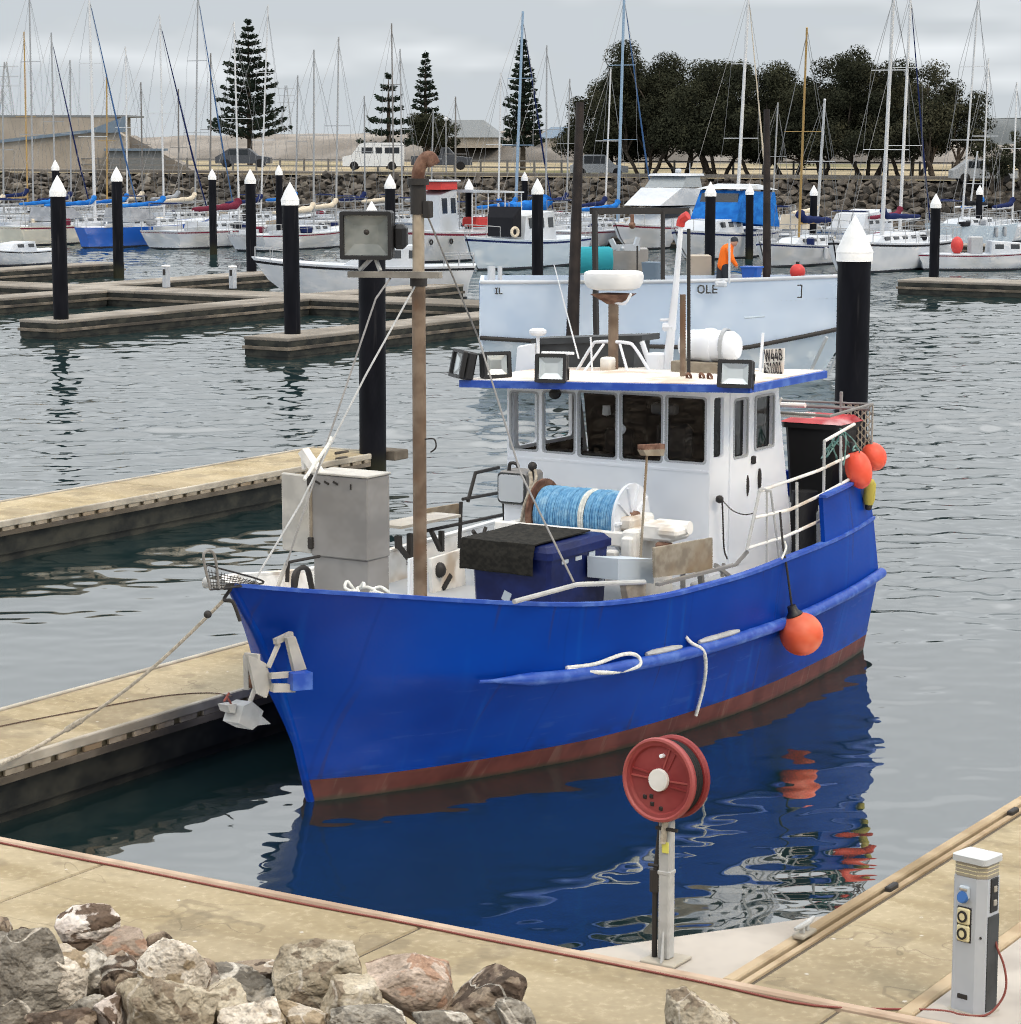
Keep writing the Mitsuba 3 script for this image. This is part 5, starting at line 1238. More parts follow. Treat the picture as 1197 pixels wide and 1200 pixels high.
def buoy(name, label, c, r, mat, group=None, stretch=1.0, tilt=(0, 0, 1)):
    b = on_boat(name, label, 'buoy', group)
    c = np.asarray(c, float); tilt = np.asarray(tilt, float) / np.linalg.norm(tilt)
    prof = [(r * math.sin(a) * (1 if stretch == 1 else 1.0), -r * math.cos(a) * stretch) for a in np.linspace(0, PI * 0.9, 20)]
    part(b, 'body', lathe(prof, 28, tilt, c), mat, smooth=True)
    nz = r * stretch
    part(b, 'neck', lathe([(r * 0.36, nz * 0.86), (r * 0.40, nz * 0.98), (r * 0.24, nz * 1.16), (r * 0.20, nz * 1.42), (0, nz * 1.44)], 16, tilt, c), 'black_plastic', smooth=40)
    return b, c + tilt * nz * 1.3
b, top_ = buoy('buoy', 'round orange buoy hanging against the blue hull above the water', (2.14, 5.878, 0.791), 0.232, 'buoy_orange', tilt=(-0.30, -0.22, 1))
part(b, 'line', tube(curve([top_, (2.02, 5.723, 1.568), (1.98, 5.739, 1.699), (1.9, 5.807, 2.096)], 4), 0.012, 6), 'dark_metal')
part(b, 'white_cord', tube(curve([(2.02, 5.618, 1.628), (2, 5.759, 1.726), (1.97, 5.777, 1.794)], 4), 0.012, 6), 'rope_white')
b, _ = buoy('fender', 'long red orange fender hanging on the rail, nearer of the two', (1.86, 7.903, 2.316), 0.15, 'fender_red', 'red fenders hung at the stern rail', 1.5, (-0.25, -0.1, 1))
b, _ = buoy('fender', 'red orange fender at the stern corner, behind and right of the other', (1.76, 8.552, 2.386), 0.145, 'fender_red', 'red fenders hung at the stern rail', 1.15, (-0.45, 0.0, 1))
b = on_boat('small_float', 'small olive yellow float hanging below the red fenders', 'float')
part(b, 'body', lathe([(0, -0.17), (0.05, -0.16), (0.068, -0.10), (0.07, 0.08), (0.04, 0.13), (0, 0.14)], 16, (0.05, 0, 1), (1.84, 8.269, 2.028)), 'float_yellow', smooth=40)
part(b, 'tip', lathe([(0, -0.23), (0.035, -0.22), (0.045, -0.165), (0, -0.165)], 12, (0.05, 0, 1), (1.84, 8.269, 2.028)), 'dark_metal')
wb = on_boat('wheelie_bin', 'black wheelie bin with a red lid standing on the after deck', 'bin')
WBX, WBY = 1.22, 8.0
part(wb, 'body', tapered((0.97, 7.98), (1.52, 8.44), (0.90, 7.94), (1.60, 8.48), 1.62, 2.78, 0.05), 'black_plastic')
part(wb, 'rim', tapered((0.87, 7.91), (1.63, 8.50), (0.87, 7.91), (1.63, 8.50), 2.74, 2.80, 0.05), 'black_plastic')
part(wb, 'lid', hull_of([(x, y, z) for x, y, z in ((0.86, 7.90, 2.802), (1.64, 7.90, 2.802), (0.86, 8.5, 2.802), (1.64, 8.5, 2.802), (0.95, 7.98, 2.845), (1.55, 7.98, 2.845), (0.95, 8.45, 2.87), (1.55, 8.45, 2.87))]), 'lid_red', label='faded red lid of the black bin')
for x in (0.95, 1.5):
    part(wb, 'wheel', tube([(x, 8.46, 1.64), (x + 0.06, 8.46, 1.64)], 0.10, 14), 'black_rubber')
t = on_boat('green_rope', 'tangle of pale green rope hung on the stern rail beside the fenders', 'rope')
rng = np.random.default_rng(8)
for i in range(5):
    a = np.array((1.72, 7.828, 2.587)) + rng.normal(0, 0.08, 3)
    pts = [a + np.array([rng.normal(0, 0.04), rng.normal(0, 0.08), rng.normal(0, 0.09)]) for _ in range(6)]
    part(t, 'coil', tube(curve(pts, 6), 0.008, 6), 'rope_green')
thing('anchor', 'grey galvanised anchor hanging below the bow bracket', 'anchor', at=BOAT)
an = [k for k in labels if k == 'anchor'][0]
part(an, 'crown', hull_of([np.array(v) + d for v in ((-0.1, -0.967, 1.073), (-0.1, -0.845, 1.088), (-0.1, -0.688, 0.972), (-0.1, -0.765, 0.863), (-0.1, -0.852, 0.834), (-0.1, -1.043, 0.934)) for d in ([.09, 0, 0], [-.09, 0, 0])]), 'galvanised')
part(an, 'shank', tube([(-0.1, -0.772, 1.051), (-0.1, -0.67, 1.202)], 0.022, 8), 'steel_light')
part(an, 'fluke', hull_of([np.array(v) + d for v in ((-0.1, -1.123, 1.103), (-0.1, -0.991, 1.093), (-0.1, -1.017, 1.006), (-0.1, -1.089, 1.035)) for d in ([.03, 0, 0], [-.08, 0, 0])]), 'galvanised')
part(an, 'fluke', hull_of([np.array(v) + d for v in ((-0.1, -0.701, 0.943), (-0.1, -0.616, 0.895), (-0.1, -0.505, 0.811), (-0.1, -0.728, 0.84)) for d in ([.03, 0, 0], [-.08, 0, 0])]), 'galvanised')
part(an, 'tripping_line', tube(curve([(-0.1, -1.016, 1.067), (-0.1, -1.085, 1.157), (-0.1, -1.134, 1.136), (-0.1, -1.06, 1.198)], 4), 0.010, 6), 'cable_red')
t = thing('mooring_rope', 'long mooring rope from the blue bow down to the finger pontoon', 'rope')
NB = lambda p: np.array(p) + BOAT
pe = np.array((-15.234, 16.562, 0.64))
kn = NB((0, -1.235, 2.065))
ln = [kn + (pe - kn) * q + np.array([0, 0, -0.10 * math.sin(PI * q)]) for q in np.linspace(0, 1, 12)]
part(t, 'rope', tube(ln, 0.016, 7), 'rope_tan')
part(t, 'rope_tail', tube(curve([pe, (-15.178, 16.276, 0.62), (-15.057, 15.766, 0.62), (-14.88, 15.112, 0.62)], 4), 0.018, 7), 'rope_tan')
part(t, 'splice', tube([ln[9], ln[10]], 0.028, 7), 'rope_tan')
part(t, 'bridle', tube(curve([NB((0.02, -1.163, 2.153)), kn, NB((0.1, -1.243, 2.061)), NB((0.16, -1.217, 1.891))], 4), 0.016, 7), 'dark_metal')
part(t, 'shackle', ball(NB((0, -1.46, 1.974)) * [1, 1, 1], 0.035, 2), 'dark_metal')
def hull_pt(s_, dz, off=0.02):
    """a point on the port topside: dz above or below the rub rail."""
    z = float(RB_Z(s_)) + dz
    p = float(RB_P(s_)) + (0.055 + off if abs(dz) < 0.06 else off)
    if dz < 0:
        w = -dz / (float(RB_Z(s_))); p = float(RB_P(s_)) + (float(WL_P(max(0, s_))) - float(RB_P(s_))) * w + off
    return np.array([p, s_, z])
thing('rope_loop', 'short white rope loop lying over the rub rail of the blue hull', 'rope', at=BOAT, mesh=tube(curve([hull_pt(1.85, 0.07), hull_pt(2.2, 0.075, 0.05), hull_pt(2.62, 0.12, 0.04), hull_pt(2.82, 0.09, 0.06), hull_pt(2.80, -0.0, 0.05), hull_pt(2.55, -0.03, 0.09), hull_pt(2.2, 0.0, 0.05), hull_pt(1.85, 0.06)], 6), 0.020, 8), mat='rope_white', smooth=60)
thing('hanging_rope', 'white rope end hanging from the rub rail down to the red boot band', 'rope', at=BOAT, mesh=tube(curve([hull_pt(3.72, 0.16), hull_pt(3.78, 0.09, 0.05), hull_pt(3.92, 0.0, 0.04), hull_pt(4.10, -0.2, 0.08), hull_pt(4.22, -0.45, 0.06), hull_pt(4.28, -0.76, 0.04)], 6), 0.019, 8), mat='rope_white', smooth=60)
rng = np.random.default_rng(21)
t = on_boat('rope_pile', 'small heap of white rope on the foredeck in front of the cabinet', 'rope')
for i in range(5):
    c = np.array([0.52 + 0.10 * i, -0.02 + 0.05 * i, 2.02 - 0.03 * i])
    pts = [c + np.array([0.10 * math.cos(a), 0.06 * math.sin(a), rng.normal(0.02, 0.025)]) for a in np.linspace(0, 5.5, 7)]
    part(t, 'strand', tube(curve(pts, 4), 0.014, 6), 'rope_white')
t = thing('shore_cable', 'thin dark cable lying along the finger pontoon beside the bow', 'cable', mesh=tube(curve([(-16.337, 16.068, 0.6), (-16.154, 16.536, 0.6), (-16.038, 17.094, 0.6), (-15.853, 17.842, 0.6), (-15.634, 18.594, 0.6), (-15.34, 18.958, 0.6), (-14.996, 18.887, 0.62)], 6), 0.006, 6), mat='cable_brown')

# ------------------------------------------------------------------ mooring piles
def pile(x, y, top, r, label, capk=1.0, group=None):
    p = thing('mooring_pile', label, 'mooring pile', group, at=(x, y, 0))
    ch = r * 2.1 * capk
    k_ = len(used) * 7.3
    lean = np.array([math.sin(k_), math.cos(k_ * 1.7), 0]) * 0.004
    part(p, 'shaft', tube([np.array([0, 0, -1.5]) - lean * (top + 1.5), (0, 0, top - ch - 0.02)], r, 24), 'pile_black', smooth=40)
    part(p, 'cap', lathe([(r * 1.03, top - ch - 0.16), (r * 1.10, top - ch - 0.16), (r * 1.10, top - ch), (r * 0.62, top - ch * 0.5), (0.05 * r, top - 0.01), (0, top)], 28, (0, 0, 1)), 'cap_white', smooth=25)
    part(p, 'cap_seam', lathe([(r * 1.11, top - ch - 0.035), (r * 1.125, top - ch - 0.03), (r * 1.125, top - ch - 0.012), (r * 1.11, top - ch - 0.007)], 28, (0, 0, 1)), 'cap_white')
    return p
def pile_px(foot, topv, r, label, capk=1.0):
    pile(foot[0], foot[1], topv[2], r, label, capk)
def up_to(f, top):                                   # height of a measured top point at the foot's place
    return top
PILES = [   # foot on the deck, top, radius
    ((-52.143, 57.637, 0.59), (-51.923, 57.506, 4.956), 0.232, 'tall black pile with white cone cap at the outer end of the left far finger'),
    ((-73.041, 84.54, 0.59), (-72.718, 84.314, 4.862), 0.232, 'black capped pile in front of the bright blue sailing boat'),
    ((-64.524, 83.046, 0.59), (-64.064, 82.557, 4.82), 0.215, 'black capped pile between two white round sterned yachts'),
    ((-42.676, 56.72, 0.59), (-42.56, 56.655, 4.844), 0.232, 'tall black capped pile standing left of the bow cabinet'),
    ((-83.963, 104.804, 0.59), (-82.548, 103.144, 4.511), 0.20, 'black capped pile behind the maroon sail cover'),
    ((-83.755, 110.34, 0.59), (-83.31, 109.846, 4.671), 0.19, 'slim capped pile among masts, left of the two windowed lamp mast'),
    ((-94.106, 103.882, 0.59), (-93.589, 103.48, 4.946), 0.20, 'capped pile half hidden directly behind the tall leftmost pile'),
    ((-25.021, 35.58, 0.59), (-25.1, 35.754, 4.964), 0.235, 'largest left black pile rising at the end of the finger behind the lamp mast'),
    ((-59.613, 86.11, 0.59), (-60.348, 87.224, 4.62), 0.215, 'black capped pile just left of the bent pipe mast head'),
    ((-70.695, 109.257, 0.59), (-69.593, 107.568, 4.032), 0.20, 'capped pile in front of the white trawler canopy'),
    ((-79.927, 129.701, 0.59), (-79.415, 128.864, 4.13), 0.19, 'small capped pile at the foot of the slim pine and blue mast'),
    ((-52.705, 86.513, 0.59), (-52.489, 86.146, 4.484), 0.225, 'black capped pile left of the dark slanting boom'),
    ((-69.703, 127.949, 0.59), (-70.597, 129.531, 3.737), 0.18, 'thin capped pile in front of the white motor yacht'),
    ((-50.321, 96.946, 0.59), (-49.906, 96.055, 4.234), 0.225, 'black capped pile in front of the blue canopy boat'),
    ((-57.487, 115.049, 0.59), (-57.086, 114.146, 3.835), 0.20, 'capped pile between blue canopy boat and dark boom'),
    ((-56.534, 120.623, 0.59), (-56.074, 119.517, 3.679), 0.19, 'capped pile right of the wooden mast'),
    ((-38.888, 94.383, 0.59), (-38.586, 93.527, 3.899), 0.20, 'black capped pile at the end of the right pontoon'),
    ((-52.173, 132.891, 0.59), (-51.789, 131.699, 3.536), 0.18, 'slim capped pile behind the red covered dinghy at right'),
]
for f, tp, r, lab in PILES:
    pile(f[0], f[1], tp[2], r, lab)
pile(-15.81, 35.22, 4.87, 0.253, 'nearest and thickest black pile with white cone cap behind the stern')

# ------------------------------------------------------------------ foreground: hose reel, pedestal, cleat, cables
HR = np.array([-7.65, 14.22, DECK - 0.02])
hr = thing('hose_reel', 'red hose reel on a galvanised post standing on the corner deck', 'hose reel', at=HR)
part(hr, 'base_plate', box((0, 0, 0.015), (0.26, 0.26, 0.022), 0.006), 'whaler_pale')
part(hr, 'post', box((0.0, 0.0, 0.50), (0.085, 0.085, 0.95), 0.01), 'galvanised')
gz = prism([(0.04, 0.03), (0.13, 0.03), (0.04, 0.22)], 0.012); part(hr, 'gusset', frame_to(gz, (0, -0.006, 0), (0.3, -0.95, 0), (0, 0, 1)), 'galvanised')
RN = np.array([-0.09, -1.0, 0.07]); RN /= np.linalg.norm(RN)            # the reel faces the walkway
RC = np.array([-0.02, 0.03, 1.25])
def disc(prof, mat, nm, parent=hr, n=40, smooth=30, o=RC): prof = [(r * 0.935, z) for r, z in prof]; return part(parent, nm, lathe(prof, n, RN, o), mat, smooth=smooth)
disc([(0, 0.085), (0.235, 0.085), (0.245, 0.105), (0.285, 0.11), (0.298, 0.095), (0.298, 0.07), (0.28, 0.055), (0, 0.055)], 'reel_red', 'front_disc')
disc([(0.268, 0.109), (0.280, 0.122), (0.296, 0.118), (0.302, 0.095)], 'reel_red_rim', 'front_rim')
disc([(0, -0.055), (0.28, -0.055), (0.298, -0.07), (0.298, -0.095), (0.28, -0.11), (0, -0.11)], 'reel_red', 'back_disc')
hp = []
for i in range(4):
    x = -0.041 + 0.0273 * i
    hp += [(0.258, x - 0.0136), (0.270, x - 0.006), (0.270, x + 0.006), (0.258, x + 0.0136)]
disc(hp, 'black_rubber', 'hose', smooth=60)
disc([(0, 0.112), (0.078, 0.112), (0.080, 0.108), (0.080, 0.086)], 'paint_white_worn', 'hub_sticker')
rx_ = np.cross([0, 0, 1], RN); rx_ /= np.linalg.norm(rx_); ru = np.cross(RN, rx_)
for a in (0.02, PI - 0.02, 1.25):
    d = rx_ * math.cos(a) + ru * math.sin(a)
    part(hr, 'spoke_rib', bar(RC + RN * 0.089 + d * 0.085, RC + RN * 0.089 + d * 0.232, 0.012, 0.010), 'reel_red_rim')
    e = rx_ * -math.sin(a) + ru * math.cos(a)
    part(hr, 'spoke_rib', bar(RC + RN * 0.089 + d * 0.085 - e * 0.035, RC + RN * 0.089 + d * 0.232 - e * 0.05, 0.012, 0.010), 'reel_red')
part(hr, 'handle_knob', tube([RC + RN * 0.085 + ru * 0.165 + rx_ * 0.02, RC + RN * 0.12 + ru * 0.165 + rx_ * 0.02], 0.014, 8), 'paint_white')
for a, b in ((-0.11, -0.13), (-0.05, -0.17), (0.02, -0.19), (-0.06, -0.12)):
    part(hr, 'slot', box(RC + RN * 0.087 + rx_ * a + ru * b, (0.028, 0.012, 0.028), 0.003, rz=math.atan2(rx_[1], rx_[0])), 'black_plastic')
part(hr, 'axle', tube([RC - RN * 0.16, RC - RN * 0.08], 0.05, 12), 'galvanised')
part(hr, 'supply_pipe', tube(curve([(-0.075, -0.02, 0.03), (-0.075, -0.02, 0.45), (-0.07, -0.02, 0.62), (-0.05, 0.0, 0.9), (-0.04, 0.02, 1.1)], 4), 0.020, 8), 'dark_metal', smooth=50)
part(hr, 'valve', tube([(-0.075, -0.02, 0.48), (-0.075, -0.02, 0.63)], 0.038, 10), 'dark_metal')
part(hr, 'valve_handle', tube([(-0.12, -0.03, 0.66), (-0.04, -0.03, 0.66)], 0.012, 6), 'dark_metal')
part(hr, 'hose_guide', box((0.03, -0.06, 0.93), (0.16, 0.02, 0.02)), 'dark_metal')
part(hr, 'hose_nozzle', tube([(0.02, -0.055, 1.0), (0.0, -0.06, 0.83)], 0.022, 8), 'rope_tan')
part(hr, 'yellow_tag', box((0.015, -0.05, 0.80), (0.05, 0.008, 0.075), 0.002), 'tag_yellow')
part(hr, 'clamp', box((0, 0, 0.62), (0.095, 0.095, 0.03), 0.006), 'galvanised')

PD = np.array((-5.532, 14.361, 0.59))
pd = thing('power_pedestal', 'grey metal power pedestal with sockets at the lower right', 'power pedestal', at=PD)
yaw_ = -0.19
R_ = trimesh.transformations.rotation_matrix(yaw_, [0, 0, 1])
def pdp(nm, m, mat, smooth=False, label=None):
    m = m.copy(); m.apply_scale([0.97, 0.97, 1.10]); m.apply_transform(R_); return part(pd, nm, m, mat, smooth, label)
foot = Polygon([(-0.115, -0.085), (-0.09, -0.10), (0.06, -0.10), (0.115, -0.055), (0.115, 0.085), (0.09, 0.10), (-0.09, 0.10), (-0.115, 0.08)])
pdp('body', prism(foot, 0.80), 'pedestal_grey')
m = prism(foot.buffer(-0.004), 0.085); m.apply_translation([0, 0, 0.802]); pdp('light_band', m, 'lens_clear')
for i in range(3):
    m = prism(foot.buffer(-0.0025), 0.004); m.apply_translation([0, 0, 0.82 + 0.022 * i]); pdp('light_fin', m, 'cream_plastic')
m = prism(roundrect(-0.128, -0.112, 0.128, 0.112, 0.03), 0.035); m.apply_translation([0, 0, 0.888]); pdp('cap', m, 'cap_grey')
m = prism(foot.buffer(0.025), 0.012); pdp('base_flange', m, 'whaler_pale')
pdp('edge_channel', box((-0.118, -0.06, 0.40), (0.016, 0.03, 0.78), 0.004), 'steel_light')
sk = pdp('blue_socket', box((-0.02, -0.112, 0.715), (0.072, 0.03, 0.075), 0.008), 'bluish_grey')
pdp('socket_flap', cat([box((-0.02, -0.128, 0.735), (0.055, 0.012, 0.012), 0.002)]), 'steel_light')
pdp('socket_face', lathe([(0, 0), (0.034, 0), (0.034, 0.03), (0, 0.03)], 18, (0, -1, 0.35), (-0.02, -0.118, 0.685)), 'socket_blue', smooth=30)
for z in (0.575, 0.475):
    pdp('cream_socket', box((-0.022, -0.110, z), (0.092, 0.026, 0.094), 0.008), 'cream_plastic')
    pdp('socket_ring', lathe([(0.022, 0.0), (0.034, 0.0), (0.034, 0.012), (0.022, 0.012)], 18, (0, -1, 0), (-0.022, -0.122, z)), 'dark_metal', smooth=30)
    pdp('socket_plug', lathe([(0, 0.0), (0.021, 0.0), (0.021, 0.010), (0, 0.010)], 18, (0, -1, 0), (-0.022, -0.122, z)), 'cream_plastic', smooth=30)
pdp('socket_frame', box((-0.022, -0.103, 0.525), (0.104, 0.012, 0.206), 0.004), 'dark_metal')
pdp('name_plate', box((-0.022, -0.102, 0.10), (0.075, 0.008, 0.028), 0.002), 'dark_metal')
pdp('side_socket', cat([box((0.117, 0.02, 0.70), (0.014, 0.085, 0.20), 0.004)]), 'black_plastic')
for z in (0.735, 0.655):
    pdp('side_socket_flap', box((0.127, 0.02, z), (0.012, 0.035, 0.035), 0.004), 'steel_light')
pdp('lock', lathe([(0, 0), (0.008, 0), (0.008, 0.006), (0, 0.006)], 10, (0.62, -0.78, 0), (0.088, -0.079, 0.46)), 'dark_metal')
pdp('side_panel', box((0.118, 0.02, 0.30), (0.008, 0.13, 0.56), 0.003), 'paint_dark_grey')

t = thing('power_cable', 'thin red cable running along the walkway edge to the power pedestal', 'cable')
path = [(-40, 13.905, DECK + 0.012), (-26, 13.90, DECK + 0.012)]
for x in np.arange(-20, -5.9, 0.8):
    path.append((x, 13.90 + 0.010 * math.sin(x * 3.1) + 0.008 * math.sin(x * 1.3), DECK + 0.010))
path += [PD + np.array(q) for q in ((-0.20, -0.16, 0.012), (-0.02, -0.15, 0.012), (0.12, -0.10, 0.02), (0.19, -0.04, 0.10), (0.215, -0.01, 0.20), (0.19, 0.01, 0.32), (0.14, 0.02, 0.42), (0.125, 0.03, 0.46))]
part(t, 'cord', tube(curve(path, 5), 0.0075, 7), 'cable_red', smooth=60)

t = thing('mooring_cleat', 'small steel cleat on the edge of the right finger', 'cleat', at=(-7.05, 15.10, DECK + 0.02))
part(t, 'base', box((0, 0, 0.015), (0.09, 0.22, 0.03), 0.008), 'whaler_pale')
for y_ in (-0.035, 0.035): part(t, 'stem', box((0, y_, 0.05), (0.035, 0.03, 0.05), 0.006), 'galvanised')
part(t, 'horn', tube(curve([(0, -0.15, 0.085), (0, -0.06, 0.08), (0, 0.06, 0.08), (0, 0.15, 0.09)], 4), [0.012, 0.016, 0.018, 0.02, 0.02, 0.02, 0.02, 0.02, 0.02, 0.018, 0.016, 0.014, 0.012][:13], 8), 'galvanised', smooth=40)
t = thing('mooring_cleat', 'steel cleat at the outer end of the left finger beside the large pile', 'cleat', at=(-25.0, 34.6, DECK))
part(t, 'base', box((0, 0, 0.02), (0.10, 0.26, 0.04), 0.008), 'whaler_dark')
part(t, 'horn', tube([(0, -0.18, 0.12), (0, 0.18, 0.12)], 0.025, 8), 'whaler_dark')

# ------------------------------------------------------------------ foreground rocks on the bank below the camera
def bank():
    gx, gy = np.linspace(-30.0, 12.0, 120), np.linspace(-8, 12.4, 60)
    X, Y = np.meshgrid(gx, gy, indexing='ij')
    Z = np.interp(Y, [-2, 4, 8.6, 9.6, 10.1, 10.7, 11.5, 12.4], [4.4, 3.9, 1.62, 1.50, 1.15, 0.72, 0.05, -0.6])
    Z += 0.16 * (meshkit.fbm(np.stack([X * 2, Y * 2, 0 * X], -1), 3, 5) - 0.5) + 0.12 * (meshkit.fbm(np.stack([X * 5, Y * 5, 0 * X], -1), 3, 6) - 0.5)
    idx = np.arange(X.size).reshape(X.shape)
    F = np.stack([idx[:-1, :-1], idx[1:, :-1], idx[1:, 1:], idx[:-1, 1:]], -1).reshape(-1, 4)
    struct('rock_bank_ground', mk(np.stack([X, Y, Z], -1).reshape(-1, 3), F), 'rock_brown', smooth=True, label='dark gaps of the rubble bank under the foreground rocks')
bank()
def boulder(seed, size, n=20, rough=0.05, cut=11):
    """a broken stone: hull of random points, split by flat planes, then worn and pitted by noise."""
    rng = np.random.default_rng(seed)
    p = rng.normal(size=(n, 3)); p /= np.linalg.norm(p, axis=1, keepdims=True)
    p *= rng.uniform(0.80, 1.0, (n, 1))
    m = Manifold.hull_points(p)
    for i in range(cut):
        d = rng.normal(size=3); d /= np.linalg.norm(d)
        m = m.trim_by_plane((-d).tolist(), -rng.uniform(0.40, 0.72))
    m = m.refine_to_length(0.06)
    t = man(m)
    t.merge_vertices()
    trimesh.smoothing.filter_laplacian(t, lamb=0.3, iterations=1)
    v = t.vertices.copy(); nrm = t.vertex_normals
    f1 = meshkit.fbm(v * 1.8 + seed, 4, seed) - 0.5; f2 = np.abs(meshkit.fbm(v * 3.5 + seed * 2, 4, seed + 3) - 0.5)
    layers = np.abs(((v @ rng.normal(size=3)) * 3.0 + f1 * 3) % 1.0 - 0.5)
    v = v + nrm * (f1 * 3.4 * rough - f2 * 2.2 * rough + layers * 0.9 * rough)[:, None]
    lo, hi = v.min(0), v.max(0)
    v = (v - (lo + hi) / 2) / (hi - lo) * np.asarray(size)
    t.vertices = v
    return t
ROCKS = [  # centre, width, depth, height (m), look, rolls
    ((-8.686, 9.697, 1.815), .36, .34, .37, 'rock_white', 'white mottled rock with dark brown patches, highest at the left'),
    ((-8.363, 8.835, 1.873), .50, .42, .58, 'rock_grey', 'large grey rock with a white vein at the left edge of the photo'),
    ((-8.249, 9.017, 1.822), .26, .34, .44, 'rock_cream', 'narrow cream and ochre rock leaning on the large grey rock'),
    ((-8.348, 9.306, 1.782), .30, .32, .30, 'rock_grey', 'angular grey rock beneath the white mottled rock'),
    ((-8.392, 9.636, 1.785), .33, .36, .24, 'rock_pink', 'flat topped pinkish orange rock right of the white mottled rock'),
    ((-8.136, 9.317, 1.773), .28, .30, .30, 'rock_brown', 'dark grey brown rock in the hollow below the pinkish rock'),
    ((-7.859, 9.389, 1.874), .36, .36, .34, 'rock_cream', 'smooth cream white rock with a rounded top'),
    ((-7.619, 9.05, 1.808), .50, .40, .36, 'rock_tan', 'broad olive tan rock in front of the cream white rock'),
    ((-8.302, 9.802, 1.731), .20, .3, .28, 'rock_brown', 'thin brown rock wedged behind the cream white rock'),
    ((-7.911, 9.687, 1.723), .18, .3, .22, 'rock_brown', 'small brown rock right of the cream white rock'),
    ((-7.51, 9.35, 1.772), .28, .32, .24, 'rock_tan', 'blocky tan rock right of the broad olive tan rock'),
    ((-7.793, 9.989, 1.666), .34, .3, .16, 'rock_brown', 'low flat yellow brown rock lying behind the others'),
    ((-7.743, 9.783, 1.671), .38, .3, .20, 'rock_grey', 'flattish grey tan rock below the low yellow brown rock'),
    ((-7.333, 9.937, 1.77), .50, .46, .40, 'rock_tan', 'large rounded grey tan rock in the middle of the row'),
    ((-6.971, 9.684, 1.756), .30, .34, .30, 'rock_tan', 'wedge shaped tan rock below the large rounded rock'),
    ((-6.837, 10.004, 1.747), .44, .42, .40, 'rock_pink', 'pinkish tan rock second from the right of the row'),
    ((-6.486, 10.101, 1.73), .46, .42, .40, 'rock_brown', 'dark brown striped rock at the right end of the row'),
    ((-6.227, 10.023, 1.723), .20, .3, .24, 'rock_grey', 'small lavender grey rock below the dark striped rock'),
    ((-7.094, 9.482, 1.723), .30, .3, .18, 'rock_cream', 'pale orange tan rock at the bottom edge under the large rounded rock'),
    ((-6.782, 9.563, 1.754), .36, .3, .18, 'rock_grey', 'light grey rock at the bottom edge between tan and pinkish rocks'),
    ((-7.262, 9.264, 1.758), .32, .3, .22, 'rock_cream', 'striped cream and brown rock at the bottom edge'),
    ((-9.29, 9.669, 1.766), .10, .2, .14, 'rock_brown', 'small dark rock at the very left edge above the grey rock'),
    ((-9.037, 9.581, 1.729), .24, .3, .20, 'rock_brown', 'dark brown rock peeping out behind the large grey rock'),
    ((-7.87, 8.888, 1.775), .18, .26, .20, 'rock_white', 'small white rock at the bottom left'),
    ((-7.992, 8.693, 1.781), .34, .3, .16, 'rock_brown', 'dark rock at the bottom edge under the large grey rock'),
    ((-8.022, 8.91, 1.765), .18, .26, .18, 'rock_grey', 'small dark grey rock left of the small white rock'),
    (tuple(np.array((-5.712, 11.141, 1.506)) - [0, 0, 0.30]), .48, .42, .80, 'rock_tan', 'single pale tan rock top at the bottom edge below the hose reel'),
    ((-6.47, 9.753, 1.725), .30, .3, .2, 'rock_grey', 'grey rock end at the bottom edge left of the dark striped rock'),
]
for i, (c, w, d, h, mat, lab) in enumerate(ROCKS):
    b = boulder(300 + i, (w * 1.04, d, h * 1.04))
    b = frame_to(b, (0, 0, 0), RIGHT, AWAY)
    thing('rock', lab, 'rock', 'loose rocks at the foot of the photo', at=c, mesh=b, mat=mat, smooth=24)

rng = np.random.default_rng(77)
t = struct('rock_rubble', cat([moved(stone_mesh(rng, np.zeros(3), rng.uniform(0.05, 0.11)), (x, y, np.interp(y, [8.6, 9.6, 10.1, 10.7, 11.5], [1.64, 1.52, 1.17, 0.74, 0.07]) + 0.02)) for x, y in zip(rng.uniform(-14, -5.9, 420), rng.uniform(8.7, 11.3, 420))]), 'rock_tan', kind='stuff', label='small broken stones in the gaps between the foreground rocks')

# ------------------------------------------------------------------ pale blue work vessel behind the wheelhouse
VD = 63.8
VO = np.array((-30.695, 56.411, 0))
ex, ey = RIGHT, AWAY
VP = lambda x, y, z: VO + ex * x + ey * y + np.array([0, 0, z])
vs = thing('work_vessel', 'large pale blue steel vessel with high bulwark moored behind the wheelhouse', 'work vessel')
xs_ = np.linspace(-4.6, 5.0, 40)
def vline(z, half, bowx, sternx=-4.58, curve_=2.6):
    """one waterline of the vessel: x runs to the bow on the right."""
    x = sternx + (bowx - sternx) * (np.linspace(0, 1, 40))
    u = (x - sternx) / (bowx - sternx)
    w = half * (1 - u ** curve_) ** 0.8
    return np.stack([x, -w, np.broadcast_to(z, x.shape)], 1)
u_ = np.linspace(0, 1, 40)
topz = 2.50 + 0.10 * np.clip((u_ - 0.4) / 0.6, 0, 1) ** 1.5
rubz = np.interp(u_, [0, 0.35, 0.7, 1.0], [1.12, 0.92, 0.82, 1.30])
L_top = vline(topz, 1.75, 5.25); L_rub = vline(rubz, 1.62, 4.9); L_mid = vline(0.45, 1.35, 4.4, -4.4); L_low = vline(-0.5, 1.0, 3.9, -3.9)
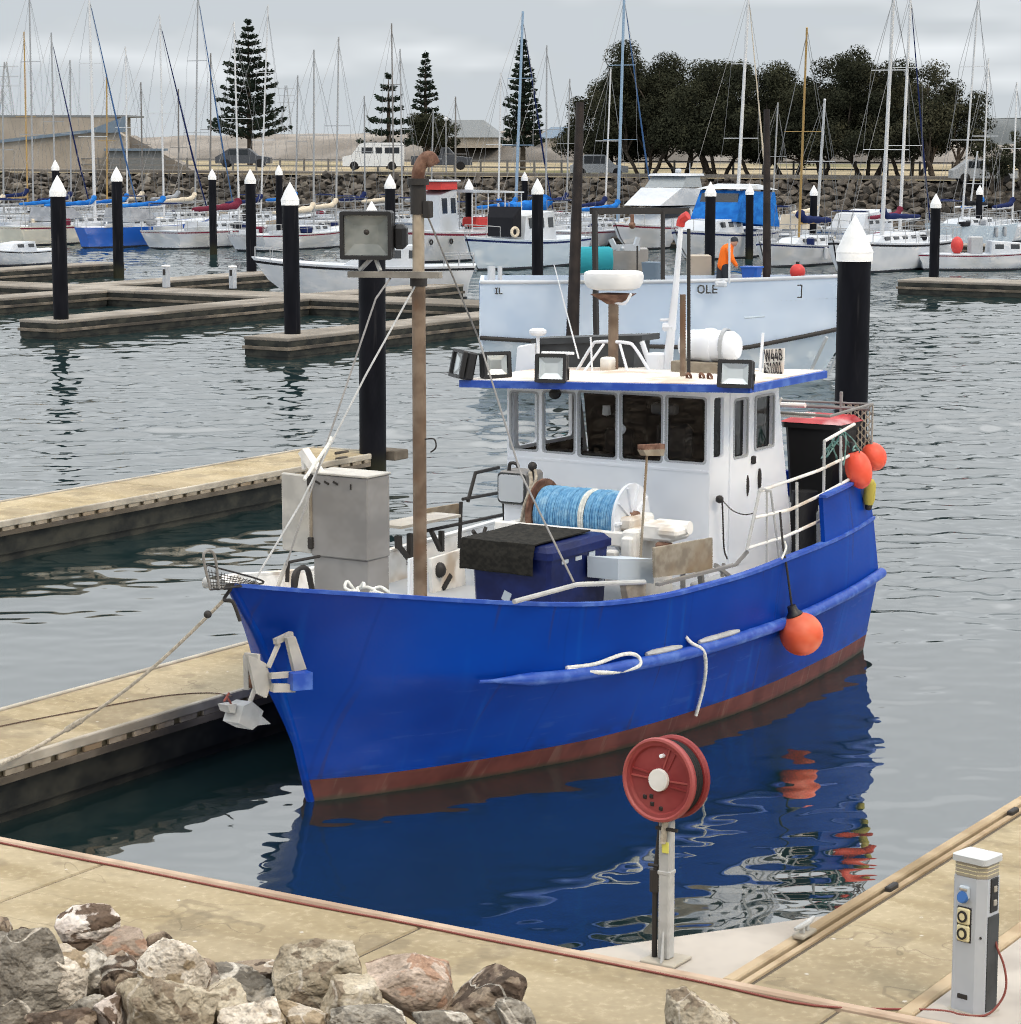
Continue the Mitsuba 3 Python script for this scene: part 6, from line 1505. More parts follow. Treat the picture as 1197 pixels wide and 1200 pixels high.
def vskin(ls):
    V = np.vstack(ls); n = 40; F = []
    for i in range(len(ls) - 1):
        for j in range(n - 1): F.append((i * n + j, i * n + j + 1, (i + 1) * n + j + 1, (i + 1) * n + j))
    F = np.array(F); M = V * [1, -1, 1]
    W = np.vstack([V, M]); G = np.vstack([F, F[:, ::-1] + len(V)])
    st = [(i * n, (i + 1) * n, (i + 1) * n + len(V), i * n + len(V)) for i in range(len(ls) - 1)]
    return mk(np.array([VP(*p) for p in W]), np.vstack([G, st]))
part(vs, 'bulwark', vskin([L_rub, L_top]), 'gel_pale_blue', smooth=40)
part(vs, 'lower_hull', vskin([L_low, L_mid, L_rub]), 'gel_grey_blue', smooth=40)  # greyer than the bulwark: shade below the flare put into the colour
rub_w = [VP(p[0], p[1] - 0.04, p[2]) for p in L_rub]
part(vs, 'rub_rail', tube(rub_w, 0.055, 8), 'dark_metal', smooth=50)
part(vs, 'cap_rail', tube([VP(p[0], p[1], p[2] + 0.01) for p in L_top], 0.05, 8), 'gel_white', smooth=50)
dkl = L_top * [0.98, 0.97, 1] - [0, 0, 0.55]
V = np.vstack([dkl, dkl * [1, -1, 1]]); n = 40
part(vs, 'deck', mk(np.array([VP(*p) for p in V]), [(j, j + 1, n + j + 1, n + j) for j in range(n - 1)]), 'concrete_grey')
part(vs, 'transom', hull_of([VP(-4.60, y, z) for y in (-1.7, 1.7) for z in (0.9, 2.5)] + [VP(-4.5, y, z) for y in (-1.6, 1.6) for z in (0.9, 2.5)]), 'gel_pale_blue')
for x0 in (4.10, 4.58):
    part(vs, 'bow_strut', tube([VP(x0, -1.42, 1.12), VP(x0 - 0.40, -1.02, 0.10)], 0.045, 8), 'gel_white')
for txt, x, z, h in (('IL', -4.22, 2.22, 0.15), ('OLE', 0.82, 2.22, 0.20)):
    m = meshkit.text_mesh(txt, h, 0.006, bold=True)
    yy = -np.interp(x, L_top[:, 0], -L_top[:, 1])
    part(vs, 'lettering', frame_to(m, VP(x, yy - 0.035, z), ex, (0, 0, 1)), 'paint_dark_grey')
part(vs, 'lettering', cat([bar(VP(3.33, -1.52, 2.42), VP(3.45, -1.50, 2.42), 0.02, 0.03), bar(VP(3.44, -1.51, 2.42), VP(3.44, -1.48, 2.12), 0.02, 0.03), bar(VP(3.33, -1.52, 2.12), VP(3.45, -1.50, 2.12), 0.02, 0.03)]), 'paint_dark_grey')
part(vs, 'hull_mark', tube([VP(2.0, -1.74, 1.62), VP(2.5, -1.71, 1.66)], 0.03, 6), 'gel_grey_blue')
# slanting dark booms and gantry
part(vs, 'boom', tube([(-31.195, 52.858, 1.18), (-31.588, 53.854, 6.913)], [0.16, 0.10], 12), 'dark_boom', smooth=40)
part(vs, 'boom', tube([(-28.865, 58.828, 2.474), (-29.205, 59.371, 6.788)], [0.11, 0.08], 12), 'dark_boom', smooth=40)
gt = part(vs, 'gantry', cat([bar((-31.099, 53.579, 4.28), (-30.037, 56.615, 4.224), 0.12, 0.15), bar((-31.028, 53.624, 4.28), (-30.75, 53.257, 1.193), 0.11, 0.11), bar((-30.279, 55.749, 4.22), (-30.142, 55.53, 2.482), 0.08, 0.08)]), 'dark_metal')
part(gt, 'hanging_block', cat([tube([(-31.223, 55.86, 4.139), (-31.204, 55.831, 3.903)], 0.05, 8), ball((-31.201, 55.825, 3.861), 0.09, 2)]), 'rusty')
part(vs, 'bollard', cat([tube([(-33.849, 53.335, 2.477), (-33.879, 53.383, 2.859)], 0.10, 10), tube([(-33.877, 53.783, 2.412), (-33.911, 53.836, 2.839)], 0.06, 10)]), 'gel_white')
part(vs, 'engine_box', hull_of([np.array(v) + d for v in ((-32.341, 56.786, 3.197), (-31.533, 57.29, 3.197), (-31.471, 57.19, 2.409), (-32.279, 56.686, 2.409)) for d in ([0, 0, 0], AWAY * 1.2)]), 'steel_grey')
part(vs, 'white_cradle', cat([bar((-32.131, 56.37, 3.479), (-31.999, 56.407, 3.219), 0.12, 0.12), bar((-32.002, 56.412, 3.262), (-31.48, 56.738, 3.262), 0.1, 0.16), bar((-31.592, 56.668, 3.262), (-31.538, 56.748, 3.523), 0.1, 0.1), ball((-31.802, 56.415, 3.245), 0.05, 1)]), 'gel_white')
part(vs, 'deck_house', hull_of([np.array(v) + d for v in ((-30.853, 58.275, 2.999), (-30.361, 58.582, 2.999), (-30.313, 58.504, 2.381), (-30.805, 58.197, 2.381)) for d in ([0, 0, 0], AWAY * 1.0)]), 'wall_beige')
part(vs, 'pole', tube([(-28.447, 55.871, 2.474), (-28.533, 56.009, 3.565)], 0.03, 8), 'gel_white')
part(vs, 'pole', tube([(-30.749, 55.299, 2.646), (-30.806, 55.39, 3.368)], 0.022, 6), 'dark_metal')
part(vs, 'fairlead', cat([box((-28.579, 55.667, 2.459), (0.3, 0.15, 0.14), 0.03), tube([(-28.668, 55.608, 2.438), (-28.494, 55.731, 2.521)], 0.05, 8)]), 'gel_white')
def on_vs(name, label, cat_, q): return thing(name, label, cat_, at=q)
t = on_vs('deck_drum', 'teal green drum like tank on the deck of the pale blue vessel', 'tank', (-32.263, 55.773, 2.583))
part(t, 'body', lathe([(0, -0.48), (0.28, -0.46), (0.34, -0.38), (0.34, 0.38), (0.28, 0.46), (0, 0.48)], 20, (0.85, 0.53, 0), (0, 0, 0.38)), 'canvas_teal', smooth=40)
t = on_vs('fish_tub', 'dusty violet blue tub standing on the deck of the pale blue vessel', 'tub', (-30.891, 56.363, 2.421))
part(t, 'body', tapered((-0.20, -0.16), (0.20, 0.16), (-0.24, -0.2), (0.24, 0.2), 0, 0.5, 0.04), 'shed_blue')
t = on_vs('fish_tub', 'bright blue tub on the bow deck of the pale blue vessel', 'tub', (-29.022, 58.253, 2.474))
part(t, 'body', tapered((-0.20, -0.16), (0.20, 0.16), (-0.24, -0.2), (0.24, 0.2), 0, 0.30, 0.04), 'gel_blue')
part(t, 'rim', tapered((-0.26, -0.22), (0.26, 0.22), (-0.26, -0.22), (0.26, 0.22), 0.27, 0.31, 0.04), 'gel_blue')
t = on_vs('round_float', 'round crimson float on the bow of the pale blue vessel', 'float', (-28.028, 58.904, 2.648))
part(t, 'body', lathe([(0.2 * math.sin(a), -0.2 * math.cos(a)) for a in np.linspace(0, PI, 14)], 20, (0, 0, 1), (0, 0, 0.0)), 'paint_red', smooth=True)
part(t, 'eye', tube([(0, 0, 0.19), (0, 0, 0.25)], 0.05, 8), 'black_plastic')

# a person in an orange jacket bending over on that deck
def person_bending(q):
    t = thing('person', 'person in an orange jacket and dark trousers bending over on the pale blue vessel', 'person', at=q)
    L_ = lambda x, y, z: RIGHT * x + AWAY * y + np.array([0, 0, z])
    def limbs(bones):
        ms = Manifold()
        for a, ra, b, rb in bones:
            pts = []
            for c, r in ((a, ra), (b, rb)):
                s_ = trimesh.creation.icosphere(subdivisions=1, radius=r).vertices + np.array(L_(*c)); pts.append(s_)
            ms = ms + Manifold.hull_points(np.vstack(pts))
        m = man(ms.refine_to_length(0.05)); m.merge_vertices(); trimesh.smoothing.filter_taubin(m, iterations=6)
        return m
    hip, ch, nk, hd = (0.02, 0, 0.88), (0.10, -0.02, 1.26), (0.20, -0.04, 1.40), (0.27, -0.06, 1.46)
    body = limbs([((-0.10, 0.02, 0.06), 0.055, (-0.09, 0.0, 0.48), 0.065), ((-0.09, 0, 0.48), 0.07, (-0.03, 0.06, 0.88), 0.10), ((0.10, -0.04, 0.06), 0.055, (0.11, -0.06, 0.48), 0.065), ((0.11, -0.06, 0.48), 0.07, (0.05, -0.06, 0.88), 0.10),
                  (hip, 0.14, ch, 0.15), (ch, 0.13, nk, 0.07), (nk, 0.055, hd, 0.055), (hd, 0.10, (0.29, -0.07, 1.50), 0.095),
                  ((0.12, -0.20, 1.30), 0.06, (0.22, -0.26, 1.05), 0.048), ((0.22, -0.26, 1.05), 0.045, (0.34, -0.24, 0.85), 0.036), ((0.12, 0.18, 1.30), 0.06, (0.24, 0.2, 1.05), 0.048), ((0.24, 0.2, 1.05), 0.045, (0.36, 0.14, 0.85), 0.036),
                  ((-0.10, 0.02, 0.04), 0.05, (0.06, -0.0, 0.03), 0.04), ((0.10, -0.04, 0.04), 0.05, (0.26, -0.06, 0.03), 0.04)])
    part(t, 'body', body, 'skin', smooth=True)
    jk = limbs([(hip, 0.165, ch, 0.175), (ch, 0.165, nk, 0.085), ((0.12, -0.17, 1.31), 0.085, (0.22, -0.26, 1.05), 0.065), ((0.22, -0.26, 1.05), 0.065, (0.32, -0.245, 0.90), 0.05), ((0.12, 0.17, 1.31), 0.085, (0.24, 0.2, 1.05), 0.065), ((0.24, 0.2, 1.05), 0.065, (0.34, 0.15, 0.90), 0.05)])
    part(t, 'jacket', jk, 'cloth_orange', smooth=True)
    tr = limbs([((-0.10, 0.02, 0.10), 0.075, (-0.09, 0.0, 0.48), 0.08), ((-0.09, 0, 0.48), 0.085, (-0.03, 0.06, 0.86), 0.125), ((0.10, -0.04, 0.10), 0.075, (0.11, -0.06, 0.48), 0.08), ((0.11, -0.06, 0.48), 0.085, (0.05, -0.06, 0.86), 0.125)])
    part(t, 'trousers', tr, 'cloth_dark', smooth=True)
    part(t, 'hair', ball(L_(0.285, -0.06, 1.52), 0.105, 2, (1, 1, 1)), 'cloth_dark', smooth=True)
person_bending(np.array((-29.82, 58.182, 2.19)) - [0, 0, 0.28])

# ------------------------------------------------------------------ moored boats
def hull_lines(L, B, fb_, bow_rake=0.8, stern='transom', sheer=0.18):
    """lines of a yacht hull, x from stern (0) to bow (L)."""
    t = np.linspace(0, 1, 22)
    if stern == 'transom':
        hb = np.interp(t, [0, 0.25, 0.55, 0.8, 0.93, 1], [0.36, 0.47, 0.5, 0.36, 0.17, 0.01])
    else:
        hb = np.interp(t, [0, 0.08, 0.25, 0.55, 0.8, 0.93, 1], [0.10, 0.28, 0.42, 0.5, 0.36, 0.17, 0.01])
    zt = fb_ + sheer * (2 * (t - 0.35)) ** 2 * np.where(t > 0.35, 1, 0.4)
    top = np.stack([t * L, hb * B, zt], 1)
    mid = np.stack([0.10 * L * (1 - t) * 0.3 + t * (L - bow_rake * 0.45) , hb * B * 0.94, zt * 0.45], 1)
    wl = np.stack([0.04 * L + t * (L * 0.96 - bow_rake), hb * B * 0.80, 0 * t + 0.10], 1)
    low = np.stack([0.08 * L + t * (L * 0.90 - bow_rake * 1.2), hb * B * 0.55, 0 * t - 0.35], 1)
    return top, mid, wl, low
def hull_skin(ls):
    n = len(ls[0]); V = np.vstack(ls); F = []
    for i in range(len(ls) - 1):
        for j in range(n - 1): F.append((i * n + j, i * n + j + 1, (i + 1) * n + j + 1, (i + 1) * n + j))
    F = np.array(F); W = np.vstack([V, V * [1, -1, 1]])
    st = [(i * n, (i + 1) * n, (i + 1) * n + len(V), i * n + len(V)) for i in range(len(ls) - 1)]
    return mk(W, np.vstack([F, F[:, ::-1] + len(V), st]))

def boat_base(name, label, cat_, foot, frac, L, head, B, fb_, hullm, stern='transom', rake=0.8, group=None):
    """hull with its deck and stripes; foot is the mast's place on the water, frac its distance from the stern in lengths."""
    d = np.array([0, 1.0, 0]) * head if isinstance(head, (int, float)) else np.asarray(head, float)
    sd = np.array([-d[1], d[0], 0])
    o = np.asarray(foot, float) - d * frac * L; o[2] = 0
    b = thing(name, label, cat_, group)
    M = lambda m: frame_to(m, o, d, sd)
    top, mid, wl, low = hull_lines(L, B, fb_, rake, stern)
    part(b, 'hull', M(hull_skin([top, mid, wl])), hullm, smooth=40)
    part(b, 'antifouling', M(hull_skin([wl, low])), 'antifoul_dark', smooth=40)
    dk_ = top * [1, 0.985, 1] - [0, 0, 0.015]; cen = dk_ * [1, 0, 1] + [0, 0, 0.06]
    part(b, 'deck', M(hull_skin([dk_, cen])), 'gel_white', smooth=40)
    kk = int(abs(o[0] * 31 + o[1] * 17))
    if kk % 3:
        st = (top * 0.88 + mid * 0.12) * [1, 1.012, 1]; st2 = (top * 0.76 + mid * 0.24) * [1, 1.014, 1]
        part(b, 'sheer_stripe', M(hull_skin([st, st2])), ('canvas_navy', 'canvas_maroon', 'canvas_black', 'canvas_slate')[kk % 4], smooth=40)
    return b, M, top, o, d, sd
def cabin(b, M, x0, x1, w0, w1, z0, h, mat='gel_white', win=True, nm='cabin', front=0.5):
    pts = [(x0, y * w0 / 2, z0) for y in (-1, 1)] + [(x1, y * w1 / 2, z0) for y in (-1, 1)] + [(x0 + 0.05, y * w0 * 0.44, z0 + h) for y in (-1, 1)] + [(x1 - front, y * w1 * 0.42, z0 + h * 0.85) for y in (-1, 1)]
    k = part(b, nm, M(hull_of(pts)), mat)
    if win:
        n = max(2, int((x1 - x0) / 0.9))
        for i in range(n):
            for y in (-1, 1):
                a = x0 + (x1 - x0 - front) * (i + 0.25) / n; c = x0 + (x1 - x0 - front) * (i + 0.8) / n
                wa, wc = np.interp([a, c], [x0, x1], [w0, w1]) / 2
                za, zb = z0 + h * 0.42, z0 + h * 0.78
                ia, ib = 1 - 0.12 * 0.42, 1 - 0.12 * 0.78
                q = [(a, y * (wa * ia + 0.012), za), (c, y * (wc * ia + 0.012), za), (c, y * (wc * ib + 0.012), zb), (a, y * (wa * ib + 0.012), zb)]
                q += [(x_, y_ - y * 0.05, z_) for x_, y_, z_ in q]
                part(k, 'window', M(hull_of(q)), 'window_dark')
    return k
def rails(b, M, top, L, h=0.55):
    for nm, lo, hi in (('pulpit', 0.84, 0.985), ('pushpit', 0.01, 0.14)):
        t = np.linspace(0, 1, len(top)); ms = []
        s_ = np.linspace(lo, hi, 5)
        P = np.stack([np.interp(s_, t, top[:, k]) for k in range(3)], 1)
        for y in (1, -1):
            Q = P * [1, y * 0.95, 1]
            ms.append(tube(Q + [0, 0, h], 0.02, 5))
            for q in Q[::2]: ms.append(tube([q, q + [0, 0, h]], 0.018, 5))
        e = P[-1] if nm == 'pulpit' else P[0]
        ms.append(tube([e * [1, .95, 1] + [0, 0, h], e * [1, -.95, 1] + [0, 0, h]], 0.02, 5))
        part(b, nm, M(cat(ms)), 'alloy_grey')
def sailboat(label, foot, top_pt, L=10.0, frac=0.62, head=1, hullm='gel_white', cover='canvas_blue', mastm='alloy_grey', B=None, fb_=0.95, jib=None, spread=1, dodger=None, stern='transom', boomlen=0.36, r=0.062, cab=True, backstay=True, cover_h=0.17, boom=True):
    B = B or L * 0.31
    b, M, top, o, d, sd = boat_base('sailing_boat', label, 'sailing boat', foot, frac, L, head, B, fb_, hullm, stern, group='moored sailing boats')
    if cab: cabin(b, M, L * 0.30, L * 0.74, B * 0.56, B * 0.36, fb_, 0.42, front=0.9)
    for s in (-1, 1): part(b, 'cockpit_coaming', M(bounds((L * 0.08, s * B * 0.30 - 0.05, fb_), (L * 0.30, s * B * 0.30 + 0.05, fb_ + 0.22), 0.02)), 'gel_white')
    rails(b, M, top, L)
    f = np.array([foot[0], foot[1], fb_ + 0.3]); tp = np.asarray(top_pt, float)
    mst = part(b, 'mast', tube([f, tp], [r, r * 0.75], 10), mastm, smooth=40)
    gy = f[2] + 0.75
    at_h = lambda z: f + (tp - f) * (z - f[2]) / (tp[2] - f[2])
    if boom:
        bs = at_h(gy); be = bs - d * L * boomlen
        part(b, 'boom', tube([bs, be], 0.055, 8), mastm)
        if cover:
            pts = [bs + np.array([0, 0, 0.55]) + d * 0.05, bs + np.array([0, 0, 0.22]) - d * 0.4, bs + (be - bs) * 0.35 + [0, 0, 0.16], bs + (be - bs) * 0.7 + [0, 0, 0.11], be + [0, 0, 0.08]]
            c = curve(pts, 4)
            rr = np.linspace(cover_h, cover_h * 0.55, len(c)) * (1 + 0.12 * np.sin(np.arange(len(c)) * 1.9)); rr[0] *= 0.6
            part(b, 'sail_cover', tube(c, rr, 9), cover, smooth=50)
    rg = np.random.default_rng(int(abs(foot[0] * 97 + foot[1] * 13)) % 100000)
    for i in range(3):
        x = L * rg.uniform(0.25, 0.85); y = rg.choice([-1, 1]) * B * rg.uniform(0.2, 0.36)
        mt = str(rg.choice(['canvas_grey', 'canvas_navy', 'canvas_cream', 'wood_grey', 'canvas_black', 'canvas_maroon']))
        part(b, 'deck_locker', M(box((x, y, fb_ + 0.18), (rg.uniform(0.35, 0.9), rg.uniform(0.3, 0.5), rg.uniform(0.25, 0.5)), 0.06, rz=rg.uniform(-0.4, 0.4))), mt)
    for i in range(2):
        x = L * rg.uniform(0.2, 0.6); y = rg.choice([-1, 1])
        part(b, 'side_fender', M(lathe([(0, -0.3), (0.09, -0.26), (0.11, 0), (0.09, 0.26), (0, 0.3)], 10, (0, 0, 1), (x, y * (np.interp(x / L, np.linspace(0, 1, len(top)), top[:, 1]) + 0.08), fb_ - 0.35))), str(rg.choice(['canvas_navy', 'gel_white', 'canvas_grey'])), smooth=40)
    if rg.random() < 0.6:
        part(b, 'helm_frame', M(cat([tube([(L * 0.06, s * B * 0.3, fb_), (L * 0.05, s * B * 0.3, fb_ + 1.5)], 0.025, 6) for s in (-1, 1)] + [tube([(L * 0.05, -B * 0.3, fb_ + 1.5), (L * 0.05, B * 0.3, fb_ + 1.5)], 0.025, 6)])), 'alloy_grey')
        part(b, 'stern_panel', M(box((L * 0.06, 0, fb_ + 1.54), (0.7, B * 0.5, 0.04), 0.01)), 'canvas_navy')
    st_ = [np.array([np.interp(q, np.linspace(0, 1, len(top)), top[:, k]) for k in range(3)]) for q in np.linspace(0.14, 0.84, 8)]
    for sg in (1, -1):
        part(b, 'lifeline', M(cat([tube([q * [1, sg * .96, 1] + [0, 0, hh] for q in st_], 0.009, 4) for hh in (0.3, 0.55)] + [tube([q * [1, sg * .96, 1], q * [1, sg * .96, 1] + [0, 0, 0.55]], 0.014, 4) for q in st_])), 'alloy_grey')
    bow = o + d * (L - 0.15) + [0, 0, top[-1, 2]]; ste = o + d * 0.1 + [0, 0, fb_]
    j0, j1 = bow, at_h(f[2] + (tp[2] - f[2]) * 0.97)
    if jib:
        part(b, 'furled_jib', tube([j0 + [0, 0, 0.5], j0 + (j1 - j0) * 0.3, j0 + (j1 - j0) * 0.95], [0.035, 0.055, 0.022], 8), jib, smooth=50)
    part(b, 'stay', tube([j0, j1], 0.012, 4), 'wire')
    if backstay: part(b, 'stay', tube([ste, tp], 0.012, 4), 'wire')
    for i in range(spread):
        z = f[2] + (tp[2] - f[2]) * (0.52 if spread == 1 else (0.36, 0.68)[i]); w = B * (0.30 if i == 0 else 0.24)
        c = at_h(z)
        part(mst, 'spreader', bar(c - sd * w, c + sd * w, 0.05, 0.04), mastm)
    ch = o + d * frac * L
    for s in (-1, 1):
        pts = [ch + sd * s * B * 0.46 + [0, 0, fb_]]
        for i in range(spread):
            z = f[2] + (tp[2] - f[2]) * (0.52 if spread == 1 else (0.36, 0.68)[i]); pts.append(at_h(z) + sd * s * B * (0.30 if i == 0 else 0.24))
        pts.append(at_h(f[2] + (tp[2] - f[2]) * 0.96))
        part(b, 'stay', tube(pts, 0.011, 4), 'wire')
    if dodger:
        pts = [(L * 0.28, y * B * 0.30, fb_ + 0.25) for y in (-1, 1)] + [(L * 0.29, y * B * 0.26, fb_ + 1.05) for y in (-1, 1)] + [(L * 0.42, y * B * 0.24, fb_ + 0.95) for y in (-1, 1)] + [(L * 0.50, y * B * 0.22, fb_ + 0.42) for y in (-1, 1)]
        part(b, 'dodger', M(hull_of(pts)), dodger)
    return b, M, top, o, d, sd

SB = [
    ('yacht with a thin grey mast between the green hulled yacht and the cream yacht', (-114.423, 127.76, 0), (-114.028, 127.58, 11.257), dict(L=9, cover='canvas_navy')),
    ('yacht with a slender grey mast over the bright blue hull, left of its tall mast', (-111.4, 131.553, 0), (-110.595, 130.663, 9.826), dict(L=8.5, cover='canvas_cream', mastm='alloy_dark')),
    ('yacht with a short dark mast right of the tall white mast on the blue hull', (-110.398, 134.122, 0), (-109.735, 133.512, 9.416), dict(L=8, cover='canvas_grey', mastm='alloy_dark')),
    ('yacht with a pale mast standing right of the conical pine beside its lowest branches', (-101.655, 135.727, 0), (-101.142, 135.445, 10.25), dict(L=9, cover='canvas_blue')),
    ('yacht with a thin mast just right of the square mast lamp', (-97.722, 138.181, 0), (-97.295, 137.61, 8.908), dict(L=8, cover='canvas_navy', mastm='alloy_grey')),
    ('yacht with a slim grey mast behind the white trawler awning', (-93.984, 140.513, 0), (-93.339, 139.922, 8.013), dict(L=8.5, cover='canvas_grey')),
    ('yacht with a thin grey mast just left of the slanting dark boom', (-84.658, 142.625, 0), (-84.272, 142.344, 9.954), dict(L=9, cover='canvas_navy')),
    ('yacht with a slim mast in front of the trees right of the blue canopy boat', (-71.836, 147.053, 0), (-71.321, 146.574, 8.372), dict(L=8.5, cover='canvas_cream')),
    ('yacht with a thin white mast farthest right, cut by the photo edge', (-54.679, 144.679, 0), (-54.823, 145.138, 9.436), dict(L=9, mastm='alloy_white', cover='canvas_navy')),  # label, mast foot on the water, mast top, options
    ('yacht with a slim grey mast cut by the left edge of the photo', (-111.898, 118.61, 0), (-111.293, 118.207, 9.227), dict(L=9, cover='canvas_cream')),
    ('dark green hulled yacht with a tan mast at the left edge', (-123.941, 133.833, 0), (-123.798, 133.798, 13.53), dict(L=10, hullm='gel_dark_green', mastm='mast_wood', cover='canvas_navy', head=1)),
    ('yacht whose tall grey mast leaves the top of the photo near the left edge', (-110.29, 119.614, 0), (-110.373, 119.864, 15.415), dict(L=11, cover=None, spread=2)),
    ('yacht with a thin pale mast and dark crossed stays behind the leftmost tall pile', (-108.125, 119.287, 0), (-108.283, 119.487, 12.622), dict(L=9, cover='canvas_blue', jib='canvas_navy')),
    ('cream hulled yacht with a thick white mast, its square stern towards the camera', (-100.661, 114.476, 0), (-101.044, 114.848, 14.776), dict(L=12, frac=0.66, hullm='gel_cream', mastm='alloy_white', cover='canvas_blue', r=0.10, spread=2, dodger='canvas_grey', jib='canvas_slate', fb_=1.1)),
    ('small yacht with a short brown mast behind the cream yacht', (-112.384, 129.032, 0), (-111.891, 128.747, 10.306), dict(L=8, mastm='mast_wood', cover=None)),
    ('yacht with a white mast and bright blue boom cover behind the blue hull', (-107.157, 125.013, 0), (-106.97, 124.952, 11.93), dict(L=10, mastm='alloy_white', cover='canvas_blue')),
    ('bright blue hulled yacht with grey canvas shelter and tall white mast', (-94.757, 113.774, 0), (-94.749, 113.722, 13.132), dict(L=11.5, frac=0.64, hullm='gel_blue', mastm='alloy_white', cover='canvas_blue', jib='canvas_navy', dodger='canvas_grey', fb_=1.15, stern='canoe', B=3.6)),
    ('yacht with a very tall grey mast and blue furled sail left of the conical pine', (-105.386, 129.691, 0), (-105.265, 130.264, 15.775), dict(L=11, mastm='alloy_grey', cover='canvas_cream', spread=2, jib='canvas_slate')),
    ('yacht with a thin dark mast just left of the conical pine', (-106.509, 132.698, 0), (-106.149, 132.575, 11.704), dict(L=9, mastm='alloy_dark', cover=None)),
    ('white yacht with maroon boom cover and rounded stern', (-90.301, 115.14, 0), (-90.466, 115.127, 12.697), dict(L=11.5, frac=0.63, mastm='alloy_white', cover='canvas_maroon', B=3.7, fb_=1.0, cover_h=0.24)),
    ('yacht with a pale leaning mast in front of the conical pine', (-98.955, 128.393, 0), (-98.213, 128.477, 14.464), dict(L=10, mastm='alloy_white', cover='canvas_navy', spread=2)),
    ('white yacht with dark stripe and rounded stern right of the maroon covered one', (-84.586, 114.598, 0), (-84.038, 114.068, 10.964), dict(L=10.5, frac=0.60, mastm='alloy_grey', cover='canvas_cream', B=3.4, fb_=0.9)),
    ('yacht with a grey raked mast and cream cover above the mast lamp', (-87.724, 121.062, 0), (-87.702, 121.495, 11.993), dict(L=10, mastm='alloy_grey', cover='canvas_cream')),
    ('yacht with a tall tan mast in front of the young pine', (-94.284, 136.619, 0), (-94.396, 136.652, 13.523), dict(L=10, mastm='alloy_dark', cover='canvas_cream', spread=2)),
    ('yacht with a slim grey mast right of the young pine', (-90.44, 131.999, 0), (-90.919, 132.544, 11.696), dict(L=9, mastm='alloy_grey', cover=None)),
    ('yacht with a grey mast standing between the narrow pine and the slim pine', (-87.591, 133.777, 0), (-87.717, 134.02, 8.715), dict(L=9, mastm='alloy_dark', cover='canvas_cream')),
    ('yacht with a white mast and long deep blue boom cover left of the slim pine', (-79.576, 126.146, 0), (-79.468, 126.269, 9.912), dict(L=10, mastm='alloy_white', cover='canvas_blue', head=-1, frac=0.6)),
    ('yacht with a pale blue leaning mast in front of the slim pine', (-80.061, 128.841, 0), (-80.248, 130.007, 13.631), dict(L=12, mastm='mast_blue', cover='canvas_blue', jib='canvas_navy', spread=2, r=0.10)),
    ('yacht with a grey mast and bright blue bundled sail right of the slim pine', (-78.491, 129.821, 0), (-78.876, 130.51, 11.609), dict(L=10, cover='canvas_blue', cover_h=0.45, boomlen=0.4)),
    ('yacht with a white mast right of the slanting dark boom', (-76.791, 133.982, 0), (-76.525, 134.131, 10.302), dict(L=9.5, mastm='alloy_white', cover='canvas_navy')),
    ('yacht with a tall pale blue mast in front of the left dark tree', (-72.359, 127.75, 0), (-72.182, 128.049, 14.539), dict(L=12, mastm='mast_blue', cover='canvas_blue', jib='canvas_slate', spread=2, r=0.10)),
    ('yacht with a tall white mast with two crosstrees behind the blue canopy boat', (-67.611, 133.612, 0), (-67.033, 133.684, 14.755), dict(L=12, mastm='alloy_white', cover='canvas_cream', spread=2, r=0.11, jib='canvas_cream')),
    ('white yacht with a varnished wooden mast and navy boom cover', (-52.914, 111.289, 0), (-50.839, 107.41, 11.159), dict(L=9.5, frac=0.55, head=-1, mastm='mast_wood', cover='canvas_navy', B=3.2, fb_=0.95, cover_h=0.24)),
    ('yacht with a short white mast and beige canopy right of the wooden mast', (-59.577, 127.572, 0), (-58.046, 125.033, 8.183), dict(L=9, mastm='alloy_white', cover='canvas_cream', dodger='canvas_cream', r=0.09)),
    ('big white hulled yacht whose white mast is the left of the twin masts', (-47.523, 108.915, 0), (-45.921, 105.985, 12.717), dict(L=12, frac=0.55, head=-1, mastm='alloy_white', cover='canvas_navy', B=3.8, fb_=1.25, spread=2, r=0.10)),
    ('yacht with a white mast, right of the twin masts, and rust red sail cover', (-52.374, 122.313, 0), (-51.741, 121.587, 13.676), dict(L=11, mastm='alloy_white', cover='canvas_maroon', spread=2, r=0.09, jib='canvas_navy')),
    ('grey green yacht with its bow to the camera and a black mast cover', (-52.742, 131.837, 0), (-51.093, 129.173, 13.855), dict(L=10, head=-1, frac=0.55, hullm='gel_grey_blue', mastm='alloy_white', cover='canvas_black', spread=2, fb_=1.3, B=3.3)),
    ('yacht with a bright blue cover and white mast near the right edge', (-56.249, 143.699, 0), (-56.364, 144.424, 10.851), dict(L=9, mastm='alloy_white', cover='canvas_blue')),
    ('small boat with a short leaning white mast near the right edge', (-57.892, 145.774, 0), (-57.248, 145.29, 5.334), dict(L=7, mastm='alloy_white', cover=None, backstay=False)),
]
for lab, ft, tp, kw in SB:
    sailboat(lab, ft, tp, **kw)

def motor(label, foot, L, head, B, fb_, hullm='gel_white', frac=0.5, name='motor_boat', cat_='motor boat', rake=1.4):
    return boat_base(name, label, cat_, foot, frac, L, head, B, fb_, hullm, 'transom', rake)
# grey white half cabin boat lying beyond the far walkway
b, M, top, o, d, sd = motor('grey white half cabin boat with raked bow behind the lamp mast', (-55.457, 79.059, 0), 8.6, RIGHT * -1.0, 2.6, 1.25, frac=0.45)
cabin(b, M, 2.0, 5.2, 2.1, 1.7, 1.2, 0.85, front=1.2); rails(b, M, top, 8.6, 0.4)
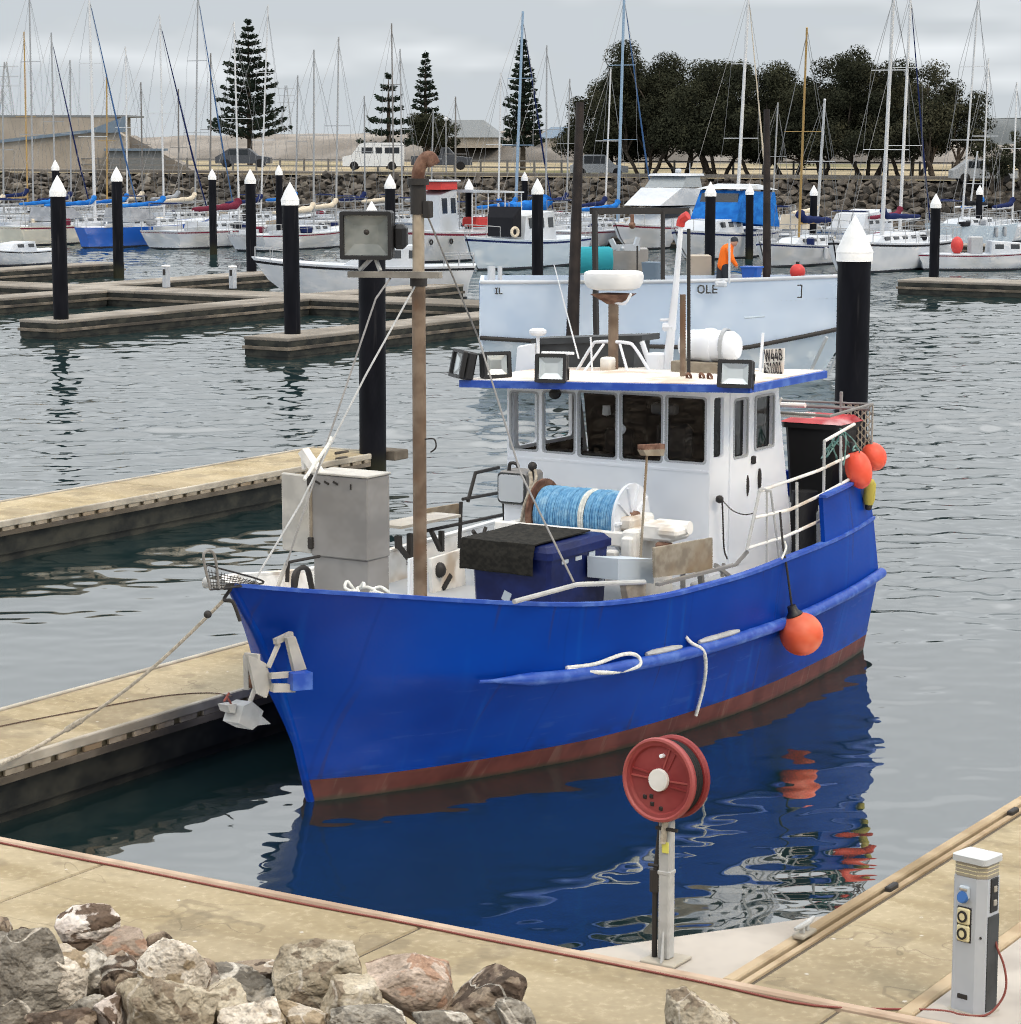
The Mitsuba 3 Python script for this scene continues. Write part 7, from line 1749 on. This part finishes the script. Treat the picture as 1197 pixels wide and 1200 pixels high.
# white and blue trawler with red topped wheelhouse
b, M, top, o, d, sd = motor('white wooden trawler with a red banded wheelhouse and white awning', (-69.99, 105.788, 0), 11.0, -1, 3.6, 1.45, frac=0.5, hullm='gel_white', name='trawler', cat_='trawler')
cabin(b, M, 5.4, 7.0, 1.7, 1.5, 1.5, 2.1, nm='wheelhouse', front=0.2)
part(b, 'red_band', M(bounds((5.45, -0.82, 3.55), (6.9, 0.82, 3.95), 0.03)), 'paint_red')
part(b, 'wheelhouse_roof', M(bounds((5.3, -0.95, 3.952), (7.1, 0.95, 4.03), 0.03)), 'gel_white')
part(b, 'awning', M(hull_of([(0.2, y, z) for y in (-1.5, 1.5) for z in (3.3, 3.38)] + [(5.1, y, z) for y in (-1.5, 1.5) for z in (3.4, 3.55)])), 'gel_white')
for x in (0.3, 1.9, 3.5, 5.0):
    for y in (-1.4, 1.4): part(b, 'awning_post', M(tube([(x, y, 1.4), (x, y, 3.35)], 0.035, 6)), 'alloy_white')
part(b, 'deck_gear', M(cat([box((2.5, 0, 1.85), (1.2, 1.0, 0.5), 0.1), ball((4.0, -0.8, 1.8), 0.35, 1)])), 'paint_red')
for x in (7.2, 8.6): part(b, 'porthole', M(lathe([(0.08, 0), (0.14, 0), (0.14, 0.05), (0.08, 0.05)], 12, (0, 1, 0), (x, np.interp(x / 11, np.linspace(0, 1, 22), top[:, 1]) * 0.985, 1.05))), 'dark_metal')
b, M, top, o, d, sd = motor('pale blue grey cruiser with rounded bow and small white wheelhouse', (-63.18, 102.919, 0), 9.6, -1, 3.2, 1.3, frac=0.42, hullm='gel_grey_blue', rake=1.0)
cabin(b, M, 3.2, 6.0, 2.1, 1.9, 1.3, 1.35, nm='wheelhouse', front=0.4)
part(b, 'side_awning', M(hull_of([(6.2, y, z) for y in (-0.9, 0.9) for z in (1.5, 2.9)] + [(6.6, y, z) for y in (-0.7, 0.7) for z in (1.5, 2.4)])), 'canvas_black')
part(b, 'life_ring', M(lathe([(0.20 + 0.07 * math.cos(a), 0.07 * math.sin(a)) for a in np.linspace(0, 2 * PI, 9)], 18, (0.3, 1, 0), (7.0, 1.05, 1.75))), 'canvas_cream', smooth=True)
rails(b, M, top, 9.6)
# flybridge motor yacht
b, M, top, o, d, sd = motor('large white flybridge motor yacht in front of the dark trees', (-68.086, 124.894, 0), 10.0, -1, 3.4, 1.22, frac=0.5, name='motor_yacht', cat_='motor yacht')
M0 = M
def M(m, M0=M0): m = m.copy(); m.apply_scale(0.76); return M0(m)
cabin(b, M, 3.0, 9.5, 3.6, 2.8, 1.6, 1.5, nm='saloon', front=1.6)
part(b, 'saloon_glass', M(hull_of([(2.98, y * 1.5, z) for y in (-1, 1) for z in (2.2, 2.95)] + [(8.3, y * 1.53, 2.25) for y in (-1, 1)] + [(7.8, y * 1.5, 2.95) for y in (-1, 1)])), 'window_dark')
part(b, 'flybridge', M(hull_of([(2.6, y * 1.9, 3.1) for y in (-1, 1)] + [(9.2, y * 1.5, 3.15) for y in (-1, 1)] + [(2.6, y * 1.9, 3.5) for y in (-1, 1)] + [(6.2, y * 1.7, 4.4) for y in (-1, 1)] + [(3.2, y * 1.8, 4.3) for y in (-1, 1)])), 'gel_white')
k = part(b, 'bridge_screen', M(hull_of([(5.9, y * 1.6, 4.42) for y in (-1, 1)] + [(3.0, y * 1.7, 4.42) for y in (-1, 1)] + [(5.0, y * 1.45, 5.25) for y in (-1, 1)] + [(3.0, y * 1.5, 5.25) for y in (-1, 1)])), 'yacht_glass')
part(b, 'hardtop', M(hull_of([(5.4, y * 1.6, 5.26) for y in (-1, 1)] + [(2.6, y * 1.7, 5.26) for y in (-1, 1)] + [(5.2, y * 1.5, 5.42) for y in (-1, 1)] + [(2.6, y * 1.6, 5.42) for y in (-1, 1)])), 'gel_white')
part(b, 'radar', M(cat([box((3.6, 0, 5.62), (0.4, 0.4, 0.3), 0.08), tube([(2.9, 0.6, 5.4), (2.9, 0.6, 6.2)], 0.03, 6)])), 'gel_white'); rails(b, M0, top, 10.0, 0.55)
# blue canopy boat
b, M, top, o, d, sd = motor('white cruiser under a bright blue canvas canopy with clear windows', (-59.514, 115.597, 0), 9.5, -1, 3.4, 1.3, frac=0.5)
cabin(b, M, 4.4, 7.6, 2.6, 2.0, 1.3, 0.75, front=1.0)
part(b, 'canopy', M(hull_of([(0.6, y * 1.45, 1.5) for y in (-1, 1)] + [(5.4, y * 1.35, 1.9) for y in (-1, 1)] + [(0.9, y * 1.3, 3.3) for y in (-1, 1)] + [(4.4, y * 1.25, 3.45) for y in (-1, 1)])), 'canvas_blue')
part(b, 'canopy_top', M(hull_of([(0.7, y * 1.4, 3.42) for y in (-1, 1)] + [(4.7, y * 1.4, 3.52) for y in (-1, 1)] + [(2.6, y * 1.2, 3.75) for y in (-1, 1)])), 'gel_white')
part(b, 'clear_window', M(hull_of([(4.95 + 0.04, y * 1.15, 2.3) for y in (-1, 1)] + [(4.58 + 0.04, y * 1.05, 3.3) for y in (-1, 1)] + [(4.90, y * 1.15, 2.3) for y in (-1, 1)] + [(4.55, y * 1.05, 3.3) for y in (-1, 1)])), 'window_dark')
rails(b, M, top, 9.5)
b, M, top, o, d, sd = motor('small white runabout at the left edge, its bow cut by the photo', (-84.669, 89.51, 0), 5.5, -1, 2.0, 0.7, frac=0.6)
cabin(b, M, 1.6, 3.4, 1.5, 1.2, 0.7, 0.45)
b, M, top, o, d, sd = motor('white dinghy with a red orange outboard cover on the right pontoon side', (-43.223, 111.598, 0), 7.0, RIGHT, 2.3, 0.75, frac=0.5)
cabin(b, M, 3.4, 5.4, 1.7, 1.3, 0.75, 0.6)
part(b, 'engine_cover', M(ball((1.6, -0.3, 1.35), 0.36, 2, (0.8, 0.9, 1.15)).apply_translation([0.3, 0, -0.2])), 'paint_red', smooth=True)
part(b, 'grey_locker', M(box((2.8, 0, 1.15), (0.6, 0.8, 0.8), 0.05)), 'paint_grey')
b, M, top, o, d, sd = motor('white motor cruiser with large windows beyond the right pontoon', (-54.228, 121.156, 0), 9.0, -1, 3.2, 1.2, frac=0.5)
cabin(b, M, 2.6, 6.2, 2.4, 2.0, 1.2, 1.2, front=0.8); rails(b, M, top, 9.0)
for ft, lab in (((-60.073, 72.177, 0.59), 'pale slim service pedestal on the far walkway, left of two'), ((-57.645, 73.056, 0.59), 'pale slim service pedestal on the far walkway, right of two')):
    p_ = thing('service_pedestal', lab, 'power pedestal', 'service pedestals on the far walkway', at=ft)
    part(p_, 'body', box((0, 0, 0.38), (0.22, 0.22, 0.76), 0.02), 'pedestal_grey')
    part(p_, 'cap', box((0, 0, 0.80), (0.25, 0.25, 0.07), 0.02), 'cap_white')
    part(p_, 'socket_plate', box((0, -0.115, 0.58), (0.12, 0.012, 0.22), 0.003), 'dark_metal')
tt = thing('orange_fender', 'small orange boom float at the end of the right pontoon', 'float', at=(-40.273, 95.874, 0.1))
part(tt, 'body', lathe([(0, -0.45), (0.14, -0.40), (0.16, 0), (0.14, 0.40), (0, 0.45)], 14, (1, 0.3, 0), (0, 0, 0.05)), 'buoy_orange', smooth=40)
